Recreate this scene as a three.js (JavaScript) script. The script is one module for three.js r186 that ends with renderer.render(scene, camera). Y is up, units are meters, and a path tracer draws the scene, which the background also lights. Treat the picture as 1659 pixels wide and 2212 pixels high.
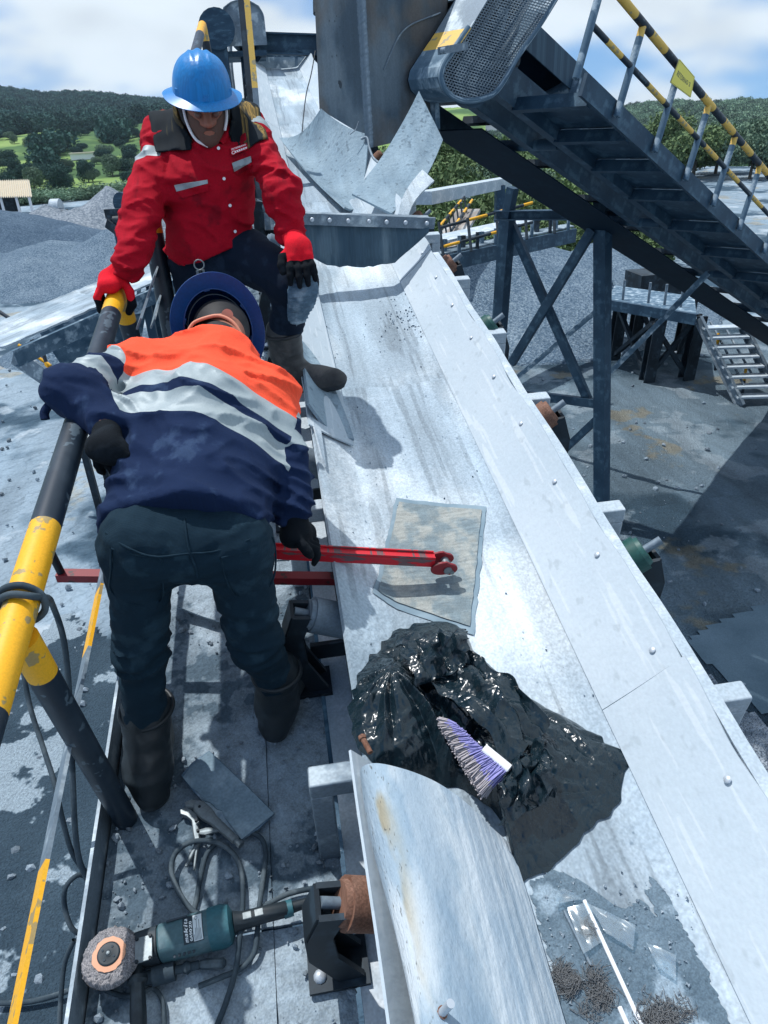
import * as THREE from 'three';
import { RoundedBoxGeometry } from 'three/addons/geometries/RoundedBoxGeometry.js';
import { ImprovedNoise } from 'three/addons/math/ImprovedNoise.js';
import { mergeGeometries, mergeVertices, toCreasedNormals } from 'three/addons/utils/BufferGeometryUtils.js';

// ------------------------------------------------------------------ camera, sky, sun, exposure
const scene = new THREE.Scene();
const V = (x, y, z) => new THREE.Vector3(x, y, z);
const CAM = V(0, 5.4, 0), F = 720, AL = 0.194652;                     // AL: slope of the conveyor (11 degrees)
const R = [[0.98669, 0.116331, -0.113621], [-0.049169, 0.879451, 0.473443], [0.155, -0.461555, 0.873465]];
const camera = new THREE.PerspectiveCamera(2 * Math.atan(512 / F) * 180 / Math.PI, 0.75, 0.05, 3000);
camera.position.copy(CAM);
camera.quaternion.setFromRotationMatrix(new THREE.Matrix4().set(...R[0], 0, ...R[1], 0, ...R[2], 0, 0, 0, 0, 1));
const SUN = V(-0.27, 0.92, -0.27).normalize();
const sun = new THREE.DirectionalLight(new THREE.Color(1, 0.985, 0.965), 5);
sun.position.copy(SUN).multiplyScalar(60).add(V(2, 3, -8)); sun.target.position.set(2, 3, -8);
sun.castShadow = true; sun.shadow.radius = 1.2; sun.shadow.mapSize.set(4096, 4096);
Object.assign(sun.shadow.camera, { left: -25, right: 25, top: 25, bottom: -25, near: 1, far: 140 });
scene.add(sun, sun.target);
const renderer = new THREE.WebGLRenderer({ antialias: true });
renderer.toneMapping = THREE.LinearToneMapping;
renderer.toneMappingExposure = 0.88;
renderer.shadowMap.enabled = true;
scene.fog = new THREE.FogExp2(new THREE.Color(0.55, 0.72, 0.88), 0.0001);

// ------------------------------------------------------------------ small tools
const PN = new ImprovedNoise();
const noise = (x, y, z = 0) => PN.noise(x, y, z);
const fbm3 = (x, y, z, o = 4) => { let s = 0, a = 0.5; for (let i = 0; i < o; i++) { s += a * PN.noise(x, y, z); x *= 2.03; y *= 2.03; z *= 2.03; a *= 0.5; } return s; };
function rng(seed) { let s = seed >>> 0; return () => { s |= 0; s = s + 0x6D2B79F5 | 0; let t = Math.imul(s ^ s >>> 15, 1 | s); t = t + Math.imul(t ^ t >>> 7, 61 | t) ^ t; return ((t ^ t >>> 14) >>> 0) / 4294967296; }; }
const clamp = (x, a = 0, b = 1) => Math.min(b, Math.max(a, x)), lerp = (a, b, t) => a + (b - a) * t;
const sst = (a, b, x) => { const t = clamp((x - a) / (b - a)); return t * t * (3 - 2 * t); };
// periodic value noise for textures
const LAT = (() => { const r = rng(77), a = new Float32Array(65536); for (let i = 0; i < 65536; i++) a[i] = r(); return a; })();
function vn(x, y, per, seed = 0) {
  let xi = Math.floor(x), yi = Math.floor(y); const fx = x - xi, fy = y - yi, u = fx * fx * (3 - 2 * fx), v = fy * fy * (3 - 2 * fy);
  xi %= per; if (xi < 0) xi += per; yi %= per; if (yi < 0) yi += per; const x1 = xi + 1 === per ? 0 : xi + 1, y1 = yi + 1 === per ? 0 : yi + 1, o = seed * 7919;
  const a = LAT[(xi * 157 + yi * 1619 + o) & 65535], b = LAT[(x1 * 157 + yi * 1619 + o) & 65535], c = LAT[(xi * 157 + y1 * 1619 + o) & 65535], d = LAT[(x1 * 157 + y1 * 1619 + o) & 65535], p = a + (b - a) * u;
  return p + (c + (d - c) * u - p) * v;
}
function fbm(u, v, f, o, seed = 0, sy = 1) { let s = 0, a = 0.5, n = 0; for (let i = 0; i < o; i++) { s += a * vn(u * f, v * f * sy, f, seed + i); n += a; f *= 2; a *= 0.55; } return s / n; }
function tex(w, h, size, fn, srgb = true) {                            // fn(u, v) -> [r, g, b] 0..1; size: metres per repeat (number or [x, y])
  const d = new Uint8Array(w * h * 4);
  for (let j = 0; j < h; j++) for (let i = 0; i < w; i++) { const c = fn((i + 0.5) / w, (j + 0.5) / h), k = (j * w + i) * 4; d[k] = clamp(c[0]) * 255; d[k + 1] = clamp(c[1]) * 255; d[k + 2] = clamp(c[2]) * 255; d[k + 3] = 255; }
  const t = new THREE.DataTexture(d, w, h, THREE.RGBAFormat); t.wrapS = t.wrapT = THREE.RepeatWrapping; t.magFilter = THREE.LinearFilter; t.minFilter = THREE.LinearMipmapLinearFilter; t.generateMipmaps = true;
  if (srgb) t.colorSpace = THREE.SRGBColorSpace;
  const s = Array.isArray(size) ? size : [size, size]; t.repeat.set(1 / s[0], 1 / s[1]); t.needsUpdate = true; return t;
}
const mix3 = (a, b, t) => [lerp(a[0], b[0], t), lerp(a[1], b[1], t), lerp(a[2], b[2], t)];
const mat = (o) => new THREE.MeshPhysicalMaterial({ roughness: 0.85, metalness: 0, specularIntensity: (o.roughness ?? 0.85) > 0.7 ? 0.3 : 0.8, ...o });
const col = (r, g, b) => new THREE.Color().setRGB(r, g, b);

// sky: blue air with broken white cloud all round
{
  const w = 1024, h = 512, d = new Float32Array(w * h * 4);
  for (let j = 0; j < h; j++) for (let i = 0; i < w; i++) {
    const th = (j + 0.5) / h * Math.PI - Math.PI / 2, ph = (i + 0.5) / w * 2 * Math.PI, el = Math.sin(th), ce = Math.cos(th);
    const dx = Math.cos(ph) * ce, dz = Math.sin(ph) * ce, k = (j * w + i) * 4;
    const e = Math.max(el, 0), hz = Math.pow(1 - e, 5);
    let c = [lerp(0.10, 0.36, hz), lerp(0.32, 0.66, hz), lerp(0.80, 1.05, hz)];
    const sx = dx / (e + 0.24), sz = dz / (e + 0.24);
    const n = fbm3(sx * 1.1 + 17.2, el * 1.5, sz * 1.1 + 27.8, 6) + 0.35 * fbm3(sx * 0.45 + 9, 2, sz * 0.45, 2);
    const cov = sst(-0.11, 0.12, n + 0.08 * hz);
    const sh = 0.5 + 0.5 * sst(-0.35, 0.4, fbm3(sx * 2.1 + 1.7, 5, sz * 2.1 + 2.2, 5) + 0.15);
    const b = 0.70 + 0.44 * sh;
    c = mix3(c, [b * 0.84, b * 0.95, b * 1.05], cov);
    if (el < 0) c = mix3(c, [0.25, 0.3, 0.34], sst(0, -0.1, el));
    d[k] = c[0]; d[k + 1] = c[1]; d[k + 2] = c[2]; d[k + 3] = 1;
  }
  const t = new THREE.DataTexture(d, w, h, THREE.RGBAFormat, THREE.FloatType); t.mapping = THREE.EquirectangularReflectionMapping; t.magFilter = t.minFilter = THREE.LinearFilter; t.needsUpdate = true;
  scene.background = t; scene.environment = t;
}

// photo pixel (in a 1659 x 2212 copy of the photograph) -> places in the world
const camRay = (x, y) => { const c = [(x / 2.16 - 384) / F, (512 - y / 2.16) / F, -1]; return V(...R.map((r) => r[0] * c[0] + r[1] * c[1] + r[2] * c[2])); };
const PX = (x, y, depth) => camRay(x, y).multiplyScalar(depth).add(CAM);
const NI = V(0, Math.cos(AL), Math.sin(AL)), DI = V(0, Math.sin(AL), -Math.cos(AL));
const CI = (x, n, s) => CAM.clone().add(V(x, 0, 0)).addScaledVector(NI, n - 1.75).addScaledVector(DI, s);   // conveyor frame: x across, n above walkway, s up the slope
const INC = (x, y, n) => { const v = camRay(x, y), k = (n - 1.75) / v.dot(NI); v.multiplyScalar(k); return { x: v.x, n, s: v.dot(DI) }; };
const GND = (x, y, h = 0) => { const v = camRay(x, y); return v.multiplyScalar((h - CAM.y) / v.y).add(CAM); };
const QI = new THREE.Quaternion().setFromAxisAngle(V(1, 0, 0), AL);

// ------------------------------------------------------------------ scene bookkeeping
const used = {};
function numbered(n) { const k = used[n] = (used[n] ?? -1) + 1; return k ? n + '_' + String(k).padStart(3, '0') : n; }
function tag(o, label, category, group) { o.userData.label = label; o.userData.category = category; if (group) o.userData.group = group; return o; }
function thing(name, label, category, pos, quat, group) {
  const g = new THREE.Group(); g.name = numbered(name); if (pos) g.position.copy(pos); if (quat) g.quaternion.copy(quat);
  tag(g, label, category, group); scene.add(g); g.updateMatrixWorld(true); return g;
}
const ithing = (name, label, category, x, n, s, group) => thing(name, label, category, CI(x, n, s), QI, group);   // local axes: x across, y off the slope, -z up the slope
function mesh(name, geo, m, parent) {
  if (Array.isArray(geo)) geo = merge(geo);
  const o = new THREE.Mesh(geo, m); o.name = name; o.castShadow = o.receiveShadow = true; (parent ?? scene).add(o); return o;
}
function meshW(name, geo, m, parent) {                                 // geometry given in world space, put under a placed group
  if (Array.isArray(geo)) geo = merge(geo); else geo = geo.clone();
  parent.updateWorldMatrix(true, false); geo.applyMatrix4(parent.matrixWorld.clone().invert()); return mesh(name, geo, m, parent);
}
const meshI = (name, geo, m, parent) => {                              // geometry in the conveyor frame (x, n, -s) under a placed group
  if (Array.isArray(geo)) geo = merge(geo); else geo = geo.clone();
  geo.applyMatrix4(IM); return meshW(name, geo, m, parent);
};
const IM = new THREE.Matrix4().compose(CI(0, 0, 0), QI, V(1, 1, 1));
function single(name, geo, m, label, category, group) { const o = mesh(numbered(name), geo, m); tag(o, label, category, group); return o; }
function struct(name, geo, m) { const o = mesh(numbered(name), geo, m); o.userData.kind = 'structure'; return o; }
function merge(list) { const l = list.map((g) => { g = g.index ? g.toNonIndexed() : g.clone(); for (const k of Object.keys(g.attributes)) if (!['position', 'normal', 'uv'].includes(k)) g.deleteAttribute(k); if (!g.attributes.uv) uvBox(g); return g; }); return l.length === 1 ? l[0] : mergeGeometries(l); }
function uvBox(g) {                                                    // uv in metres from the side each face points to
  const p = g.attributes.position, n = p.count, uv = new Float32Array(n * 2), a = V(), b = V(), c = V();
  for (let i = 0; i < n; i += 3) {
    a.fromBufferAttribute(p, i); b.fromBufferAttribute(p, i + 1).sub(a); c.fromBufferAttribute(p, i + 2).sub(a); b.cross(c);
    const ax = Math.abs(b.x), ay = Math.abs(b.y), az = Math.abs(b.z);
    for (let k = 0; k < 3; k++) { const x = p.getX(i + k), y = p.getY(i + k), z = p.getZ(i + k); const q = ay >= ax && ay >= az ? [x, -z] : ax >= az ? [z, y] : [x, y]; uv[(i + k) * 2] = q[0]; uv[(i + k) * 2 + 1] = q[1]; }
  }
  g.setAttribute('uv', new THREE.BufferAttribute(uv, 2)); return g;
}
const flat = (g) => { g = g.index ? g.toNonIndexed() : g; g.computeVertexNormals(); return uvBox(g); };
function box(w, h, d, x = 0, y = 0, z = 0, r = 0) { const g = (r ? new RoundedBoxGeometry(w, h, d, 1, r) : new THREE.BoxGeometry(w, h, d)); const q = (g.index ? g.toNonIndexed() : g); q.translate(x, y, z); return uvBox(q); }
function frame(a, b, upHint = V(0, 1, 0)) {                            // matrix: z from a to b, y near upHint
  const z = b.clone().sub(a).normalize(); let x = upHint.clone().cross(z); if (x.lengthSq() < 1e-8) x = V(1, 0, 0).cross(z); x.normalize(); const y = z.clone().cross(x);
  return new THREE.Matrix4().makeBasis(x, y, z).setPosition(a);
}
function cyl(a, b, r0, r1 = r0, seg = 16, open = false) {
  const L = a.distanceTo(b), g = new THREE.CylinderGeometry(r1, r0, L, seg, 1, open); g.rotateX(Math.PI / 2); g.translate(0, 0, L / 2);
  const uv = g.attributes.uv; for (let i = 0; i < uv.count; i++) uv.setXY(i, uv.getX(i) * 6.28 * Math.max(r0, r1), uv.getY(i) * L);
  g.applyMatrix4(frame(a, b)); return g.toNonIndexed();
}
function beam(a, b, prof, upHint) {                                    // closed profile [[x, y], ...] swept from a to b
  const L = a.distanceTo(b), n = prof.length, pos = [], q = (i, z) => [prof[i % n][0], prof[i % n][1], z];
  for (let i = 0; i < n; i++) { const A = q(i, 0), B = q(i + 1, 0), C = q(i + 1, L), D = q(i, L); pos.push(...A, ...B, ...C, ...A, ...C, ...D); }
  for (const t of THREE.ShapeUtils.triangulateShape(prof.map((p) => new THREE.Vector2(...p)), [])) { pos.push(...q(t[0], L), ...q(t[1], L), ...q(t[2], L), ...q(t[0], 0), ...q(t[2], 0), ...q(t[1], 0)); }
  const g = new THREE.BufferGeometry(); g.setAttribute('position', new THREE.Float32BufferAttribute(pos, 3)); g.computeVertexNormals(); uvBox(g); g.applyMatrix4(frame(a, b, upHint)); return g;
}
const PRect = (w, h) => [[-w / 2, -h / 2], [w / 2, -h / 2], [w / 2, h / 2], [-w / 2, h / 2]];
const PChan = (w, h, t) => [[-w / 2, -h / 2], [w / 2, -h / 2], [w / 2, -h / 2 + t], [-w / 2 + t, -h / 2 + t], [-w / 2 + t, h / 2 - t], [w / 2, h / 2 - t], [w / 2, h / 2], [-w / 2, h / 2]];
const PAng = (w, h, t) => [[0, 0], [w, 0], [w, t], [t, t], [t, h], [0, h]];
const PI_ = (w, h, t) => [[-w / 2, -h / 2], [w / 2, -h / 2], [w / 2, -h / 2 + t], [t / 2, -h / 2 + t], [t / 2, h / 2 - t], [w / 2, h / 2 - t], [w / 2, h / 2], [-w / 2, h / 2], [-w / 2, h / 2 - t], [-t / 2, h / 2 - t], [-t / 2, -h / 2 + t], [-w / 2, -h / 2 + t]];
function tube(pts, r, seg = 8, n = 0, closed = false) {
  const c = new THREE.CatmullRomCurve3(pts, closed, 'centripetal'), N = n || pts.length * 6, g = new THREE.TubeGeometry(c, N, r, seg, closed), L = c.getLength(), uv = g.attributes.uv;
  for (let i = 0; i < uv.count; i++) uv.setXY(i, uv.getY(i) * 6.28 * r, uv.getX(i) * L);
  return g.toNonIndexed();
}
function grid(nu, nv, fn, uvfn) {                                      // smooth sheet from fn(u, v) -> Vector3
  const pos = [], uv = [], idx = [];
  for (let j = 0; j <= nv; j++) for (let i = 0; i <= nu; i++) { const u = i / nu, v = j / nv, p = fn(u, v); pos.push(p.x, p.y, p.z); const q = uvfn ? uvfn(u, v, p) : [p.x, -p.z]; uv.push(q[0], q[1]); }
  for (let j = 0; j < nv; j++) for (let i = 0; i < nu; i++) { const a = j * (nu + 1) + i, b = a + 1, c = a + nu + 1, d = c + 1; idx.push(a, d, b, a, c, d); }
  const g = new THREE.BufferGeometry(); g.setAttribute('position', new THREE.Float32BufferAttribute(pos, 3)); g.setAttribute('uv', new THREE.Float32BufferAttribute(uv, 2)); g.setIndex(idx); g.computeVertexNormals(); return g;
}
function shell(nu, nv, fn, th, uvfn) {                                 // a sheet with thickness th (grown against its normal) and closed rims
  const g = grid(nu, nv, fn, uvfn), p = g.attributes.position, nn = g.attributes.normal, uv = g.attributes.uv, N = p.count, pos = [...p.array], u2 = [...uv.array], idx = [...g.index.array];
  for (let i = 0; i < N; i++) { pos.push(p.getX(i) - nn.getX(i) * th, p.getY(i) - nn.getY(i) * th, p.getZ(i) - nn.getZ(i) * th); u2.push(uv.getX(i), uv.getY(i)); }
  const m = g.index.count; for (let i = 0; i < m; i += 3) idx.push(idx[i] + N, idx[i + 2] + N, idx[i + 1] + N);
  const rim = []; for (let i = 0; i < nu; i++) rim.push([i, i + 1]); for (let j = 0; j < nv; j++) rim.push([j * (nu + 1) + nu, (j + 1) * (nu + 1) + nu]); for (let i = nu; i > 0; i--) rim.push([nv * (nu + 1) + i, nv * (nu + 1) + i - 1]); for (let j = nv; j > 0; j--) rim.push([j * (nu + 1), (j - 1) * (nu + 1)]);
  for (const [a, b] of rim) idx.push(a, a + N, b, b, a + N, b + N);
  const o = new THREE.BufferGeometry(); o.setAttribute('position', new THREE.Float32BufferAttribute(pos, 3)); o.setAttribute('uv', new THREE.Float32BufferAttribute(u2, 2)); o.setIndex(idx);
  return toCreasedNormals(o, 0.7);
}
function prism(pts2, th, m4, r = 0) {                                  // flat outline (x, y) with thickness th along z
  const s = new THREE.Shape(pts2.map((p) => new THREE.Vector2(p[0], p[1]))); const g = new THREE.ExtrudeGeometry(s, { depth: th, bevelEnabled: r > 0, bevelSize: r, bevelThickness: r, bevelSegments: 1, curveSegments: 6 });
  if (m4) g.applyMatrix4(m4); return flat(g);
}
function lathe(pts, seg = 24) { return new THREE.LatheGeometry(pts.map((p) => new THREE.Vector2(p[0], p[1])), seg).toNonIndexed(); }
const bolt = (() => { const a = lathe([[0.0001, 0.009], [0.006, 0.008], [0.0095, 0.004], [0.0105, 0]], 10); return uvBox(a); })();
// ------------------------------------------------------------------ materials
const speck = (u, v, f, seed) => vn(u * f, v * f, f, seed);
// dusty conveyor rubber: pale stone dust, thinner in patches, streaked along the run
const beltMap = tex(1024, 1024, [1.9, 2.6], (u, v) => {
  const a = fbm(u, v, 4, 6, 3), st = fbm(u, v, 32, 4, 9, 0.125), g = speck(u, v, 512, 5), p = sst(0.50, 0.70, fbm(u, v, 3, 5, 21)), fl = sst(0.83, 0.9, fbm(u, v, 128, 2, 14)) * sst(0.45, 0.65, fbm(u, v, 6, 3, 31));
  let c = mix3([0.745, 0.78, 0.80], [0.57, 0.63, 0.675], sst(0.34, 0.66, a) * 0.9);
  c = mix3(c, [0.48, 0.55, 0.60], p * 0.6); const sc = sst(0.66, 0.70, fbm(u, v, 80, 2, 17, 0.06)) * 0.10, k = 1 + (g - 0.5) * 0.16 + (st - 0.5) * 0.34 - sc; return mix3(c.map((q) => q * k), [0.42, 0.48, 0.53], fl);
});
const beltBump = tex(512, 512, 0.5, (u, v) => { const a = fbm(u, v, 32, 4, 8); return [a, a, a]; }, false);
const M = {};
M.belt = mat({ map: beltMap, bumpMap: beltBump, bumpScale: 0.004, roughness: 0.95 });
M.beltEdge = mat({ color: col(0.05, 0.065, 0.08), roughness: 0.9 });
// bare steel side wings with thin dust and scratches
M.skirt = mat({ map: tex(512, 512, [1.2, 2.2], (u, v) => { const a = fbm(u, v, 3, 5, 41), s = sst(0.68, 0.72, fbm(u, v, 96, 2, 43, 0.1)), d = sst(0.72, 0.80, fbm(u, v, 48, 3, 47)), g = speck(u, v, 512, 6); let c = mix3([0.73, 0.765, 0.79], [0.61, 0.67, 0.71], a * 0.9); c = mix3(c, [0.82, 0.84, 0.85], s * 0.3); c = mix3(c, [0.50, 0.54, 0.56], d * 0.22); return c.map((q) => q * (0.97 + g * 0.06)); }), roughness: 0.8, bumpMap: beltBump, bumpScale: 0.001 });
M.patch = mat({ map: tex(512, 512, [0.3, 0.45], (u, v) => { const a = sst(0.34, 0.68, fbm(u, v, 7, 7, 51)), g = speck(u, v, 256, 7), st = fbm(u, v, 10, 4, 55, 6); let c = mix3([0.605, 0.62, 0.605], [0.43, 0.50, 0.535], a * 0.75); const k = 0.74 + g * 0.16 + st * 0.26; return c.map((q) => q * k); }), roughness: 0.9, bumpMap: beltBump, bumpScale: 0.004 });
M.patchRim = mat({ map: tex(256, 256, 0.4, (u, v) => { const a = fbm(u, v, 8, 5, 61); return mix3([0.40, 0.48, 0.53], [0.56, 0.63, 0.67], a); }), roughness: 0.85 });
M.rubber = mat({ map: tex(512, 512, 0.9, (u, v) => { const a = fbm(u, v, 4, 6, 71), g = speck(u, v, 256, 4), st = fbm(u, v, 24, 3, 72, 0.15); let c = mix3([0.45, 0.53, 0.585], [0.58, 0.65, 0.69], a); const d = sst(0.68, 0.78, fbm(u, v, 40, 3, 75)); c = mix3(c, [0.36, 0.42, 0.46], d * 0.6); return c.map((q) => q * (0.88 + g * 0.1 + st * 0.14)); }), roughness: 0.85, bumpMap: beltBump, bumpScale: 0.006 });
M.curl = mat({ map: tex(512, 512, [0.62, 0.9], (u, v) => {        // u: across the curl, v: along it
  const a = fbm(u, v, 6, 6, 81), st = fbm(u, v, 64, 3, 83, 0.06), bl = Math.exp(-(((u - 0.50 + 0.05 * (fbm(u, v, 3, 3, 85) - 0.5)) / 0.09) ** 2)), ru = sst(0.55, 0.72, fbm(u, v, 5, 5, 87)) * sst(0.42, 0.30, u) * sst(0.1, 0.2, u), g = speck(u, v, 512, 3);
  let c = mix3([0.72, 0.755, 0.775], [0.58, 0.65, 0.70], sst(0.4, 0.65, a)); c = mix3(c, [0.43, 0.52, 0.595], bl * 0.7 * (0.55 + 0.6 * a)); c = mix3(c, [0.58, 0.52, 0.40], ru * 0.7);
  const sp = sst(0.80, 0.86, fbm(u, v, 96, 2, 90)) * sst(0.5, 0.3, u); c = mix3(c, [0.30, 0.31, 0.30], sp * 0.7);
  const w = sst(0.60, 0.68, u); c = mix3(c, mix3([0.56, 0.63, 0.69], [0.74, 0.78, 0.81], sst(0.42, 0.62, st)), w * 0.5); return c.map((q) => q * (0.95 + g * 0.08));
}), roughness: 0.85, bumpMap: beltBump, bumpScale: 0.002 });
M.curl.map.repeat.set(1, 1);
// dark painted steel with dust and scuffs
const darkTex = (base, dust, amt, s) => tex(512, 512, 1, (u, v) => { const a = fbm(u, v, 5, 6, s), b = sst(0.52, 0.75, fbm(u, v, 12, 5, s + 3)), g = speck(u, v, 256, s); return mix3(base, dust, clamp((a - 0.35) * amt + b * amt * 0.6)).map((q) => q * (0.92 + g * 0.14)); });
M.navy = mat({ map: darkTex([0.13, 0.235, 0.315], [0.34, 0.45, 0.52], 0.75, 101), roughness: 0.6, metalness: 0.15 });
M.navyDusty = mat({ map: darkTex([0.27, 0.365, 0.44], [0.66, 0.72, 0.76], 1.1, 111), roughness: 0.75 });
M.steel = mat({ map: darkTex([0.40, 0.46, 0.51], [0.70, 0.745, 0.77], 1.1, 121), roughness: 0.6, metalness: 0.25 });
M.paleSteel = mat({ map: darkTex([0.62, 0.675, 0.715], [0.80, 0.825, 0.845], 1, 131), roughness: 0.65 });
M.darkSteel = mat({ map: darkTex([0.085, 0.13, 0.165], [0.27, 0.345, 0.40], 0.8, 141), roughness: 0.6, metalness: 0.2 });
M.blackBelt = mat({ map: darkTex([0.03, 0.12, 0.185], [0.08, 0.19, 0.255], 0.6, 151), roughness: 0.75 });
M.brownSteel = mat({ map: tex(512, 512, [1.1, 1.6], (u, v) => { const a = fbm(u, v, 4, 6, 161), st = fbm(u, v, 48, 4, 163, 0.08), g = speck(u, v, 256, 6); let c = mix3([0.50, 0.52, 0.53], [0.68, 0.69, 0.69], sst(0.35, 0.7, a)); c = mix3(c, [0.52, 0.45, 0.40], sst(0.46, 0.66, fbm(u, v, 3, 5, 166)) * 0.5); return c.map((q) => q * (0.88 + st * 0.14 + g * 0.1)); }), roughness: 0.7, metalness: 0.2 });
M.navyMid = mat({ map: darkTex([0.20, 0.285, 0.345], [0.42, 0.49, 0.53], 0.9, 105), roughness: 0.75 });
M.chuteSteel = mat({ map: tex(512, 512, [1.3, 1.9], (u, v) => { const a = fbm(u, v, 4, 6, 161), st = fbm(u, v, 48, 4, 163, 0.08), g = speck(u, v, 256, 6); let c = mix3([0.24, 0.31, 0.365], [0.40, 0.455, 0.495], sst(0.35, 0.7, a)); c = mix3(c, [0.41, 0.36, 0.325], sst(0.50, 0.68, fbm(u, v, 3, 5, 166)) * 0.55); return c.map((q) => q * (0.86 + st * 0.16 + g * 0.1)); }), roughness: 0.7, metalness: 0.15 });
M.rust = mat({ map: tex(256, 256, 0.3, (u, v) => { const a = fbm(u, v, 6, 5, 171), g = speck(u, v, 128, 4); return mix3([0.40, 0.27, 0.21], [0.56, 0.45, 0.40], a).map((q) => q * (0.8 + g * 0.35)); }), roughness: 0.85 });
M.green = mat({ map: darkTex([0.10, 0.28, 0.26], [0.32, 0.48, 0.46], 0.7, 181), roughness: 0.5 });
const paintTex = (base, chip, amt, s) => tex(512, 512, 0.6, (u, v) => { const a = fbm(u, v, 8, 5, s), c = sst(0.70 - amt * 0.1, 0.73 - amt * 0.1, fbm(u, v, 16, 4, s + 4)), g = speck(u, v, 256, 2), d = sst(0.5, 0.8, a); return mix3(mix3(base, base.map((q) => q * 0.82 + 0.1), d * 0.6), chip, c * 0.75).map((q) => q * (0.95 + g * 0.08)); });
M.yellow = mat({ map: paintTex([0.90, 0.66, 0.11], [0.52, 0.49, 0.43], 1.1, 201), roughness: 0.5 });
M.yellowPale = mat({ map: paintTex([0.86, 0.70, 0.34], [0.55, 0.54, 0.5], 0.8, 211), roughness: 0.6 });
M.blackPaint = mat({ map: paintTex([0.095, 0.15, 0.20], [0.34, 0.40, 0.44], 0.3, 221), roughness: 0.45 });
M.redPaint = mat({ map: tex(512, 512, [0.5, 0.12], (u, v) => { const c = sst(0.52, 0.56, fbm(u, v, 6, 5, 231)), a = fbm(u, v, 12, 4, 233), g = speck(u, v, 256, 3); return mix3([0.76, 0.11, 0.17], mix3([0.28, 0.30, 0.32], [0.45, 0.42, 0.40], a), c * 0.85).map((q) => q * (0.9 + g * 0.15)); }), roughness: 0.5 });
M.redDeep = mat({ map: paintTex([0.48, 0.09, 0.13], [0.20, 0.15, 0.15], 0.6, 241), roughness: 0.5 });
// walkway deck: trodden stone dust over dark steel
M.deck = mat({ map: tex(1024, 1024, 1.4, (u, v) => { const a = fbm(u, v, 4, 6, 251), d = sst(0.49, 0.60, fbm(u, v, 5, 6, 253)), g = speck(u, v, 512, 2), f = fbm(u, v, 40, 3, 257); let c = mix3([0.62, 0.675, 0.715], [0.50, 0.565, 0.61], a); c = mix3(c, [0.25, 0.315, 0.365], d * (0.35 + 0.5 * sst(0.45, 0.6, f))); return c.map((q) => q * (0.84 + g * 0.18 + (f - 0.5) * 0.25)); }), roughness: 0.95, bumpMap: tex(512, 512, 0.35, (u, v) => { const a = fbm(u, v, 12, 6, 259); return [a, a, a]; }, false), bumpScale: 0.012 });
// yard: compacted crusher dust with dark damp and oil patches
M.yard = mat({ map: tex(1024, 1024, 17, (u, v) => { const a = fbm(u, v, 5, 7, 301), d = sst(0.50, 0.62, fbm(u, v, 6, 7, 303)), t = fbm(u, v, 40, 4, 305, 0.15), g = speck(u, v, 1024, 2), lt = sst(0.60, 0.70, fbm(u, v, 20, 6, 307)); let c = mix3([0.60, 0.66, 0.705], [0.48, 0.56, 0.62], a); c = mix3(c, [0.20, 0.285, 0.35], d * 0.85); c = mix3(c, [0.74, 0.775, 0.80], lt * 0.6); const oc = sst(0.70, 0.76, fbm(u, v, 9, 6, 311)); c = mix3(c, [0.60, 0.56, 0.48], oc * 0.5); return c.map((q) => q * (0.86 + (t - 0.5) * 0.25 + g * 0.12)); }), roughness: 0.95, bumpMap: tex(512, 512, 3.1, (u, v) => { const a = fbm(u, v, 12, 7, 313); return [a, a, a]; }, false), bumpScale: 0.15 });
M.damp = mat({ map: tex(512, 512, 2.4, (u, v) => { const a = fbm(u, v, 6, 6, 315), d = sst(0.60, 0.64, fbm(u, v, 5, 6, 317)), g = speck(u, v, 256, 2); return mix3(mix3([0.17, 0.235, 0.285], [0.26, 0.33, 0.38], a), [0.62, 0.68, 0.72], d * 0.85).map((q) => q * (0.85 + g * 0.2)); }), roughness: 0.9, bumpMap: beltBump, bumpScale: 0.02 });
M.darkYard = mat({ map: tex(1024, 1024, 9, (u, v) => { const a = fbm(u, v, 5, 7, 341), d = sst(0.46, 0.60, fbm(u, v, 4, 7, 343)), t = fbm(u, v, 30, 4, 345, 0.2), g = speck(u, v, 512, 2), lt = sst(0.57, 0.66, fbm(u, v, 14, 6, 347)), oc = sst(0.66, 0.72, fbm(u, v, 7, 6, 349)); let c = mix3([0.50, 0.575, 0.62], [0.39, 0.47, 0.525], a); c = mix3(c, [0.19, 0.275, 0.335], d * 0.75); c = mix3(c, [0.64, 0.695, 0.73], lt * 0.6); c = mix3(c, [0.62, 0.545, 0.42], oc * 0.5); return c.map((q) => q * (0.82 + (t - 0.5) * 0.35 + g * 0.14)); }), roughness: 0.95, bumpMap: beltBump, bumpScale: 0.05 });
M.slab = mat({ map: tex(512, 512, 2, (u, v) => { const a = fbm(u, v, 5, 6, 318), g = speck(u, v, 256, 2); return mix3([0.30, 0.38, 0.43], [0.44, 0.52, 0.57], a).map((q) => q * (0.9 + g * 0.12)); }), roughness: 0.85 });
const gravelTex = (s, lo, hi, size) => tex(512, 512, size, (u, v) => { const a = vn(u * 170, v * 170, 170, s), b = fbm(u, v, 4, 5, s + 2), g = speck(u, v, 256, s + 1); const t = clamp(a * 0.75 + (b - 0.5) * 0.7 + (g - 0.5) * 0.5); return mix3(lo, hi, t); });
const gravelBump = tex(512, 512, 1.6, (u, v) => { const a = vn(u * 90, v * 90, 90, 5) * 0.6 + vn(u * 200, v * 200, 200, 6) * 0.4; return [a, a, a]; }, false);
M.gravel = mat({ map: gravelTex(321, [0.33, 0.42, 0.50], [0.66, 0.725, 0.775], 6), roughness: 0.95, bumpMap: gravelBump, bumpScale: 0.07 });
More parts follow.
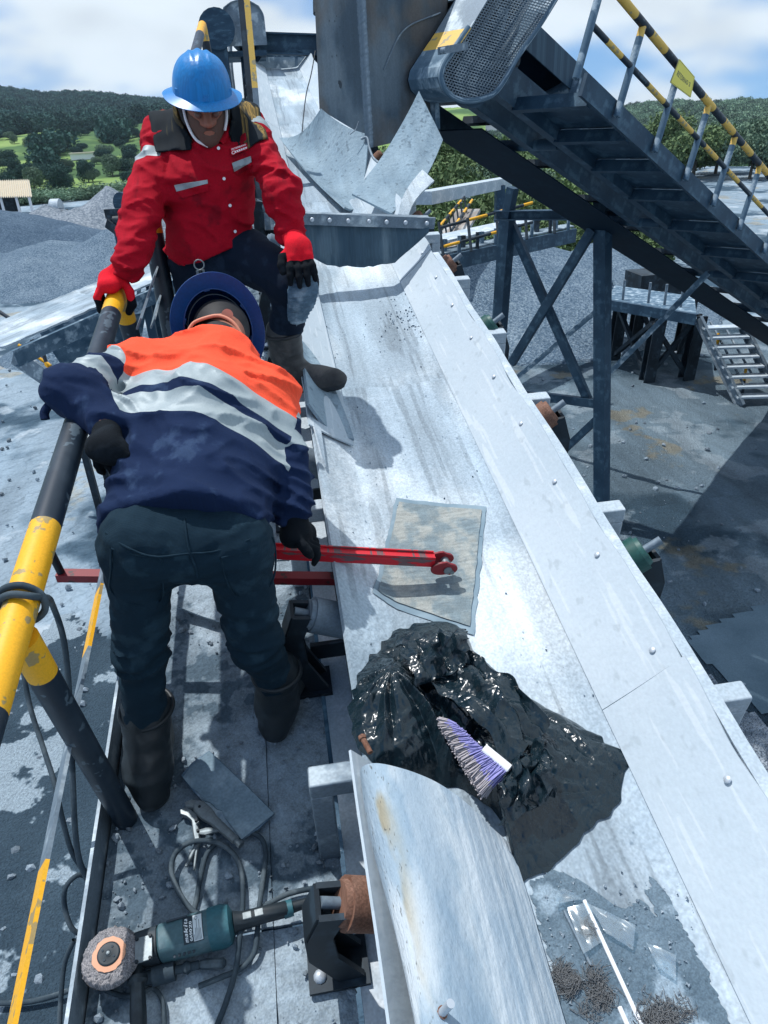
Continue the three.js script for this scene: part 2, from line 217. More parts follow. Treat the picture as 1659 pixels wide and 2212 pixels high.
M.gravelDark = mat({ map: gravelTex(331, [0.25, 0.33, 0.41], [0.48, 0.555, 0.62], 8), roughness: 0.95, bumpMap: gravelBump, bumpScale: 0.05 });
M.gravelPale = mat({ map: gravelTex(341, [0.45, 0.50, 0.55], [0.76, 0.79, 0.82], 14), roughness: 0.95, bumpMap: gravelBump, bumpScale: 0.08 });
M.stone = mat({ map: gravelTex(351, [0.40, 0.46, 0.51], [0.70, 0.74, 0.77], 0.5), roughness: 0.95 });
M.hill = mat({ map: tex(512, 512, 420, (u, v) => { const m = sst(0.42, 0.54, fbm(u, v, 6, 6, 361)), a = fbm(u, v, 40, 5, 363); return mix3(mix3([0.22, 0.32, 0.20], [0.32, 0.43, 0.25], a), mix3([0.40, 0.51, 0.27], [0.53, 0.61, 0.36], a), m); }), roughness: 1 });
M.field = mat({ map: tex(512, 512, 90, (u, v) => { const m = fbm(u, v, 6, 6, 371), a = fbm(u, v, 60, 4, 373); return mix3([0.42, 0.56, 0.22], [0.58, 0.66, 0.34], clamp(m * 0.8 + (a - 0.5) * 0.8)); }), roughness: 1 });
M.roof = mat({ color: col(0.62, 0.56, 0.45), roughness: 0.7 });
M.white = mat({ color: col(0.75, 0.77, 0.8), roughness: 0.7 });
M.zinc = mat({ color: col(0.5, 0.55, 0.6), roughness: 0.45, metalness: 0.5 });
M.chrome = mat({ map: darkTex([0.40, 0.44, 0.46], [0.66, 0.68, 0.68], 1, 381), roughness: 0.48, metalness: 0.45 });
M.cord = mat({ map: darkTex([0.20, 0.25, 0.285], [0.42, 0.46, 0.48], 0.9, 391), roughness: 0.75 });
M.bark = mat({ color: col(0.09, 0.085, 0.075), roughness: 1 });
const leafMat = (r, g, b) => mat({ color: col(r, g, b), roughness: 0.9 });
M.leafDark = leafMat(0.030, 0.070, 0.060); M.leafMid = leafMat(0.115, 0.175, 0.120); M.leafPale = leafMat(0.12, 0.175, 0.08);
// ------------------------------------------------------------------ the yard, hills and woods
{
  const g = new THREE.PlaneGeometry(1, 1, 1, 1); g.dispose();
  // yard: fine near the plant, reaching to the horizon
  const xs = [], n = 150; for (let i = 0; i <= n; i++) { const t = i / n * 2 - 1; xs.push(Math.sign(t) * (14 * Math.abs(t) + 1600 * Math.abs(t) ** 7)); }
  const yard = grid(n, n, (u, v) => { const x = xs[Math.round(u * n)] + 1, z = -(xs[Math.round(v * n)] + 12); const near = 1 / (1 + (Math.hypot(x, z + 10) / 30) ** 2); const far = Math.max(0, Math.hypot(x, z) - 92); return V(x, (fbm3(x * 0.22, 0, z * 0.22, 5) * 0.34) * near - 0.03 * (1 - near) - Math.min(16, far * 0.14), z); });
  struct('ground', yard, M.yard);
}
const groundY = (x, z) => fbm3(x * 0.22, 0, z * 0.22, 5) * 0.34 / (1 + (Math.hypot(x, z + 10) / 30) ** 2);
// patches of other ground: dark damp fines by the walkway, coarse gravel and a slab beyond the belt
function bed(name, rim, m, lift, wob) {
  const c = new THREE.CatmullRomCurve3(rim.map(([x, y]) => GND(x, y)), true, 'centripetal'), P = []; for (let i = 0; i < 200; i++) { const p = c.getPoint(i / 200); P.push(new THREE.Vector2(p.x + wob * noise(p.x * 3, p.z * 3, 1) + wob * 0.5 * noise(p.x * 9, p.z * 9, 2), -(p.z + wob * noise(p.x * 3, p.z * 3, 5)))); }
  const inside = (x, y) => { let k = false; for (let i = 0, j = P.length - 1; i < P.length; j = i++) { const a = P[i], b = P[j]; if ((a.y > y) !== (b.y > y) && x < (b.x - a.x) * (y - a.y) / (b.y - a.y) + a.x) k = !k; } return k; };
  let x0 = 1e9, x1 = -1e9, y0 = 1e9, y1 = -1e9; for (const p of P) { x0 = Math.min(x0, p.x); x1 = Math.max(x1, p.x); y0 = Math.min(y0, p.y); y1 = Math.max(y1, p.y); }
  const pos = [], h = 0.07; for (let x = x0; x < x1; x += h) for (let y = y0; y < y1; y += h) if (inside(x + h / 2, y + h / 2)) for (const [a, b] of [[0, 0], [1, 0], [1, 1], [0, 0], [1, 1], [0, 1]]) { const px = x + a * h, pz = -(y + b * h); pos.push(px, groundY(px, pz) + lift, pz); }
  const g = new THREE.BufferGeometry(); g.setAttribute('position', new THREE.Float32BufferAttribute(pos, 3)); const w = mergeVertices(g, 1e-4); w.computeVertexNormals(); const q = w.toNonIndexed(); return struct(name, uvBox(q), m);
}
bed('haul_ground', [[1000, 800], [1300, 745], [1600, 705], [2100, 760], [2300, 1500], [2300, 2600], [1200, 2600], [1060, 1200]], M.darkYard, 0.02, 0.25);
bed('damp_ground', [[-60, 1450], [60, 1420], [140, 1340], [235, 1400], [330, 1520], [420, 1800], [420, 2500], [-200, 2500], [-200, 1600]], M.damp, 0.035, 0.12);
bed('gravel_bed', [[1430, 1395], [1530, 1470], [1620, 1550], [1760, 1640], [1760, 1960], [1500, 1760], [1350, 1500]], M.gravelPale, 0.045, 0.06);
bed('slab', [[1490, 1392], [1760, 1305], [1800, 1600], [1640, 1540], [1560, 1468]], M.slab, 0.032, 0.015);
{ // loose stones over the yard
  const r = rng(909), g = new THREE.IcosahedronGeometry(1, 0), p = g.attributes.position; for (let i = 0; i < p.count; i++) { const q = V(p.getX(i), p.getY(i), p.getZ(i)), f = 0.8 + 0.5 * noise(q.x * 1.7, q.y * 1.7, q.z * 1.7); p.setXYZ(i, q.x * f, q.y * f * 0.7, q.z * f); } g.computeVertexNormals(); uvBox(g);
  const N = 5000, im = new THREE.InstancedMesh(g, M.stone, N), m4 = new THREE.Matrix4(), q = new THREE.Quaternion(), c = new THREE.Color();
  for (let i = 0; i < N; i++) { const a = (r() - 0.5) * 2.2, d = 3 + Math.pow(r(), 1.3) * 22, x = Math.sin(a) * d, z = -Math.cos(a) * d, s = 0.008 + Math.pow(r(), 7) * 0.06; q.setFromEuler(new THREE.Euler(r() * 6, r() * 6, r() * 6)); m4.compose(V(x, groundY(x, z) + s * 0.3 + 0.02, z), q, V(s, s, s)); im.setMatrixAt(i, m4); const b = 0.5 + r() * 0.6; im.setColorAt(i, c.setRGB(b, b, b)); }
  im.name = 'loose_stones'; im.userData = { kind: 'stuff', label: 'loose stones and chips scattered over the grey yard ground', category: 'stones' }; im.castShadow = im.receiveShadow = true; scene.add(im);
}
// a rise of land: polar sheet between azimuths (degrees from straight ahead, + right), crest heights from the skyline
function land(name, az0, az1, rfn, hfn, m) {
  const g = grid(160, 90, (u, v) => { const az = lerp(az0, az1, u) * Math.PI / 180, r = rfn(v); return V(Math.sin(az) * r, hfn(lerp(az0, az1, u), v), -Math.cos(az) * r); });
  return struct(name, g, m);
}
const skyL = (az) => { const pts = [[-60, 3.6], [-25, 3.5], [-15.6, 3.35], [-13.3, 2.98], [-11, 3.05], [-8, 2.62], [-5.9, 2.35], [0, 1.9], [8, 1.2], [16, 0.4]]; for (let i = 1; i < pts.length; i++) if (az <= pts[i][0]) return lerp(pts[i - 1][1], pts[i][1], clamp((az - pts[i - 1][0]) / (pts[i][0] - pts[i - 1][0]))); return 0.3; };
const skyR = (az) => { const pts = [[8, -0.6], [18, -0.6], [22, -0.1], [25.8, 0.55], [27.5, 0.7], [30.5, 0.5], [33.8, 0.38], [45, 1.0], [70, 1.6]]; for (let i = 1; i < pts.length; i++) if (az <= pts[i][0]) return lerp(pts[i - 1][1], pts[i][1], clamp((az - pts[i - 1][0]) / (pts[i][0] - pts[i - 1][0]))); return 1.2; };
const DEG = Math.PI / 180, elev = (v, e0, e1, crest, vc) => v < 0.28 ? lerp(e0, e1, v / 0.28) : v < vc ? lerp(e1, crest, sst(0.28, vc, v) * 0.5 + (v - 0.28) / (vc - 0.28) * 0.5) : crest - (v - vc) * 5;
const LR = (v) => lerp(200, 1700, Math.pow(v, 1.3)), RR = (v) => lerp(150, 1150, Math.pow(v, 1.3));
const HL = (az, v) => 5.4 + Math.tan(elev(v, -3.6, 0.45, skyL(az) - 0.42, 0.86) * DEG) * LR(v) + fbm3(az * 0.2, v * 4, 1, 4) * 16 * sst(0.1, 0.5, v) * sst(1, 0.7, v);
const HR = (az, v) => 5.4 + Math.tan(elev(v, -5.5, -2.4, skyR(az) - 0.45, 0.84) * DEG) * RR(v) + fbm3(az * 0.2, v * 4, 4, 4) * 7 * sst(0.1, 0.5, v) * sst(1, 0.7, v);
land('hill', -62, 16, LR, HL, M.hill);
land('hill', 6, 72, RR, HR, M.hill);
// leaf clumps: ragged little faces spread through the volume of a crown
function crown(seed, nLeaf, leaf, rx, ry, rz, lobes = 7) {
  const r = rng(seed), pos = [], L = []; for (let i = 0; i < lobes; i++) { const a = r() * 6.28, e = r() * 1.6 - 0.5; L.push([Math.cos(a) * Math.cos(e) * rx * 0.55, Math.sin(e) * ry * 0.6, Math.sin(a) * Math.cos(e) * rz * 0.55, 0.42 + r() * 0.3]); }
  for (let i = 0; i < nLeaf; i++) {
    const l = L[i % lobes], a = r() * 6.28, z = r() * 2 - 1, q = Math.sqrt(1 - z * z), k = l[3] * Math.pow(r(), 0.28);
    const c = V(l[0] + Math.cos(a) * q * k * rx, l[1] + z * k * ry * 0.8, l[2] + Math.sin(a) * q * k * rz);
    const s = leaf * (0.6 + r() * 0.9), e1 = V(r() - 0.5, r() - 0.5, r() - 0.5).normalize().multiplyScalar(s), e2 = V(r() - 0.5, (r() - 0.5) * 0.7, r() - 0.5).normalize().multiplyScalar(s * 0.8);
    const A = c.clone().sub(e1), B = c.clone().add(e2), C = c.clone().add(e1), D = c.clone().sub(e2).add(V(0, s * 0.3, 0));
    for (const p of [A, B, C, A, C, D]) pos.push(p.x, p.y, p.z);
  }
  const g = new THREE.BufferGeometry(); g.setAttribute('position', new THREE.Float32BufferAttribute(pos, 3)); g.computeVertexNormals(); return uvBox(g);
}
function trunkGeo(h, r, lean = 0.05) { const a = V(0, -0.3, 0), b = V(lean * h, h * 0.6, 0), l = [cyl(a, b, r, r * 0.6, 7)]; for (const [x, z, q] of [[0.3, 0.1, 0.9], [-0.28, 0.12, 0.95], [0.05, -0.3, 1]]) l.push(cyl(b.clone().multiplyScalar(0.95), V(x * h * 0.6, h * q, z * h * 0.6), r * 0.5, r * 0.2, 5)); return l; }
// woods on the far hillsides read as one mass
function wood(name, geo, m, count, seed, place) {
  const r = rng(seed), list = []; for (let i = 0; i < count * 3 && list.length < count; i++) { const p = place(r); if (p) list.push(p); }
  const im = new THREE.InstancedMesh(geo, m, list.length), M4 = new THREE.Matrix4(), q = new THREE.Quaternion(), c = new THREE.Color();
  list.forEach((p, i) => { q.setFromAxisAngle(V(0, 1, 0), p.a); M4.compose(p.p, q, V(p.s, p.s * p.h, p.s)); im.setMatrixAt(i, M4); c.setRGB(p.t, p.t * 1.02, p.t); im.setColorAt(i, c); });
  im.name = numbered(name); im.userData = { kind: 'stuff', label: '', category: 'woodland' }; im.castShadow = im.receiveShadow = true; scene.add(im); return im;
}
const farCrown = crown(11, 900, 0.085, 1, 0.85, 1, 7), bushCrown = crown(13, 1500, 0.05, 1, 0.8, 1, 9);
const meadow = (az, v) => sst(0.02, 0.10, fbm3(az * 0.25 + 3, v * 7, 2, 4) * 0.9 + (v > 0.05 && v < 0.36 ? 0.26 : -0.35) + (az > -13.5 && v < 0.30 ? 0.06 : -0.02));
const spot = (az, R0, h) => V(Math.sin(az * DEG) * R0, h, -Math.cos(az * DEG) * R0);
wood('hillside_wood', farCrown, M.leafDark, 6500, 5, (r) => { const az = -24 + r() * 28, v = 0.10 + r() * 0.78; if (r() < meadow(az, v)) return null; const s = 5.0 + r() * 4.5; return { p: spot(az, LR(v), HL(az, v) + s * 0.35), a: r() * 6, s, h: 0.8 + r() * 0.5, t: 0.7 + r() * 1.0 }; }).userData.label = 'dense dark wood covering the hill behind the gravel heaps';
wood('hillside_wood', farCrown, M.leafMid, 7500, 6, (r) => { const az = 9 + r() * 30, v = 0.10 + Math.pow(r(), 0.85) * 0.74, s = 3.0 + r() * 3.4; if (v < 0.25 && r() < 0.35) return null; return { p: spot(az, RR(v), HR(az, v) + s * 0.35), a: r() * 6, s, h: 0.8 + r() * 0.5, t: 0.5 + r() * 1.2 }; }).userData.label = 'lighter green wood on the hill behind the striped railing';
wood('scrub', bushCrown, M.leafPale, 520, 7, (r) => { const az = 8 + r() * 19, R0 = 29 + r() * 26, s = 0.8 + r() * 1.3; return { p: spot(az, R0, s * 0.3 + (R0 - 29) * 0.09), a: r() * 6, s, h: 0.8 + r() * 0.6, t: 0.5 + r() * 1.0 }; }).userData.label = 'tangled pale green scrub beyond the grey gravel heap under the dark conveyor';
wood('scrub', bushCrown, M.leafMid, 420, 8, (r) => { const az = -22 + r() * 20, R0 = 88 + r() * 22, s = 1.0 + r() * 1.5; return { p: spot(az, R0, s * 0.2 - Math.max(0, R0 - 92) * 0.14), a: r() * 6, s, h: 0.75, t: 0.8 + r() * 1.1 }; }).userData.label = 'low scrub between the gravel heaps and the wooded hill';
// single trees that can be told apart
const treeG = [crown(21, 5200, 0.05, 1, 0.8, 1, 10), crown(22, 5200, 0.05, 1.1, 0.75, 0.9, 11), crown(23, 5200, 0.05, 0.85, 1, 0.9, 10)];
function tree(name, label, pos, s, m, group, k = 0) { const t = thing(name, label, 'tree', pos, null, group); mesh('trunk', trunkGeo(0.75, 0.07).map((q) => q.scale(s, s, s)), M.bark, t); const c = mesh('crown', treeG[k % 3], m, t); c.scale.setScalar(s); c.position.y = s * 0.72; c.rotation.y = k * 1.7; return t; }
{
  const r = rng(31);
  for (let i = 0; i < 110; i++) { const az = -19 + r() * 15, v = 0.04 + r() * 0.28; const sz = 1.6 + r() * 2.4, dk = r() < 0.6; tree('meadow_tree', `${sz > 2.8 ? 'large' : 'small'} ${dk ? 'dark' : 'lighter'} green tree scattered on the bright meadow below the wooded hill`, spot(az, LR(v), HL(az, v)), sz, dk ? M.leafDark : M.leafMid, `${sz > 2.8 ? 'large' : 'small'} ${dk ? 'dark' : 'lighter'} trees scattered on the meadow`, i); }
  for (let i = 0; i < 13; i++) { const az = [-15.2, -13.6, -12.7, -12.3, -11.9, -11.3, -9.6, -9.3, -7.9, -7.4, -6.6, -6.2, -5.7][i]; const t = tree('crest_tree', 'tall dark tree standing above the crest of the wooded hill', spot(az, LR(0.84), HL(az, 0.84) - 3), 6.5, M.leafDark, 'tall trees on the hill crest', i); t.scale.set(0.75, 1.25, 0.75); }
  const near = [[1495, 385, 62, 3.0], [1540, 402, 66, 2.8], [1440, 352, 72, 3.0], [1610, 432, 60, 2.4], [1392, 325, 76, 3.0], [1150, 440, 36, 1.6], [1010, 385, 40, 2.0], [1070, 405, 38, 1.8], [960, 372, 42, 2.0], [1645, 405, 80, 3.0]];
  near.forEach(([x, y, d, s], i) => { const p = PX(x, y, d); tree('broadleaf_tree', i > 4 && i < 9 ? 'low bushy tree behind the far yellow railed conveyor and gravel heap' : (i % 2 ? 'darker' : 'pale') + ' bushy green tree standing behind the striped railing', V(p.x, Math.max(p.y - s * 0.72, 0), p.z), s, i % 2 ? M.leafMid : M.leafPale, i > 4 && i < 9 ? 'low trees behind the far railed conveyor' : (i % 2 ? 'darker' : 'pale') + ' trees behind the striped railing', i); });
}
// gravel heaps
function heap(name, label, cx, cz, R0, H, m, peaks = [], sink = 0) {
  const g = grid(96, 96, (u, v) => { const x = (u * 2 - 1) * R0, z = (v * 2 - 1) * R0; let h = 0; for (const [px, pz, pr, ph] of [[0, 0, R0 * 0.95, H], ...peaks]) { const d = Math.hypot(x - px, z - pz) / pr + fbm3(x * 0.25 + cx, z * 0.25, pr, 3) * 0.12; h = Math.max(h, ph * (Math.sqrt((1 - Math.min(d, 1)) ** 2 + 0.002) - 0.04)); } return V(x, (h > 0.02 ? h + fbm3(x * 1.1 + cx, z * 1.1, 3, 4) * 0.10 * Math.min(1, h) : -0.3) - sink, z); });
  const o = single(name, g, m, label, 'gravel heap'); o.position.set(cx, 0, cz); return o;
}
{
  const dirH = (x, y, d) => camRay(x, y).setY(0).normalize().multiplyScalar(d);
  let p = dirH(238, 470, 54); heap('gravel_heap', 'jagged pale grey gravel heap with a pointed peak before the meadow', p.x, p.z, 8, 2.3, M.gravelPale, [[0.4, 1, 4.6, 3.1], [-3.6, 1, 5, 2.1], [-1.4, 2.4, 4.6, 1.9], [4, 0, 4, 1.6]]);
  p = dirH(-20, 560, 47); heap('gravel_heap', 'large smooth dark gravel heap beside the cream roofed shed', p.x, p.z, 9.5, 2.9, M.gravelDark, [[5, 2, 6, 1.6]]);
  p = dirH(130, 590, 38.5); heap('gravel_heap', 'broad low blue grey gravel heap with rounded humps behind the left conveyor', p.x, p.z, 7.5, 1.55, M.gravel, [[-4, 0.5, 4.6, 1.75], [2.6, 0.6, 4.2, 1.9], [-0.5, 2.6, 4.6, 1.2]]);
  p = GND(170, 770); heap('gravel_heap', 'small gravel heap under the left dusty conveyor', p.x, p.z - 0.8, 2.6, 1.2, M.gravel);
  p = dirH(1110, 640, 23.5); heap('gravel_heap', 'tall even blue grey gravel heap behind the crossed trestle legs', p.x, p.z, 6.4, 2.5, M.gravel, [[-2.6, 0.4, 5.2, 2.7], [2.8, -0.6, 4.6, 1.9]]);
  p = dirH(1020, 545, 38); heap('gravel_heap', 'distant gravel heap below the railed stairway', p.x, p.z, 4.5, 2.6, M.gravel);
}
// ------------------------------------------------------------------ the pale conveyor being repaired (frame: x across, n above walkway, s up the slope)
const L = (x, n, s) => V(x, n, -s);
const conv = ithing('trough_conveyor', 'long pale dusty trough conveyor with its belt stripped for repair beside the walkway', 'conveyor', 0, 0, 0);
const BP = [[0.075, 0.375], [0.205, 0.283], [0.235, 0.272], [0.44, 0.262], [0.62, 0.270], [0.655, 0.283], [0.795, 0.418]];
const bprof = (u) => { const k = u * (BP.length - 1), i = Math.min(Math.floor(k), BP.length - 2), t = k - i; return [lerp(BP[i][0], BP[i + 1][0], t), lerp(BP[i][1], BP[i + 1][1], t)]; };
const BU = [0, 0.06, 0.12, 0.167, 0.20, 0.25, 0.33, 0.42, 0.5, 0.58, 0.667, 0.74, 0.80, 0.833, 0.88, 0.94, 1];
const ripple = (x, s) => fbm3(x * 3, s * 1.6, 0.5, 3) * 0.012 + (s > 3.9 ? 0 : 0);
{
  const nb = BU.length - 1;
  mesh('belt', shell(nb, 220, (u, v) => { const s = lerp(11.3, -0.7, v), [x, n] = bprof(BU[Math.round(u * nb)]); return L(x, n + ripple(x, s), s); }, 0.012, (u, v, p) => [p.x * 1.05, p.z]), M.belt, conv).rotation.set(0, 0, 0);
  // vulcanised repair patch let into the belt: rubbed square, darker solution rim
  const q = [[862, 1088], [1040, 1105], [1015, 1352], [818, 1290]].map(([x, y]) => INC(x, y, 0.27)), cx = q.reduce((a, p) => a + p.x, 0) / 4, cs = q.reduce((a, p) => a + p.s, 0) / 4;
  const patch = (k, lift, wob) => grid(26, 30, (u, v) => { const wu = clamp(u), a = L(lerp(lerp(q[0].x, q[1].x, wu), lerp(q[3].x, q[2].x, wu), v), 0, lerp(lerp(q[0].s, q[1].s, wu), lerp(q[3].s, q[2].s, wu), v)); const e = Math.min(u, 1 - u, v, 1 - v) < 1e-6 ? wob : 0, x = cx + (a.x - cx) * k + e * noise(a.x * 31, a.z * 31, 2), s = cs + (-a.z - cs) * k + e * noise(a.x * 31, a.z * 31, 7); let lo = 0; for (let i = 0; i < BP.length - 1; i++) if (x >= BP[i][0] && x <= BP[i + 1][0]) lo = lerp(BP[i][1], BP[i + 1][1], (x - BP[i][0]) / (BP[i + 1][0] - BP[i][0])); return L(x, lo + ripple(x, s) + lift, s); });
  const rim = mesh('patch_rim', patch(1.10, 0.004, 0.005), M.patchRim, conv), pt = mesh('patch', patch(1.0, 0.008, 0.003), M.patch, conv);
  rim.userData.label = 'darker rubber rim round the repair patch'; pt.userData.label = 'rubbed cream and grey repair patch in the belt';
  // steel side plates over both wings of the trough
  const wing = (s0, s1, x0, n0, x1, n1, wav, ph) => shell(10, 60, (u, v) => { const s = lerp(s1, s0, v), w = wav * (Math.sin(s * 9 + ph) * 0.5 + noise(s * 5, ph, 1)) * u * u; return L(lerp(x0, x1, u) + w * 0.4, lerp(n0, n1, u) + w + Math.sin(u * 3.14) * -0.004, s); }, 0.006, (u, v, p) => [p.x * 1.35, p.z]);
  for (const [a, b] of [[-0.7, 0.932], [0.934, 3.62], [3.63, 7.4], [7.406, 11.2]]) mesh('side_plate', wing(a, b, 0.652, 0.292, 0.812, 0.452, 0.011, a * 3 + 1), M.skirt, conv);
  for (const [a, b] of [[2.15, 3.66], [3.67, 7.4], [7.406, 11.2]]) mesh('side_plate', wing(a, b, 0.212, 0.292, 0.060, 0.40, 0.004, a * 5), M.skirt, conv);
  for (const [a, b] of [[-0.7, 0.55], [0.56, 3.6]]) mesh('edge_strip', shell(3, 60, (u, v) => { const s = lerp(b, a, v); return L(0.818 + u * 0.03 + 0.003 * Math.sin(s * 8), 0.449 - u * 0.006 + 0.004 * noise(s * 6, 4, 2) - (1 - u) * 0.008, s); }, 0.005), M.paleSteel, conv);
  const bm = new THREE.Quaternion().setFromUnitVectors(V(0, 1, 0), V(-0.72, 0.69, 0).normalize());
  for (let i = 0; i < 18; i++) { const b = mesh('bolt', bolt, M.zinc, conv), s = -0.35 + i * 0.335; b.position.copy(L(0.775, 0.418, s)); b.quaternion.copy(bm); b.scale.set(0.8, 0.42, 0.8); }
  const bl = new THREE.Quaternion().setFromUnitVectors(V(0, 1, 0), V(0.6, 0.8, 0).normalize());
  for (let i = 0; i < 7; i++) { const b = mesh('bolt', bolt, M.zinc, conv), s = 2.35 + i * 0.42; b.position.copy(L(0.098, 0.377, s)); b.quaternion.copy(bl); }
  // stringers and cross members
  for (const [x, m] of [[0.045, M.paleSteel], [0.90, M.navyDusty]]) mesh('stringer', beam(L(x, -0.075, -0.8), L(x, -0.075, 11.3), PChan(x < 0.5 ? 0.075 : 0.07, 0.15, 0.008), V(0, 1, 0)), m, conv);
  for (let s = -0.45; s < 11; s += 0.75) mesh('cross_member', beam(L(0.085, -0.06, s), L(0.865, -0.06, s), PRect(0.06, 0.08), V(0, 1, 0)), M.darkSteel, conv);
  mesh('return_belt', box(0.74, 0.012, 11.6, 0.46, -0.33, -5.3), M.rubber, conv);
  for (const s of [0.4, 4.4, 8.6, 10.9]) for (const x of [0.0, 0.94]) { const top = CI(x, -0.155, s); meshW('leg', beam(top, V(top.x, -0.02, top.z), PI_(0.11, 0.11, 0.008), V(1, 0, 0)), M.navy, conv); }
  // idlers: rollers in bent brackets; every set is one part
  const bent = (sx, x, s) => { const o = (px, n) => [px, n]; const pts = sx > 0 ? [o(0, 0.01), o(0.055, 0.14), o(0.055, 0.27), o(0.02, 0.37), o(-0.03, 0.36), o(0.0, 0.25), o(-0.005, 0.15), o(-0.055, 0.02)] : [o(0, 0.01), o(-0.05, 0.14), o(-0.05, 0.24), o(-0.02, 0.33), o(0.03, 0.32), o(0.0, 0.24), o(0.005, 0.14), o(0.055, 0.02)]; const a = prism(pts, 0.012, new THREE.Matrix4().makeTranslation(x, 0, -s - 0.035)), b = prism(pts, 0.012, new THREE.Matrix4().makeTranslation(x, 0, -s + 0.025)); const back = []; const p2 = pts.slice(0, 4); for (let i = 0; i < 3; i++) back.push(beam(L(x + p2[i][0], p2[i][1], s), L(x + p2[i + 1][0], p2[i + 1][1], s), PRect(0.066, 0.010), V(1, 0, 0))); const foot = box(0.13, 0.012, 0.10, x, 0.008, -s); return [a, b, ...back, foot]; };
  const roller = (a, b, r) => { const d = b.clone().sub(a).normalize(), e = d.clone().multiplyScalar(0.012); const p = [cyl(a, b, r, r, 20), cyl(b, b.clone().add(e), r * 0.86, r * 0.80, 20), cyl(a.clone().sub(e), a, r * 0.8, r * 0.86, 20)]; return p; };
  const rm = [M.navyDusty, M.rust, M.green, M.rust, M.steel, M.green, M.steel];
  let k = 0;
  for (let s = 0.60; s < 11; s += 0.755, k++) {
    const id = mesh('idler', beam(L(-0.02, 0.05, s + 0.05), L(0.93, 0.05, s + 0.05), PAng(0.06, 0.06, 0.008), V(0, 1, 0)), M.darkSteel, conv);
    const lr = [V(0.195, 0.20, -s), V(-0.005, 0.30, -s)], rr = [V(0.68, 0.19, -s), V(0.925, 0.375, -s)];
    mesh('roller', roller(...lr, 0.05), k === 0 ? M.rust : M.steel, id); mesh('roller', roller(V(0.24, 0.20, -s), V(0.63, 0.20, -s), 0.05), M.steel, id); mesh('roller', roller(...rr, 0.052), [M.rust, M.green, M.rust, M.green, M.rust][k % 5], id);
    mesh('shaft', cyl(lr[1], V(-0.05, 0.322, -s), 0.012, 0.012, 8), M.steel, id); mesh('shaft', cyl(rr[1], V(0.975, 0.413, -s), 0.012, 0.012, 8), M.steel, id);
    mesh('bracket', bent(-1, -0.035, s), M.darkSteel, id); mesh('bracket', bent(1, 0.945, s), M.darkSteel, id);
    for (const [x, z] of [[-0.075, -s + 0.02], [0.985, -s + 0.02]]) { const b = mesh('bolt', bolt, M.zinc, id); b.position.set(x, 0.014, z); b.scale.setScalar(1.4); }
  }
  // square tube stays carrying the wing plates
  for (const s of [0.20, 0.88, 1.57, 2.24, 2.80, 3.42, 4.1, 4.8]) mesh('stay', [box(0.145, 0.052, 0.052, 0.895, 0.345, -s, 0.006), box(0.05, 0.44, 0.05, 0.943, 0.10, -s, 0.006)], M.paleSteel, conv);
  for (const s of [0.86, 1.80, 2.55]) mesh('stay', [box(0.125, 0.052, 0.052, 0.01, 0.30, -s, 0.006), box(0.05, 0.30, 0.05, -0.027, 0.125, -s, 0.006)], s < 1 ? M.steel : M.paleSteel, conv);
}
// loose curled sheet lifted off the left wing by the boot
{
  const t = ithing('loose_sheet', 'loose grey rubber sheet lifted at the belt edge under the brown boot', 'rubber sheet', 0.1, 0.3, 2.2);
  const c = (x, y, n) => { const q = INC(x, y, n); return L(q.x, q.n, q.s); };
  const ap = c(651, 736, 0.405), bl = c(668, 874, 0.445), br = c(765, 950, 0.300), rm = c(722, 812, 0.315);
  meshI('sheet', shell(16, 24, (u, v) => { const a = ap.clone().lerp(bl, v), q = ap.clone().multiplyScalar((1 - v) ** 2).addScaledVector(rm, 2 * v * (1 - v)).addScaledVector(br, v * v), o = a.lerp(q, u); o.y += -0.045 * Math.sin(u * 3.14) * v + 0.006; return o; }, 0.010), M.rubber, t);
  const t2 = ithing('edge_plate', 'narrow rust speckled plate propped against the belt edge below the loose sheet', 'plate', 0.07, 0.3, 1.9);
  meshI('plate', shell(2, 2, (u, v) => c(lerp(668, 696, v) + u * 22 * (1 - v * 0.6), lerp(880, 985, v) + u * 22, 0.395 - 0.02 * u), 0.006), M.paleSteel, t2);
}
// cross curtain closing the loading zone
{
  const t = ithing('loading_curtain', 'grey steel and rubber curtain plate with a bolted strip across the belt', 'curtain plate', 0.45, 0.27, 3.72);
  const pl = (x, y, s = 3.72) => { const v = camRay(x, y), o = CI(0, 0, s); const k = o.clone().sub(CAM).dot(DI) / v.dot(DI); return v.multiplyScalar(k).add(CAM); };
  const top = [[600, 466], [660, 463], [720, 463], [780, 464], [850, 467], [925, 474]], bot = [[610, 490], [655, 545], [705, 570], [775, 574], [850, 565], [922, 500]];
  const at = (l, u) => { const k = u * 5, i = Math.min(4, Math.floor(k)), f = k - i; return pl(lerp(l[i][0], l[i + 1][0], f), lerp(l[i][1], l[i + 1][1], f)); };
  meshW('curtain', shell(40, 12, (u, v) => { const p = at(top, u).lerp(at(bot, u), v); const torn = u > 0.45 && u < 0.8 && v > 0.85 ? 0.012 * noise(u * 60, 1, 1) : 0; p.addScaledVector(DI, -0.05 * Math.sin(v * 1.6) + 0.012 * noise(u * 9, v * 2, 2)); p.y += torn + v * 0.01; return p; }, 0.01), M.navyMid, t);
  meshW('top_lip', beam(pl(600, 462), pl(926, 471), PRect(0.05, 0.012), NI), M.steel, t);
  meshW('strip', beam(pl(588, 470, 3.69), pl(939, 482, 3.69), PRect(0.012, 0.055), NI), M.steel, t);
  for (const x of [628, 674, 712, 752, 797, 835, 876, 922]) { const b = mesh('bolt', bolt, M.zinc, t); b.position.copy(t.worldToLocal(pl(x, 473 + (x - 628) * 0.032, 3.675))); b.rotation.x = Math.PI / 2; b.scale.setScalar(1.1); }
}
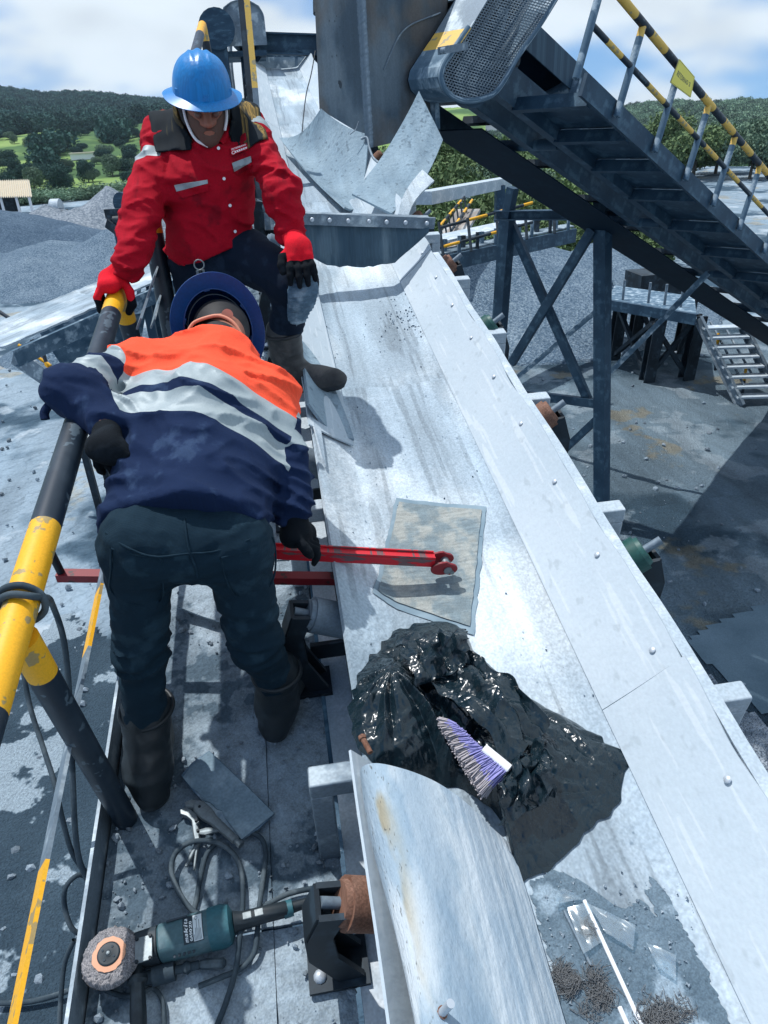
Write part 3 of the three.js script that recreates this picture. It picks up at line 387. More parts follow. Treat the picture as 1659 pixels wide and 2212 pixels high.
// ------------------------------------------------------------------ walkway
{
  const t = ithing('walkway', 'steel plate walkway thick with grey stone dust beside the conveyor', 'walkway', -0.3, 0, 0);
  let s = -0.75; const Ls = [1.45, 1.22, 1.22, 1.22, 1.22, 1.22, 1.22, 1.22];
  for (const l of Ls) {
    const s0 = s + 0.004, s1 = s + l - 0.004;
    meshI('deck_plate', shell(24, 50, (u, v) => { const x = lerp(-0.565, -0.1715, u), q = lerp(s1, s0, v); return L(x, fbm3(x * 9, q * 9, 1, 4) * 0.010 - 0.002, q); }, 0.012), M.deck, t);
    meshI('deck_plank', shell(8, 50, (u, v) => { const x = lerp(-0.170, -0.005, u), q = lerp(s1, s0, v); return L(x, fbm3(x * 9, q * 9, 4, 4) * 0.008 - 0.006, q); }, 0.012), M.deck, t);
    s += l;
  }
  meshI('toe_board', box(0.008, 0.13, 9.6, -0.574, 0.02, -4.05), M.steel, t);
  for (const x of [-0.54, -0.17]) meshI('bearer', beam(L(x, -0.09, -0.75), L(x, -0.09, 9), PChan(0.06, 0.14, 0.008), V(0, 1, 0)), M.navy, t);
  for (let q = -0.6; q < 9; q += 1.2) meshI('cross_bearer', beam(L(-0.55, -0.05, q), L(0.0, -0.05, q), PRect(0.05, 0.06), V(0, 1, 0)), M.darkSteel, t);
  for (const q of [0.4, 4.4, 8.4]) { const top = CI(-0.5, -0.16, q); meshW('leg', beam(top, V(top.x, -0.02, top.z), PI_(0.1, 0.1, 0.008), V(1, 0, 0)), M.navy, t); }
  // crumbs and chips of stone lying on the deck
  const r = rng(404), sg = []; for (let k = 0; k < 5; k++) { const g = new THREE.IcosahedronGeometry(1, 0), p = g.attributes.position; for (let i = 0; i < p.count; i++) { const q = V(p.getX(i), p.getY(i), p.getZ(i)), f = 0.75 + 0.5 * noise(q.x * 1.3 + k * 9, q.y * 1.3, q.z * 1.3); p.setXYZ(i, q.x * f, q.y * f * 0.6, q.z * f); } g.computeVertexNormals(); uvBox(g); sg.push(g); }
  sg.forEach((g, k) => {
    const N = 620, im = new THREE.InstancedMesh(g, M.stone, N), m4 = new THREE.Matrix4(), q = new THREE.Quaternion(), c = new THREE.Color(); let i = 0, guard = 0;
    while (i < N && guard++ < 20000) { const x = -0.56 + r() * 0.55, s1 = -0.2 + Math.pow(r(), 1.5) * 5; const dens = sst(-0.15, 0.25, fbm3(x * 4, s1 * 4, 3, 3)) + (x < -0.42 ? 0.5 : 0) + (x > -0.14 ? 0.35 : 0); if (r() > dens) continue; const z = (0.0022 + Math.pow(r(), 5) * 0.014) * (s1 > 2.4 ? 1.8 : 1); q.setFromEuler(new THREE.Euler(r() * 6, r() * 6, r() * 6)); m4.compose(V(x, fbm3(x * 9, s1 * 9, 1, 4) * 0.010 + z * 0.25, -s1), q, V(z, z, z)); im.setMatrixAt(i, m4); const b = 0.55 + r() * 0.6; c.setRGB(b, b, b); im.setColorAt(i, c); i++; }
    im.count = i; im.name = 'stone_chips'; im.userData.kind = 'stuff'; im.castShadow = im.receiveShadow = true; im.position.copy(t.worldToLocal(CI(0, 0, 0))); t.add(im);
  });
}
// ------------------------------------------------------------------ striped handrails of the walkway
function banded(parent, name, a, b, r, marks, mats, seg = 20) {        // a straight pipe painted in bands; marks: lengths 0..1 where the colour changes
  const o = new THREE.Group(); o.name = name; parent.add(o);
  for (let i = 0; i + 1 < marks.length; i++) { const p = a.clone().lerp(b, marks[i]), q = a.clone().lerp(b, marks[i + 1]); const g = cyl(p, q, r, r, seg, i > 0 && i + 2 < marks.length); parent.updateWorldMatrix(true, false); g.applyMatrix4(parent.matrixWorld.clone().invert()); mesh('paint_band', g, mats[i % mats.length], o); }
  return o;
}
{
  const t = ithing('handrail', 'thick yellow and black striped pipe handrail along the near walkway', 'handrail', -0.5, 0, 1.0);
  const n = 0.80, x = -0.522, P = (y0, x0) => { const q = INC(x0, y0, n); return q.s; };
  const s0 = 0.3, s1 = INC(262, 628, 0.80).s, len = s1 - s0, f = (s) => (s - s0) / len;
  const sy = [P(1540, 10), P(1140, 95), P(925, 165), P(680, 243)];
  banded(t, 'top_rail', CI(x, n, s0), CI(x - 0.002, n, s1), 0.031, [0, f(sy[0]), f(sy[1]), f(sy[3]), 1], [M.blackPaint, M.yellow, M.blackPaint, M.yellow]);
  banded(t, 'post', CI(x, n - 0.02, INC(80, 1345, 0.8).s), CI(-0.53, 0.0, 1.02), 0.029, [0.02, 0.16, 1], [M.yellow, M.blackPaint]);
  banded(t, 'post', CI(x, n - 0.01, s1), CI(-0.53, 0.0, s1 + 0.1), 0.031, [0, 0.13, 1], [M.yellow, M.blackPaint]);
  banded(t, 'post', CI(x, n - 0.02, 0.05), CI(-0.53, 0, 0.1), 0.032, [0, 0.16, 1], [M.yellow, M.blackPaint]);
  const m = 0.40, xm = -0.55, fb = [[0.40, 0.72, M.yellow], [0.72, 1.06, M.steel], [1.06, 1.235, M.steel], [1.235, 1.45, M.yellow], [1.45, 2.1, M.steel], [0.1, 0.40, M.steel]];
  const mr = new THREE.Group(); mr.name = 'mid_rail'; t.add(mr);
  for (const [a, b, mm] of fb) { const g = beam(CI(xm, m, a), CI(xm, m, b), PRect(0.008, 0.05), V(0.5, 0.8, 0.14)); g.applyMatrix4(t.matrixWorld.clone().invert()); mesh('paint_band', g, mm, mr); }
  // next section further up
  const u = ithing('handrail', 'black and yellow pipe handrail further up, behind the man in red', 'handrail', -0.45, 0, 2.9);
  banded(u, 'post', PX(327, 478, 2.6), PX(372, 730, 2.75), 0.035, [0, 0.1, 1], [M.yellow, M.blackPaint]);
  banded(u, 'top_rail', PX(327, 482, 2.6), PX(437, 55, 5.6), 0.033, [0, 0.1, 0.3, 0.4, 0.6, 0.7, 0.9, 1], [M.yellow, M.blackPaint]);
  banded(u, 'post', PX(437, 55, 5.6), PX(490, 330, 6.0), 0.033, [0, 0.12, 1], [M.yellowPale, M.blackPaint]);
  banded(u, 'post', PX(375, 290, 3.6), PX(425, 620, 4.0), 0.033, [0, 0.12, 1], [M.yellow, M.blackPaint]);
  for (const [a, b] of [[[345, 560, 2.75], [300, 700, 2.2]], [[352, 610, 2.8], [330, 700, 2.5]]]) meshW('mid_rail', beam(PX(...a), PX(...b), PRect(0.006, 0.04), V(0.5, 0.8, 0)), M.steel, u);
  // tall flat post beside the head end
  const w = thing('guard_post', 'tall black flat post with a yellow painted face above the red worker', 'post', CI(-0.06, 0, 5.2));
  const top = PX(521, -60, 5.0), bot = CI(-0.02, 0, 5.3), dir = bot.clone().sub(top);
  const seg = (a, b, dx, wd, mm) => meshW('post_face', beam(top.clone().addScaledVector(dir, a).add(V(dx, 0, 0)), top.clone().addScaledVector(dir, b).add(V(dx, 0, 0)), PRect(wd, 0.05), V(0, 0, 1)), mm, w);
  seg(0, 1, -0.02, 0.04, M.darkSteel); seg(0, 0.09, 0.021, 0.04, M.steel); seg(0.09, 0.43, 0.021, 0.041, M.yellowPale); seg(0.43, 1, 0.021, 0.04, M.steel);
}
// ------------------------------------------------------------------ head of the pale conveyor
{
  const t = thing('head_frame', 'dusty steel head frame with motor cowl at the top end of the pale conveyor', 'steel frame', CI(0.45, 0.2, 11.2));
  const d = 10.1, p = (x, y, dd = d) => PX(x, y, dd);
  meshW('end_plate', [prism([[0, 0], [1, 0], [1, 1], [0, 1]], 0.01, new THREE.Matrix4().makeBasis(p(682, 150).sub(p(553, 152)), p(553, 118).sub(p(553, 152)), V(0, 0, 1)).setPosition(p(553, 152)))], M.navyDusty, t);
  meshW('end_rib', [beam(p(640, 118, 9.98), p(640, 150, 9.98), PRect(0.04, 0.03), V(0, 0, 1)), beam(p(553, 120, 9.98), p(682, 121, 9.98), PRect(0.05, 0.03), V(0, 1, 0))], M.navyDusty, t);
  meshW('cross_beam', [beam(p(520, 92, 9.4), p(700, 98, 9.4), PI_(0.2, 0.24, 0.02), V(0, 1, 0))], M.navy, t);
  for (const [x, s] of [[556, 1], [676, -1]]) meshW('gusset', [prism([[0, 0], [0.3, 0], [0.16, -0.05], [0.05, -0.16], [0, -0.4]], 0.02, new THREE.Matrix4().makeBasis(V(s, 0, 0), V(0, 1, 0), V(0, 0, s)).setPosition(p(x - s * 12, 106, 9.4)))], M.navy, t);
  meshW('post', beam(p(530, 92, 9.4), p(545, 260, 9.6), PI_(0.16, 0.16, 0.02), V(0, 0, 1)), M.navy, t);
  meshW('post', beam(p(700, 98, 9.4), p(705, 260, 9.6), PI_(0.16, 0.16, 0.02), V(0, 0, 1)), M.navy, t);
  // motor under a curved sheet cowl
  const c = p(525, 48, 9.4);
  meshW('motor_cowl', shell(16, 6, (u, v) => { const a = lerp(-0.15, Math.PI + 0.15, u); return V(c.x + Math.cos(a) * -0.27, c.y + Math.sin(a) * 0.20 - 0.02 + 0.0, c.z + lerp(-0.5, 0.5, v)).add(V(0, Math.sin(a) > 0.9 ? 0.0 : 0, 0)); }, 0.01), M.steel, t);
  meshW('cowl_front', prism([[-0.27, -0.30], [0.27, -0.30], [0.27, 0.0], [0.22, 0.11], [0.12, 0.165], [0, 0.18], [-0.12, 0.165], [-0.22, 0.11], [-0.27, 0.0]], 0.012, new THREE.Matrix4().makeTranslation(c.x, c.y, c.z + 0.46)), M.steel, t);
  meshW('motor', [cyl(c.clone().add(V(0, -0.12, -0.4)), c.clone().add(V(0, -0.12, 0.4)), 0.2, 0.2, 20), box(0.5, 0.06, 0.9, c.x, c.y - 0.38, c.z), box(0.1, 0.3, 0.5, c.x + 0.18, c.y - 0.2, c.z)], M.navy, t);
  meshW('pulley_guard', [cyl(p(468, 62, 8.8), p(468, 62, 9.2), 0.22, 0.22, 20), box(0.2, 0.9, 0.3, p(468, 62, 9).x, p(468, 62, 9).y - 0.35, p(468, 62, 9).z)], M.navy, t);
  meshW('conduit', tube([p(497, 95), p(505, 70), p(512, 60), p(500, 75), p(498, 130), p(505, 200)], 0.03, 6), M.steel, t);
  meshW('handrail_bit', [cyl(p(683, -20, 8), p(684, 30, 8), 0.04), cyl(p(742, -20, 7), p(740, 6, 7), 0.09)], M.darkSteel, t);
}
// ------------------------------------------------------------------ transfer chute and its hanging rubber
const HH = V(0.5647, 0, 0.8253), WH = V(0.8253, 0, -0.5647), WD = V(0.757914, -0.395815, -0.518553), MD = V(0.326673, 0.91833, -0.223504);
const onPlane = (x, y, o, n) => { const v = camRay(x, y); return v.multiplyScalar(o.clone().sub(CAM).dot(n) / v.dot(n)).add(CAM); };
{
  const E = PX(806, 318, 5.25), t = thing('transfer_chute', 'tall open steel chute box with one worn brownish side pitted with holes', 'chute', V(E.x, E.y, E.z));
  const LN = V(-0.90, 0, 0.436).normalize();                           // worn left side looks towards the walkway
  const quad = (a, b, c, d, th, n) => { const nn = n.clone().multiplyScalar(-th), P = [a, b, c, d], Q = P.map((p) => p.clone().add(nn)), pos = [], f = (...l) => l.forEach((p) => pos.push(p.x, p.y, p.z)); const fq = (p, q, r, s) => f(p, q, r, p, r, s); fq(...P); fq(Q[3], Q[2], Q[1], Q[0]); for (let i = 0; i < 4; i++) fq(P[i], Q[i], Q[(i + 1) % 4], P[(i + 1) % 4]); const g = new THREE.BufferGeometry(); g.setAttribute('position', new THREE.Float32BufferAttribute(pos, 3)); g.computeVertexNormals(); return uvBox(g); };
  const LNp = WH.clone().multiplyScalar(-1);
  const a = onPlane(690, 236, E, LNp), b = onPlane(797, 300, E, LNp), c = onPlane(778, -70, E, LNp), d = onPlane(679, -10, E, LNp), d2 = onPlane(682, 45, E, LNp);
  meshW('worn_side', quad(d, a, b, c, 0.012, LNp), M.chuteSteel, t).userData.label = 'brown rusted side pitted with holes';
  for (const [x, y, s] of [[736, 183, 0.03], [733, 178, 0.018], [742, 100, 0.009], [728, 120, 0.008], [718, 122, 0.008], [724, 46, 0.008], [728, 35, 0.007], [735, 58, 0.007], [712, 45, 0.007]]) { const o = onPlane(x, y, E, LNp).addScaledVector(LNp, 0.004); const g = new THREE.CircleGeometry(s, 9), p = g.attributes.position; for (let i = 1; i < p.count; i++) { const k = 0.6 + 0.7 * Math.abs(noise(i * 1.7, x, y)); p.setXY(i, p.getX(i) * k * 0.8, p.getY(i) * k * 1.3); } g.applyMatrix4(new THREE.Matrix4().lookAt(LNp, V(0, 0, 0), V(0, 1, 0)).setPosition(o)); meshW('worn_hole', g, M.beltEdge, t); }
  const rb = onPlane(940, 288, E, HH), rt = onPlane(975, -70, E, HH), lt = onPlane(785, -70, E, HH);
  meshW('front_side', quad(lt, E, rb, rt, 0.012, HH), M.chuteSteel, t);
  const off = HH.clone().multiplyScalar(-0.9);
  meshW('far_side', quad(rt.clone(), rb.clone(), rb.clone().add(off), rt.clone().add(off), 0.012, WH), M.chuteSteel, t);
  // flame cut edge, rough and thick
  meshW('cut_edge', grid(4, 90, (u, v) => { const p = lt.clone().lerp(E, v).addScaledVector(LNp, 0.055 * u + 0.006).addScaledVector(HH, 0.012 - 0.03 * u); p.x += noise(v * 120, u * 9, 1) * 0.008; p.z += noise(v * 120, u * 9, 4) * 0.012; return p; }), M.steel, t);
  meshW('weld_line', tube([onPlane(828, 150, E, HH), onPlane(860, 80, E, HH), onPlane(880, 58, E, HH), onPlane(950, 28, E, HH)].map((p) => p.addScaledVector(HH, 0.006)), 0.006, 5), M.steel, t);
  meshW('stiffener', beam(onPlane(928, 110, E, HH).addScaledVector(HH, 0.03), onPlane(935, 280, E, HH).addScaledVector(HH, 0.03), PRect(0.05, 0.05), HH), M.navyDusty, t);
  const c4 = (x, y, dd) => PX(x, y, dd);
  const patchSheet = (name, label, q, sag, th, mm) => { const t2 = thing(name, label, 'rubber flap', q[2].clone()); meshW('flap', shell(24, 24, (u, v) => { const p = q[0].clone().lerp(q[1], u).lerp(q[3].clone().lerp(q[2], u), v), s = sag(u, v); return p.add(s); }, th), mm, t2); return t2; };
  const i2 = (x, y, n) => { const q = INC(x, y, n); return CI(q.x, q.n, q.s); };
  const f1 = patchSheet('rubber_flap', 'broad smooth grey rubber flap curving from the chute down onto the belt', [onPlane(693, 234, E, LNp), onPlane(796, 290, E, LNp), i2(745, 447, 0.34), i2(603, 297, 0.40)], (u, v) => V(0, -0.19 * Math.sin(v * 3.14) * (0.35 + 0.65 * u) - 0.03 * Math.sin(u * 3.14), 0.05 * Math.sin(v * 3.14)), 0.012, M.rubber);
  patchSheet('rubber_flap', 'stiff pitted grey rubber flap hanging in front of the dark chute side', [c4(905, 196, 4.95), c4(957, 302, 4.85), c4(848, 462, 4.25), c4(760, 418, 4.5)], (u, v) => V(0, -0.05 * Math.sin(v * 3.14), 0.05 * Math.sin(v * 4.2) * u + 0.015 * noise(u * 4, v * 4, 2)), 0.014, M.rubber);
  patchSheet('rubber_flap', 'narrow bent strip of pale rubber beside the pitted flap', [c4(912, 362, 4.5), c4(938, 386, 4.42), c4(882, 462, 4.12), c4(860, 458, 4.14)], (u, v) => V(-0.035 * Math.sin(v * 3.14), -0.01, 0.02 * Math.sin(v * 3.14)), 0.012, M.belt);
  const w1 = thing('tie_wire', 'thin wire hanging from the chute top down to the broad rubber flap', 'wire', c4(645, 285, 5.9)); meshW('wire', tube([c4(681, 110, 6.2), c4(672, 160, 6.1), c4(662, 200, 6.0), c4(656, 245, 5.9), c4(652, 290, 5.8)], 0.005, 5), M.darkSteel, w1);
  const w2 = thing('tie_wire', 'twisted wire ends tying the two rubber flaps together', 'wire', c4(800, 320, 4.9)); meshW('wire', [tube([c4(780, 300, 4.95), c4(792, 297, 4.93), c4(798, 320, 4.9), c4(806, 340, 4.86), c4(817, 351, 4.8)], 0.009, 5), tube([c4(775, 262, 5.2), c4(768, 280, 5.2), c4(756, 290, 5.2)], 0.004, 5)], M.steel, w2);
}
// ------------------------------------------------------------------ dark inclined conveyor coming in from the right
const BA = PX(950, 300, 7.0), BC = (tt, b, c) => BA.clone().addScaledVector(WD, tt).addScaledVector(HH, b).addScaledVector(MD, c);
{
  const t = thing('inclined_conveyor', 'dark steel inclined conveyor seen from below with bracketed side walkway', 'conveyor', BC(0, 0.6, 0));
  const T0 = -1.1, T1 = 13;
  meshW('return_belt', shell(6, 2, (u, v) => BC(lerp(T1, T0 + 0.9, v), lerp(0.02, 0.68, u), 0.0), 0.012), M.blackBelt, t);
  meshW('carrying_belt', shell(12, 2, (u, v) => { const b = lerp(-0.15, 1.05, u), e = Math.abs(u - 0.5) * 2; return BC(lerp(T1, T0, v), b, 0.48 + (e > 0.4 ? (e - 0.4) * 0.45 : 0)); }, 0.012), M.blackBelt, t);
  for (const [b, c, m] of [[-0.02, 0.14, M.navy], [0.80, 0.14, M.navy], [1.18, 0.16, M.navy]]) meshW('stringer', beam(BC(T0, b, c), BC(T1, b, c), PChan(0.09, b > 1 ? 0.26 : 0.22, 0.014), MD), m, t);
  for (let q = -0.8; q < 12; q += 1.15) { const id = meshW('idler', beam(BC(q, -0.1, 0.28), BC(q, 1.15, 0.28), PAng(0.07, 0.07, 0.01), MD), M.darkSteel, t); const inv = (g) => g.applyMatrix4(t.matrixWorld.clone().invert()); mesh('roller', inv(cyl(BC(q, 0.25, 0.40), BC(q, 0.68, 0.40), 0.06, 0.06, 12)), M.navyDusty, id); mesh('roller', inv(cyl(BC(q, 0.72, 0.40), BC(q, 1.08, 0.55), 0.06, 0.06, 12)), M.navyDusty, id); mesh('bracket', inv(beam(BC(q, 1.14, 0.22), BC(q, 1.14, 0.62), PRect(0.08, 0.03), WD)), M.navyDusty, id); }
  for (let q = 0.4; q < 12; q += 2.3) { const r2 = meshW('return_roller', cyl(BC(q, -0.05, 0.075), BC(q, 1.1, 0.075), 0.05, 0.05, 12), M.navy, t); r2.userData.label = 'return roller under the belt'; }
  // head pulley and its housing behind the guard
  meshW('head_pulley', [cyl(BC(-0.75, -0.05, 0.26), BC(-0.75, 0.85, 0.26), 0.27, 0.27, 24), cyl(BC(-0.75, 0.85, 0.26), BC(-0.75, 1.35, 0.26), 0.05, 0.05, 12)], M.darkSteel, t);
  meshW('head_cover', shell(10, 2, (u, v) => { const a = lerp(0.2, 2.6, u); return BC(-0.75 - Math.cos(a) * -0.45, lerp(-0.15, 1.0, v), 0.32 + Math.sin(a) * 0.42); }, 0.012), M.navy, t);
  meshW('side_cover', shell(2, 2, (u, v) => BC(lerp(-0.4, 5.0, u), 1.10, lerp(0.52, 0.74, v)), 0.012), M.navy, t);
  meshW('tail_plate', [beam(BC(-1.0, 0.1, 0.9), BC(-0.3, 0.9, 1.05), PRect(0.02, 0.28), V(0, 1, 0))], M.brownSteel, t);
  // side walkway: brackets and chequer plates
  const br = [-0.45, 0.21, 0.90, 1.70, 2.71, 3.75, 4.9, 6.1, 7.3, 8.5, 9.7, 10.9];
  br.forEach((q, i) => { meshW('deck_bracket', beam(BC(q, 1.20, 0.06), BC(q, 1.90, 0.06), PChan(0.06, 0.10, 0.01), MD), M.navy, t); if (i) meshW('deck_plate', beam(BC(br[i - 1] + 0.03, 1.555, 0.135), BC(q - 0.0, 1.555, 0.135), PRect(0.66, 0.008), MD), M.navy, t); });
  meshW('edge_channel', beam(BC(-0.62, 1.92, 0.10), BC(T1, 1.92, 0.10), PRect(0.03, 0.16), MD), M.navy, t);
}
{
  const t = thing('stair_rail', 'black and yellow striped pipe railing along the dark inclined conveyor', 'railing', BC(1, 1.97, 0.1));
  const B = 1.97, posts = [-0.79, -0.15, 0.56, 1.24, 1.95, 2.73, 3.6, 4.6, 5.7], top = 0.72, mid = 0.42, c0 = 0.06;
  const lerpMarks = (n) => { const m = []; for (let i = 0; i <= n; i++) m.push(i / n); return m; };
  posts.forEach((q, i) => banded(t, 'post', BC(q, B, top), BC(q, B, c0), 0.028, i ? [0, 0.14, 1] : [0, 0.05, 1], [i ? M.yellowPale : M.navyDusty, M.navyDusty], 12));
  banded(t, 'top_rail', BC(-1.1, B, top), BC(7, B, top), 0.032, lerpMarks(30), [M.yellowPale, M.blackPaint], 12);
  banded(t, 'mid_rail', BC(-0.79, B, mid), BC(7, B, mid), 0.022, [0, 0.03, 0.06, 0.12, 0.16, 0.20, 0.24, 0.28, 0.32, 0.36, 0.40, 0.45, 0.5, 0.6, 0.7, 0.8, 0.9, 1], [M.blackPaint, M.yellowPale], 12);
  const s = thing('sign', 'yellow sign reading RETORNO 3 hung on the striped railing', 'sign', BC(0.75, B + 0.04, 0.6));
  const cv = document.createElement('canvas'); cv.width = 512; cv.height = 340; const g = cv.getContext('2d'); g.fillStyle = '#e3d55c'; g.fillRect(0, 0, 512, 340); g.strokeStyle = '#5a5a30'; g.lineWidth = 6; g.strokeRect(12, 12, 488, 316); g.fillStyle = '#1d2a33'; g.font = 'bold 84px sans-serif'; g.textAlign = 'center'; g.textBaseline = 'middle'; g.save(); g.translate(256, 165); g.scale(0.82, 1.15); g.fillText('RETORNO 3', 0, 0); g.restore();
  const ct = new THREE.CanvasTexture(cv); ct.colorSpace = THREE.SRGBColorSpace;
  const q = [[1468, 127], [1501, 166], [1492, 211], [1448, 178]], o = BC(0.75, B + 0.05, 0.5), P = q.map(([x, y]) => onPlane(x, y, o, HH));
  const bg = new THREE.BufferGeometry(), nb = HH.clone().multiplyScalar(-0.006); const pos = [P[3], P[2], P[1], P[3], P[1], P[0]].flatMap((p) => [p.x, p.y, p.z]); bg.setAttribute('position', new THREE.Float32BufferAttribute(pos, 3)); bg.setAttribute('uv', new THREE.Float32BufferAttribute([0, 0, 1, 0, 1, 1, 0, 0, 1, 1, 0, 1], 2)); bg.computeVertexNormals(); meshW('sign_face', bg, mat({ map: ct, roughness: 0.5 }), s);
  const bk = bg.clone(); bk.translate(nb.x, nb.y, nb.z); meshW('sign_back', bk, M.zinc, s);
}
// pulley guard: rounded band with a wire mesh side
{
  const t = thing('belt_guard', 'long rounded pulley guard with wire mesh side and yellow striped band', 'machine guard', BC(-0.75, 1.45, 0.2));
  const o = BC(-0.75, 1.42, 0), N0 = HH;  // guard runs up to the right, side faces the camera
  const Pp = (x, y, off = 0) => onPlane(x, y, o, N0).addScaledVector(N0, off);
  const out = [[1012, 60], [985, 100], [957, 143], [952, 165], [958, 188], [975, 207], [1000, 217], [1030, 216], [1062, 205], [1078, 190], [1120, 120], [1165, 55], [1205, -10], [1235, -60], [1100, -90], [1060, -20]];
  const inn = [[1040, 60], [1010, 100], [990, 135], [984, 165], [996, 196], [1022, 208], [1048, 206], [1066, 194], [1118, 115], [1160, 50], [1200, -12], [1228, -60], [1110, -80], [1072, -10]];
  const rim = out.map(([x, y]) => Pp(x, y, 0)); const bandM = (i) => (i === 0 || i === 14 ? M.yellowPale : i === 15 ? M.steel : M.navyDusty);
  for (let i = 0; i < out.length; i++) { const a = rim[i], b = rim[(i + 1) % out.length]; if (i === 13) continue; meshW('guard_band', shell(1, 1, (u, v) => a.clone().lerp(b, u).addScaledVector(N0, 0.02 - 0.34 * v), 0.008), bandM(i), t); }
  // near face flange between band and mesh
  const cr = new THREE.CatmullRomCurve3(rim.slice(0, 14), false, 'centripetal'); meshW('flange', new THREE.TubeGeometry(cr, 80, 0.022, 6).toNonIndexed(), M.navyDusty, t);
  meshW('guard_back', (() => { const s = new THREE.Shape(out.map(([x, y]) => new THREE.Vector2(x, -y))); const g = new THREE.ShapeGeometry(s), p = g.attributes.position; for (let i = 0; i < p.count; i++) { const q = Pp(p.getX(i), -p.getY(i), -0.33); p.setXYZ(i, q.x, q.y, q.z); } g.computeVertexNormals(); const gg = g.toNonIndexed(); return [uvBox(gg)].length ? gg : gg; })(), M.darkSteel, t).visible = true;
  // wires: two crossing families clipped to the outline
  const inside = (x, y) => { let c = false; for (let i = 0, j = out.length - 1; i < out.length; j = i++) { const [xi, yi] = out[i], [xj, yj] = out[j]; if ((yi > y) !== (yj > y) && x < (xj - xi) * (y - yi) / (yj - yi) + xi) c = !c; } return c; };
  const wires = []; const fam = (dx, dy, ox, oy, n, step) => { for (let i = -n; i <= n; i++) { let start = null, prev = null; for (let k = -260; k <= 260; k += 4) { const x = 1090 + ox * i * step + dx * k, y = 70 + oy * i * step + dy * k, ins = inside(x, y); if (ins && !start) start = [x, y]; if ((!ins || k >= 260) && start && prev) { wires.push(beam(Pp(...start), Pp(...prev), PRect(0.0065, 0.004), HH)); start = null; } prev = [x, y]; } } };
  fam(0.55, -0.835, 0.835, 0.55, 34, 6.2); fam(0.96, 0.28, -0.28, 0.96, 44, 6.2);
  const w = meshW('mesh_screen', wires, M.steel, t); w.userData.kind = 'stuff';
  const pc = Pp(1035, 165, -0.12); meshW('pulley', [cyl(pc, pc.clone().addScaledVector(N0, 0.08), 0.2, 0.2, 24), cyl(pc.clone().addScaledVector(N0, -0.2), pc.clone().addScaledVector(N0, 0.1), 0.04, 0.04, 10)], M.navy, t);
  meshW('drive_belt', [beam(Pp(1010, 150, -0.1), Pp(1120, -40, -0.1), PRect(0.05, 0.02), V(1, 0, 0)), beam(Pp(1065, 180, -0.1), Pp(1180, -20, -0.1), PRect(0.05, 0.02), V(1, 0, 0))], M.steel, t);
  meshW('strap', [beam(Pp(935, 112, 0.05), Pp(998, 101, 0.05), PRect(0.012, 0.045), V(0, 1, 0)), cyl(Pp(940, 112, 0.05), Pp(940, 112, 0.1), 0.02, 0.02, 8)], M.steel, t);
  const sh = thing('shaft_end', 'round bearing housing between the chute and the mesh guard', 'bearing', PX(962, 155, 6.3)); meshW('housing', [cyl(PX(950, 158, 6.35), PX(990, 150, 6.1), 0.24, 0.24, 24), cyl(PX(940, 159, 6.4), PX(952, 158, 6.34), 0.20, 0.20, 24)], M.darkSteel, sh);
  const tp = thing('top_plate', 'rusty brown plate above the mesh guard beside the chute', 'plate', PX(1000, 25, 6.5)); meshW('plate', [beam(PX(962, 30, 6.4), PX(1045, 10, 6.2), PRect(0.02, 0.32), V(0, 1, 0))], M.brownSteel, tp); meshW('pipe', cyl(PX(990, 2, 6.3), PX(1055, -8, 6.2), 0.03), M.darkSteel, tp);
}
// trestle carrying the dark conveyor
{
  const o = BC(2.9, 0.5, 0), n = WH, Q = (x, y, k = 0) => onPlane(x, y, o.clone().addScaledVector(n, k), n);
  const t = thing('trestle', 'tall dark steel trestle with crossed braces under the inclined conveyor', 'trestle', V(Q(1296, 900).x, 0, Q(1296, 900).z));
  const down = (a, b) => { const d = b.clone().sub(a), k = (0 - a.y) / d.y; return a.clone().addScaledVector(d, k); };
  const lt = Q(1096, 475), rt = Q(1294, 455);
  meshW('leg', beam(rt.clone().add(V(0, 0.5, 0)), down(rt, Q(1299, 1130)), PRect(0.16, 0.17), HH), M.navy, t); meshW('leg', beam(lt, down(lt, Q(1076, 745)), PRect(0.16, 0.17), HH), M.navy, t);
  meshW('cap_beam', beam(Q(1072, 465), Q(1336, 463), PI_(0.14, 0.12, 0.012), V(0, 1, 0)), M.navy, t);
  meshW('knee_post', beam(Q(1095, 470), Q(1108, 405), PRect(0.12, 0.12), HH), M.navy, t);
  for (const [a, b, k, w2] of [[[1102, 480], [1272, 868], 0.06, 0.12], [[1280, 495], [1105, 785], -0.09, 0.12], [[1110, 848], [1290, 872], 0, 0.12], [[1290, 905], [1205, 985], 0, 0.1]]) meshW('brace', beam(Q(...a, k), Q(...b, k), PRect(0.07, w2), HH), M.navy, t);
  for (const [a, b] of [[[1300, 655], [1080, 840]], [[1525, 585], [1290, 825]]]) meshW('brace', beam(Q(...a, 1.6), Q(...b, 1.6), PAng(0.08, 0.08, 0.012), HH), M.navyDusty, t);
}
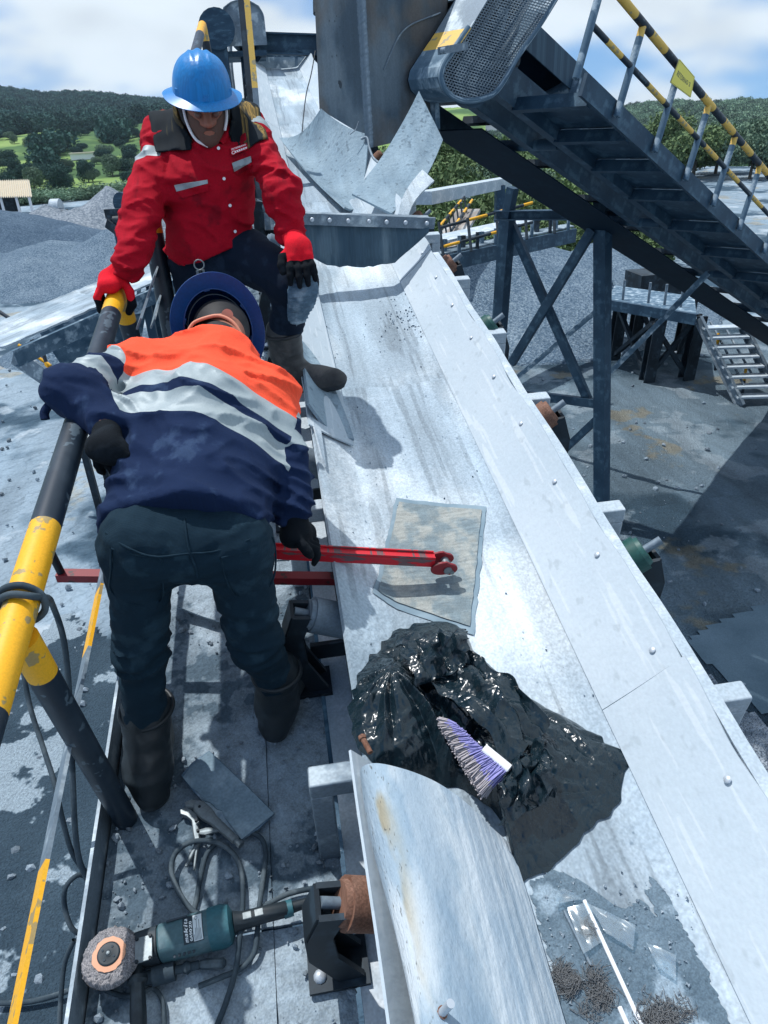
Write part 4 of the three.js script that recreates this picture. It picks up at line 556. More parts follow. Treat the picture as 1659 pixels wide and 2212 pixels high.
// ------------------------------------------------------------------ platform and stair further back on the right
{
  const H = 1.55, t = thing('work_platform', 'dark braced steel platform with pale dusty deck behind the trestle', 'platform', GND(1420, 800));
  const c = [[1300, 655], [1400, 625], [1480, 640], [1512, 672], [1390, 668]].map(([x, y]) => GND(x, y, H));
  const A = GND(1298, 655, H), Bq = GND(1505, 690, H), Cq = GND(1500, 640, H), Dq = GND(1320, 615, H);
  meshW('deck', shell(2, 2, (u, v) => Dq.clone().lerp(Cq, u).lerp(A.clone().lerp(Bq, u), v), 0.06), M.navyDusty, t);
  meshW('edge_beam', [beam(A, Bq, PChan(0.1, 0.22, 0.015), V(0, 1, 0)), beam(A, Dq, PChan(0.1, 0.22, 0.015), V(0, 1, 0))], M.navy, t);
  const legs = [[1322, 780], [1395, 828], [1480, 822], [1412, 758], [1365, 752], [1465, 770]];
  legs.forEach(([x, y], i) => { const g = GND(x, y); meshW('leg', beam(V(g.x + 0.1, H - 0.1, g.z), V(g.x, -0.1, g.z), PI_(0.26, 0.26, 0.03), V(0, 0, 1)), M.darkSteel, t); });
  for (const [i, j] of [[0, 1], [1, 0], [1, 2], [2, 1], [3, 4], [4, 0], [5, 2]]) { const a = GND(...legs[i]), b = GND(...legs[j]); meshW('brace', beam(V(a.x, 0.12, a.z), V(b.x, H - 0.2, b.z), PRect(0.09, 0.09), V(0, 0, 1)), M.darkSteel, t); }
  const hp = GND(1455, 720); meshW('hopper', [box(1.5, 0.7, 1.0, hp.x, 1.1, hp.z - 1.2)], M.darkSteel, t);
  for (const x of [1345, 1400, 1435, 1470]) { const p = GND(x, 648 + (x - 1345) * 0.12, H); meshW('post', cyl(p, p.clone().add(V(0, 0.45, 0)), 0.03, 0.03, 8), M.steel, t); }
  const s = thing('steel_stair', 'open steel stair with pale treads and yellow marked rods by the platform', 'stair', GND(1610, 880));
  const b0 = GND(1600, 878), t0 = GND(1508, 688, H - 0.05), side = V(0.80, 0, 0.16);
  meshW('stringer', beam(b0, t0, PChan(0.07, 0.2, 0.012), V(0, 1, 0)), M.steel, s); meshW('stringer', beam(b0.clone().add(side), t0.clone().add(side), PChan(0.07, 0.2, 0.012), V(0, 1, 0)), M.steel, s);
  for (let i = 1; i <= 8; i++) { const p = b0.clone().lerp(t0, i / 9), q = p.clone().add(side); meshW('tread', beam(p, q, PRect(0.24, 0.04), V(0, 1, 0)), M.paleSteel, s); }
  for (const [x, y0, y1, x1] of [[1552, 720, 800, 1545], [1612, 790, 855, 1603]]) { const a = PX(x, y0, 15.2), b = PX(x1, y1, 15.2); banded(s, 'stanchion', a, b, 0.03, [0, 0.5, 1], [M.yellow, M.darkSteel], 8); }
  meshW('hand_rod', [cyl(PX(1535, 695, 15.5), PX(1607, 832, 14.7), 0.025, 0.025, 6), cyl(PX(1568, 710, 15.5), PX(1625, 810, 14.9), 0.025, 0.025, 6)], M.steel, s);
}
// far conveyor with yellow marked rails behind the cross curtain
{
  const t = thing('far_conveyor', 'small far conveyor with yellow marked rails behind the trestle', 'conveyor', PX(1080, 540, 15));
  const d0 = 15, p = (x, y, d = d0) => PX(x, y, d);
  meshW('stringer', beam(p(940, 573, 14), p(1240, 508, 17), PRect(0.12, 0.3), V(0, 1, 0)), M.navy, t);
  meshW('deck', shell(1, 1, (u, v) => p(940, 561, 14).lerp(p(1240, 497, 17), u).add(V(0, 0.06, -0.5 * v)), 0.03), M.deck, t);
  meshW('belt', shell(1, 1, (u, v) => p(945, 535, 14.4).lerp(p(1150, 488, 16.6), u).add(V(0.15 * v, 0.05 + 0.05 * v, -0.7 * v)), 0.05), M.paleSteel, t);
  for (let i = 0; i < 7; i++) { const a = p(960 + i * 40, 552 - i * 9, 14.3 + i * 0.4); meshW('idler', [cyl(a, a.clone().add(V(0, 0.28, -0.1)), 0.05, 0.09, 8), beam(a.clone().add(V(0.3, -0.1, 0)), a.clone().add(V(0.3, 0.35, 0)), PRect(0.06, 0.06), V(0, 0, 1))], i % 2 ? M.darkSteel : M.navyDusty, t); }
  for (let i = 0; i < 5; i++) meshW('post', cyl(p(948 + i * 62, 480 - i * 9, 14), p(958 + i * 60, 556 - i * 13, 14), 0.03, 0.03, 6), M.darkSteel, t);
  banded(t, 'top_rail', p(950, 492, 14), p(1150, 438, 14.5), 0.03, [0, 0.05, 0.28, 0.5, 0.6, 0.75, 0.9, 1], [M.darkSteel, M.darkSteel, M.yellow, M.darkSteel, M.yellow, M.darkSteel, M.yellow], 8);
  banded(t, 'mid_rail', p(946, 536, 14), p(1150, 480, 14.5), 0.03, [0, 0.04, 0.22, 0.55, 0.72, 1], [M.darkSteel, M.yellow, M.darkSteel, M.yellow, M.darkSteel], 8);
  const c = thing('covered_gallery', 'pale closed conveyor gallery sloping up before the scrub', 'gallery', p(1000, 418, 22)); meshW('box', beam(p(915, 428, 20), p(1092, 394, 26), PRect(0.5, 0.34), V(0, 1, 0)), M.paleSteel, c); meshW('leg', [beam(p(1080, 400, 25), V(p(1080, 400, 25).x, 0, p(1080, 400, 25).z), PRect(0.3, 0.3), V(0, 0, 1))], M.navy, c);
  const s = thing('far_stair', 'far stairway with yellow striped rails rising beside the chute', 'stair', p(990, 480, 20));
  banded(s, 'rail', p(950, 488, 19), p(1003, 425, 21), 0.035, [0, 0.2, 0.35, 0.55, 0.7, 0.85, 1], [M.yellow, M.darkSteel], 8); banded(s, 'rail', p(975, 498, 19), p(1020, 432, 21), 0.035, [0, 0.2, 0.35, 0.55, 0.7, 0.85, 1], [M.darkSteel, M.yellow], 8);
  for (let i = 0; i < 7; i++) meshW('stanchion', cyl(p(952 + i * 8.5, 487 - i * 10, 19 + i * 0.28), p(957 + i * 8.5, 525 - i * 11, 19 + i * 0.28), 0.025, 0.025, 6), M.darkSteel, s);
  meshW('steps', beam(p(955, 545, 19), p(1012, 455, 21), PRect(0.7, 0.1), V(0, 1, 0)), M.brownSteel, s);
}
// ------------------------------------------------------------------ left: dusty conveyor, small rails, shed, screens
{
  const t = thing('side_conveyor', 'long dusty flat conveyor sloping behind the handrail on the left', 'conveyor', PX(180, 660, 8));
  const a = PX(-40, 742, 7.4), b = PX(395, 560, 9.6), n = V(0, 1, 0), ax = b.clone().sub(a).normalize(), sd = ax.clone().cross(n).normalize(), up = sd.clone().cross(ax);
  meshW('belt', shell(10, 40, (u, v) => a.clone().lerp(b, v).addScaledVector(sd, -0.42 + 0.84 * u).addScaledVector(up, -0.05 * Math.sin(u * 3.14) + 0.012 * noise(v * 30, u * 5, 1)), 0.02, (u, v, p) => [u * 0.84, v * 5]), M.belt, t);
  for (const k of [-0.45, 0.45]) meshW('stringer', beam(a.clone().addScaledVector(sd, k).addScaledVector(up, -0.12), b.clone().addScaledVector(sd, k).addScaledVector(up, -0.12), PChan(0.06, 0.17, 0.01), up), M.navyDusty, t);
  for (const q of [0.62, 0.9]) for (const k of [-0.4, 0.4]) { const p = a.clone().lerp(b, q).addScaledVector(sd, k).addScaledVector(up, -0.2); meshW('leg', beam(p, V(p.x, -0.05, p.z), PRect(0.1, 0.1), V(0, 0, 1)), M.navy, t); }
  const h = thing('hopper_bin', 'rusty grey hopper bin under the left conveyor beside the handrail', 'hopper', PX(205, 745, 10)); const c = PX(205, 742, 10); meshW('bin', [(() => { const g = new THREE.CylinderGeometry(0.95, 0.55, 0.9, 4, 1, true); g.rotateY(Math.PI / 4 + 0.3); g.translate(c.x, c.y, c.z); return flat(g); })()], M.navyDusty, h);
  for (const [k, q] of [[-1, -1], [1, -1], [1, 1], [-1, 1]]) meshW('leg', beam(V(c.x + 0.4 * k, c.y - 0.3, c.z + 0.4 * q), V(c.x + 0.4 * k, 0, c.z + 0.4 * q), PRect(0.09, 0.09), V(0, 0, 1)), M.darkSteel, h);
  const sr = thing('small_rail', 'small yellow and black railing beside the gravel under the left conveyor', 'railing', GND(90, 800)); const r = (x, y) => PX(x, y, 11);
  banded(sr, 'rail', r(70, 735), r(92, 758), 0.03, [0, 0.3, 0.7, 1], [M.blackPaint, M.yellow], 8); banded(sr, 'rail', r(92, 758), r(104, 800), 0.03, [0, 0.2, 0.6, 1], [M.yellow, M.blackPaint], 8); banded(sr, 'rail', r(40, 745), r(110, 790), 0.025, [0, 0.4, 0.6, 1], [M.yellow, M.blackPaint], 8); meshW('post', cyl(r(70, 735), r(69, 785), 0.035, 0.035, 8), M.darkSteel, sr); meshW('base_plate', beam(r(30, 768), r(95, 812), PRect(0.05, 0.3), V(0, 1, 0)), M.steel, sr);
  const s2 = thing('small_rail', 'short yellow and black railing before the smooth gravel yard at far left', 'railing', GND(10, 720)); banded(s2, 'rail', PX(-30, 655, 13), PX(32, 695, 13), 0.035, [0, 0.4, 0.85, 1], [M.yellow, M.blackPaint, M.yellow], 8);
  // open screen machine hidden partly by the red arm
  const m = thing('screen_machine', 'dark vibrating screen frame with round drum behind the red sleeve', 'machine', PX(270, 470, 17)); const p = (x, y, d = 17) => PX(x, y, d);
  meshW('frame', [beam(p(228, 462), p(300, 458), PRect(0.14, 0.2), V(0, 1, 0)), beam(p(232, 482), p(300, 530), PRect(0.12, 0.2), V(0, 1, 0)), beam(p(236, 462), p(238, 486), PRect(0.12, 0.12), V(0, 0, 1)), beam(p(262, 460), p(262, 505), PRect(0.12, 0.12), V(0, 0, 1)), beam(p(240, 480), p(300, 478), PRect(0.1, 0.14), V(0, 1, 0))], M.darkSteel, m); meshW('drum', [cyl(p(262, 440), p(285, 437, 17.3), 0.25, 0.25, 18)], M.navy, m); meshW('vibrator', cyl(p(246, 478), p(290, 474), 0.12, 0.12, 12), M.darkSteel, m); meshW('leg', [beam(p(300, 500), GND(300, 640), PRect(0.12, 0.12), V(0, 0, 1)), beam(p(250, 490), V(p(250, 490).x, 0, p(250, 490).z), PRect(0.12, 0.12), V(0, 0, 1))], M.navy, m);
  const m2 = thing('screen_machine', 'small far crusher with pale drum beside the jagged heap', 'machine', PX(120, 460, 50)); const e = (x, y) => PX(x, y, 46); meshW('body', [beam(e(92, 468), e(142, 462), PRect(1.2, 0.5), V(0, 1, 0)), beam(e(88, 462), e(118, 448), PRect(0.9, 0.3), V(0, 1, 0))], M.darkSteel, m2); meshW('drum', cyl(e(113, 450), e(132, 449), 0.55, 0.55, 14), M.paleSteel, m2);
  const sd2 = thing('shed', 'open shed with a cream corrugated roof behind the dark heap', 'shed', GND(20, 460)); const z = 52, A = PX(-70, 392, z), B = PX(62, 388, z), Cc = PX(68, 424, z - 4), D = PX(-70, 427, z - 4);
  meshW('roof', shell(120, 2, (u, v) => A.clone().lerp(B, u).lerp(D.clone().lerp(Cc, u), v).add(V(0, 0.06 * Math.sin(u * 120 * 1.5708 * 2 / 2), 0)), 0.03), M.roof, sd2); meshW('back_wall', beam(PX(-70, 436, z), PX(40, 434, z), PRect(0.1, 1.4), V(0, 1, 0)), M.darkSteel, sd2); for (const x of [-60, 0, 34, 62]) meshW('post', beam(PX(x, 424, z - 3.8), V(PX(x, 424, z - 3.8).x, 0, PX(x, 424, z - 3.8).z), PRect(0.14, 0.14), V(0, 0, 1)), M.white, sd2);
  // dusty haul road between the heaps, and the pale band of yard
  const hp = spot(-11.7, LR(0.17), HL(-11.7, 0.17)), hb = thing('farm_hut', 'tiny pale farm hut on the bright meadow', 'hut', hp); mesh('wall', box(9, 2.2, 4, 0, 1.1, 0), M.white, hb); mesh('roof', box(9.6, 0.5, 5, 0, 2.4, 0), M.roof, hb);
}
// ------------------------------------------------------------------ tools and litter round the repair
const il = (x, y, n) => { const q = INC(x, y, n); return L(q.x, q.n, q.s); };           // photo pixel at height n -> conveyor frame
const beltN = (x) => { for (let i = 0; i < BP.length - 1; i++) if (x >= BP[i][0] && x <= BP[i + 1][0]) return lerp(BP[i][1], BP[i + 1][1], (x - BP[i][0]) / (BP[i + 1][0] - BP[i][0])); return x < 0.1 ? 0.375 : 0.42; };
const onBelt = (x, y, lift = 0) => { let n = 0.28, q; for (let i = 0; i < 5; i++) { q = INC(x, y, n); n = beltN(q.x) + lift + ripple(q.x, q.s); } return L(q.x, n, q.s); };
function loft(a, b, up, secs, seg = 20) {                                               // rounded sections [t, rx, ry, power, dy]
  const m = frame(a, b, up), Ln = a.distanceTo(b), pos = [], idx = [], sg = (v, p) => Math.sign(v) * Math.pow(Math.abs(v), p);
  for (const [t, rx, ry, pw = 1, dy = 0] of secs) for (let i = 0; i < seg; i++) { const an = i / seg * 6.28318, p = V(sg(Math.cos(an), pw) * rx, sg(Math.sin(an), pw) * ry + dy, t * Ln).applyMatrix4(m); pos.push(p.x, p.y, p.z); }
  const ns = secs.length; for (let j = 0; j < ns - 1; j++) for (let i = 0; i < seg; i++) { const p = j * seg + i, q = j * seg + (i + 1) % seg; idx.push(p, q, q + seg, p, q + seg, p + seg); }
  for (const [j, f] of [[0, 1], [ns - 1, 0]]) { const c = pos.length / 3, cc = V(0, secs[j][4] ?? 0, secs[j][0] * Ln).applyMatrix4(m); pos.push(cc.x, cc.y, cc.z); for (let i = 0; i < seg; i++) { const p = j * seg + i, q = j * seg + (i + 1) % seg; idx.push(...(f ? [c, q, p] : [c, p, q])); } }
  const g = new THREE.BufferGeometry(); g.setAttribute('position', new THREE.Float32BufferAttribute(pos, 3)); g.setIndex(idx); const o = toCreasedNormals(g, 0.6); return uvBox(o);
}
// bare dark rubber where the dust was scraped away, low on the belt
{
  const rim = [[1148, 1920], [1180, 1880], [1250, 1900], [1300, 1935], [1340, 1960], [1385, 1945], [1420, 1985], [1400, 1930], [1405, 1895], [1440, 1930], [1470, 1990], [1500, 2050], [1540, 2130], [1580, 2240], [1500, 2260], [1330, 2260], [1230, 2260], [1190, 2080], [1160, 1980]];
  const c = new THREE.CatmullRomCurve3(rim.map(([x, y]) => V(x, y, 0)), true, 'centripetal'), P = []; for (let i = 0; i < 260; i++) { const p = c.getPoint(i / 260), k = noise(p.x * 0.05, p.y * 0.05, 3) * 16 + noise(p.x * 0.2, p.y * 0.2, 5) * 8; P.push(new THREE.Vector2(p.x + k, p.y + k * 0.7)); }
  const g = new THREE.ShapeGeometry(new THREE.Shape(P)), p = g.attributes.position, uv = []; for (let i = 0; i < p.count; i++) { const q = onBelt(p.getX(i), p.getY(i), 0.003); p.setXYZ(i, q.x, q.y, q.z); uv.push(q.x, q.z); } g.setAttribute('uv', new THREE.Float32BufferAttribute(uv, 2)); g.computeVertexNormals();
  const m = mat({ map: tex(512, 512, 0.55, (u, v) => { const a = fbm(u, v, 6, 6, 501), d = sst(0.56, 0.66, fbm(u, v, 5, 6, 503)), gr = speck(u, v, 256, 5); return mix3(mix3([0.30, 0.37, 0.42], [0.43, 0.50, 0.55], a), [0.62, 0.69, 0.74], d * 0.7).map((q) => q * (0.85 + gr * 0.22)); }), roughness: 0.85, bumpMap: beltBump, bumpScale: 0.006, side: THREE.DoubleSide });
  const o = mesh('bare_rubber', g, m, conv); o.userData.label = 'dark gritty bare rubber low on the belt';
}
// curled belt sheet in front
{
  const t = ithing('curled_belt', 'stiff pale belt sheet curled over into an arch on the near belt edge', 'belt sheet', 0.2, 0.35, 0.3);
  const pr = [[0.062, 0.385], [0.055, 0.435], [0.063, 0.478], [0.090, 0.503], [0.130, 0.502], [0.178, 0.478], [0.225, 0.438], [0.270, 0.388], [0.310, 0.332], [0.345, 0.287]];
  const cv = new THREE.CatmullRomCurve3(pr.map(([x, n]) => V(x, n, 0)));
  const fn = (u, v) => { const p = cv.getPoint(u), near = v; const e = lerp(0.79 - 0.13 * Math.pow(u, 1.3), -0.62, v); const open = sst(0, 0.5, v); return L(p.x + (u < 0.35 ? 0.065 * open * (1 - u / 0.35) : 0) + 0.006 * noise(v * 5, u * 2, 1), p.y + 0.014 * noise(v * 4, u * 3, 6) * sst(0, 0.2, 1 - u) + (u < 0.3 ? 0.06 * open * (1 - u / 0.3) : 0), e); };
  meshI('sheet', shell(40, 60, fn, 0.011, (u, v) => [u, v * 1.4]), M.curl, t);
  meshI('inner_plate', shell(6, 40, (u, v) => { const s = lerp(0.84, -0.62, v); return L(0.125 - u * 0.086 + 0.002 * noise(s * 5, 1, 1), lerp(0.306, 0.432, u), s); }, 0.006), M.skirt, t);
  meshI('stud', [cyl(fn(0.42, 0.30), fn(0.42, 0.30).add(V(0.012, 0.035, 0)), 0.0065, 0.0065, 10)], M.zinc, t);
  meshI('stud_rust', [(() => { const c = fn(0.42, 0.30); const g = grid(8, 8, (a, b) => { const an = a * 6.283, r = 0.014 * b * (0.75 + 0.4 * noise(Math.cos(an), Math.sin(an), 3)); const q = fn(0.42 + Math.cos(an) * r / 0.5, 0.30 + Math.sin(an) * r / 1.48); return q.add(V(0.001, 0.003, 0)); }); return g; })()], M.rust, t);
  for (const s of [0.72, 0.28]) { const b = mesh('bolt', bolt, M.zinc, t); b.position.copy(t.worldToLocal(CI(0.040, 0.385, s))); b.rotation.z = -1.45; }
}
// black plastic bag
{
  const t = ithing('plastic_bag', 'crumpled glossy black plastic bag lying on the conveyor belt with a brush on it', 'bag', 0.32, 0.3, 0.8);
  const out = [[762, 1490], [775, 1455], [800, 1420], [850, 1372], [890, 1352], [935, 1345], [985, 1352], [1008, 1375], [1022, 1405], [1062, 1440], [1110, 1482], [1160, 1520], [1215, 1552], [1285, 1588], [1335, 1622], [1362, 1650], [1352, 1690], [1325, 1745], [1265, 1805], [1205, 1858], [1150, 1905], [1125, 1912], [1112, 1885], [1098, 1830], [1085, 1780], [1060, 1745], [1000, 1705], [930, 1690], [860, 1672], [800, 1650], [765, 1600], [752, 1545]];
  const cu = new THREE.CurvePath(), op = out.map(([x, y]) => { const p = onBelt(x, y, 0.0); return V(p.x, 0, p.z); }); op.forEach((p, i) => cu.add(new THREE.LineCurve3(p, op[(i + 1) % op.length]))); const ctr = onBelt(1010, 1585); ctr.y = 0;
  // crumpled film: random heights on a skewed lattice joined by flat facets
  const facet = (x, y, sd) => { const sk = (x + y) * 0.366, X = x + sk, Y = y + sk, i = Math.floor(X), j = Math.floor(Y), fx = X - i, fy = Y - j, h = (a, b) => LAT[((a * 157 + b * 1619 + sd * 7919) % 65536 + 65536) & 65535]; return fx > fy ? h(i, j) * (1 - fx) + h(i + 1, j) * (fx - fy) + h(i + 1, j + 1) * fy : h(i, j) * (1 - fy) + h(i, j + 1) * (fy - fx) + h(i + 1, j + 1) * fx; };
  const pleat = (t, sd) => { const i = Math.floor(t), f = t - i, h = (a) => LAT[((a * 157 + sd * 7919) % 65536 + 65536) & 65535]; return lerp(h(i), h(i + 1), f); };
  const NA = 460, NR = 210;
  const pts = cu.getSpacedPoints(NA);
  const g = grid(NA, NR, (u, v) => {
    const o = pts[Math.round(u * NA)], r = 1 - v * 0.995; const wob = 1 + 0.05 * (pleat(u * 90, 5) - 0.5) * r; const p = ctr.clone().lerp(o, r * wob);
    const th = 1 - Math.pow(r, 2.6); const lump = 0.055 + 0.06 * Math.exp(-(((p.x - 0.15) / 0.13) ** 2 + ((p.z + 1.02) / 0.16) ** 2)) + 0.045 * Math.exp(-(((p.x - 0.36) / 0.13) ** 2 + ((p.z + 0.80) / 0.10) ** 2)) - 0.03 * Math.exp(-(((p.x - 0.52) / 0.14) ** 2 + ((p.z + 0.74) / 0.1) ** 2));
    const wx = p.x + 0.008 * noise(p.x * 9, p.z * 9, 8), wz = p.z + 0.008 * noise(p.x * 9, p.z * 9, 5);
    // pleats fanning from the twisted neck and from the far corner, plus fine crinkles
    const g1 = V(0.165, 0, -1.05), g2 = V(0.60, 0, -0.745), a1 = Math.atan2(wz - g1.z, wx - g1.x), r1 = Math.hypot(wz - g1.z, wx - g1.x), a2 = Math.atan2(wz - g2.z, wx - g2.x), r2 = Math.hypot(wz - g2.z, wx - g2.x);
    const dirf = pleat(a1 * 7.5 + 1.2 * noise(r1 * 7, a1 * 1.2, 2), 1) * 0.062 * sst(0.0, 0.10, r1) * sst(0.55, 0.20, r1) + pleat(a2 * 8 + 0.9 * noise(r2 * 6, a2, 5), 3) * 0.030 * sst(0.02, 0.12, r2) * sst(0.40, 0.12, r2);
    const d2 = facet((wx * 0.3 - wz * 0.95) * 17, (wx * 0.95 + wz * 0.3) * 8, 9) * 0.030, d3 = facet((wx + wz) * 50 + 3, (wz - wx) * 22, 4) * 0.009 + facet((wx - wz) * 90, (wx + wz) * 60, 6) * 0.003;
    const gully = -0.035 * Math.exp(-(((p.x - 0.235 - (p.z + 1.0) * 0.35) / 0.02) ** 2)) * sst(-0.6, -0.9, p.z) - 0.03 * Math.exp(-(((p.x - 0.33 + (p.z + 0.9) * 0.8) / 0.016) ** 2));
    return V(p.x, beltN(clamp(p.x, 0.08, 0.79)) + 0.004 + th * Math.max(0.006, lump * 1.25 + 0.058 - dirf - d2 - d3 + gully), p.z);
  }, (u, v, p) => [p.x, p.z]);
  const bump = tex(512, 512, 0.3, (u, v) => { const a = Math.abs(fbm(u, v, 6, 3, 601) - 0.5) * 2.6, b = Math.abs(fbm(u, v, 14, 3, 605) - 0.5) * 2; return [a * 0.65 + b * 0.35, 0, 0].fill(clamp(a * 0.65 + b * 0.35)); }, false);
  M.bag = new THREE.MeshPhysicalMaterial({ color: col(0.006, 0.016, 0.023), roughness: 0.25, bumpMap: bump, bumpScale: 0.007, clearcoat: 0, specularIntensity: 1 });
  meshI('bag_film', g, M.bag, t);
  // a loose fold of film lying over the brush and the open hem
  const fl = (name, q, amp, sd) => meshI(name, shell(90, 60, (u, v) => { const p = q[0].clone().lerp(q[1], u).lerp(q[3].clone().lerp(q[2], u), v); p.y += amp * Math.sin(v * 3.14) - facet(u * 4 + sd, v * 2.2, sd) * 0.045 - facet(u * 9, v * 4 + sd, sd + 3) * 0.016 + 0.026; p.x += 0.02 * noise(u * 5, v * 5, sd + 3); p.z += 0.02 * noise(u * 5, v * 5, sd + 6); return p; }, 0.002), M.bag, t);
  const q = (x, y, n) => il(x, y, n);
  fl('bag_fold', [q(925, 1470, 0.42), q(1010, 1400, 0.41), q(1190, 1560, 0.385), q(1110, 1650, 0.40)], 0.03, 1);
  fl('bag_fold', [q(1090, 1640, 0.385), q(1165, 1600, 0.385), q(1200, 1720, 0.36), q(1075, 1790, 0.345)], 0.035, 5);
  fl('bag_fold', [q(850, 1385, 0.40), q(1000, 1365, 0.40), q(1015, 1430, 0.42), q(900, 1480, 0.43)], 0.03, 9);
}
// brush head with purple bristles
{
  const t = ithing('brush', 'brush head with dusty purple bristles and white block on the black bag', 'brush', 0.33, 0.4, 0.8);
  const b0 = il(985, 1562, 0.415), b1 = il(1092, 1665, 0.395), t0 = il(950, 1552, 0.40), t1 = il(1045, 1712, 0.36), r = rng(71), base = [], tip = [];
  for (let i = 0; i < 1500; i++) { const u = r(), w = r(), p = b0.clone().lerp(b1, u).add(V((r() - 0.5) * 0.006, -0.028 * w, (r() - 0.5) * 0.006)), e = t0.clone().lerp(t1, clamp(u + (r() - 0.5) * 0.08)).add(V((r() - 0.5) * 0.014, -0.022 * w + (r() - 0.5) * 0.012, (r() - 0.5) * 0.014)), m = p.clone().lerp(e, 0.5 + r() * 0.2).add(V(0, 0.004, 0)); base.push(cyl(p, m, 0.0013, 0.0013, 3, true)); tip.push(cyl(m, e, 0.0014, 0.0017, 3, true)); }
  const bs = meshI('bristles', base, mat({ color: col(0.29, 0.28, 0.58), roughness: 0.7 }), t), tp = meshI('bristle_tips', tip, mat({ color: col(0.42, 0.39, 0.41), roughness: 1 }), t); bs.userData.kind = tp.userData.kind = 'stuff';
  meshI('block', loft(b0.clone().lerp(b1, 0.5).add(V(0.006, -0.018, 0.0)), b1.clone().add(V(0.010, -0.018, -0.006)), V(0, 1, 0), [[0, 0.008, 0.016, 0.5], [0.02, 0.011, 0.02, 0.5], [0.98, 0.011, 0.02, 0.5], [1, 0.008, 0.016, 0.5]]), M.white, t);
}
// red belt clamp
{
  const t = ithing('belt_clamp', 'red steel belt clamp bars with round jaws reaching across the belt', 'clamp', 0.1, 0.35, 1.4);
  const a = il(150, 1190, 0.47), b = il(935, 1208, 0.405), n = 0.40;
  const u0 = il(560, 1190, 0.41), u1 = il(938, 1209, 0.350); meshI('upper_bar', [beam(u0, u1, PRect(0.032, 0.028), V(0, 1, 0)), beam(u0.clone().add(V(0, 0.015, 0.013)), u1.clone().add(V(0, 0.015, 0.013)), PRect(0.004, 0.012), V(0, 1, 0)), beam(u0.clone().add(V(0, 0.015, -0.013)), u1.clone().add(V(0, 0.015, -0.013)), PRect(0.004, 0.012), V(0, 1, 0))], M.redPaint, t);
  const l0 = il(125, 1243, 0.33), l1 = il(750, 1250, 0.29); meshI('lower_bar', beam(l0, l1, PRect(0.03, 0.026), V(0, 1, 0)), M.redDeep, t);
  meshI('peg', [cyl(l0.clone().add(V(0.012, 0, 0)), l0.clone().add(V(0.012, 0.11, 0.012)), 0.011, 0.011, 12)], M.darkSteel, t);
  meshI('yoke', [beam(u0, il(560, 1240, 0.32), PRect(0.03, 0.03), V(0, 0, 1))], M.redDeep, t);
  const e = il(954, 1216, 0.335); for (const k of [-0.022, 0.022]) { const pts = []; for (let i = 0; i < 22; i++) { const an = i / 22 * 6.283; pts.push([Math.cos(an) * 0.036 + (Math.cos(an) > 0 ? 0.004 : 0), Math.sin(an) * 0.022 - (Math.cos(an) > 0.3 ? 0.006 : 0)]); } meshI('jaw_plate', prism(pts, 0.006, new THREE.Matrix4().makeTranslation(e.x, e.y, e.z + k - 0.003), 0.001), M.redDeep, t); }
  meshI('jaw_roller', [cyl(e.clone().add(V(0.012, -0.006, -0.03)), e.clone().add(V(0.012, -0.006, 0.03)), 0.012, 0.012, 14), cyl(e.clone().add(V(0.024, -0.014, -0.032)), e.clone().add(V(0.024, -0.014, 0.032)), 0.006, 0.006, 10)], M.chrome, t);
}
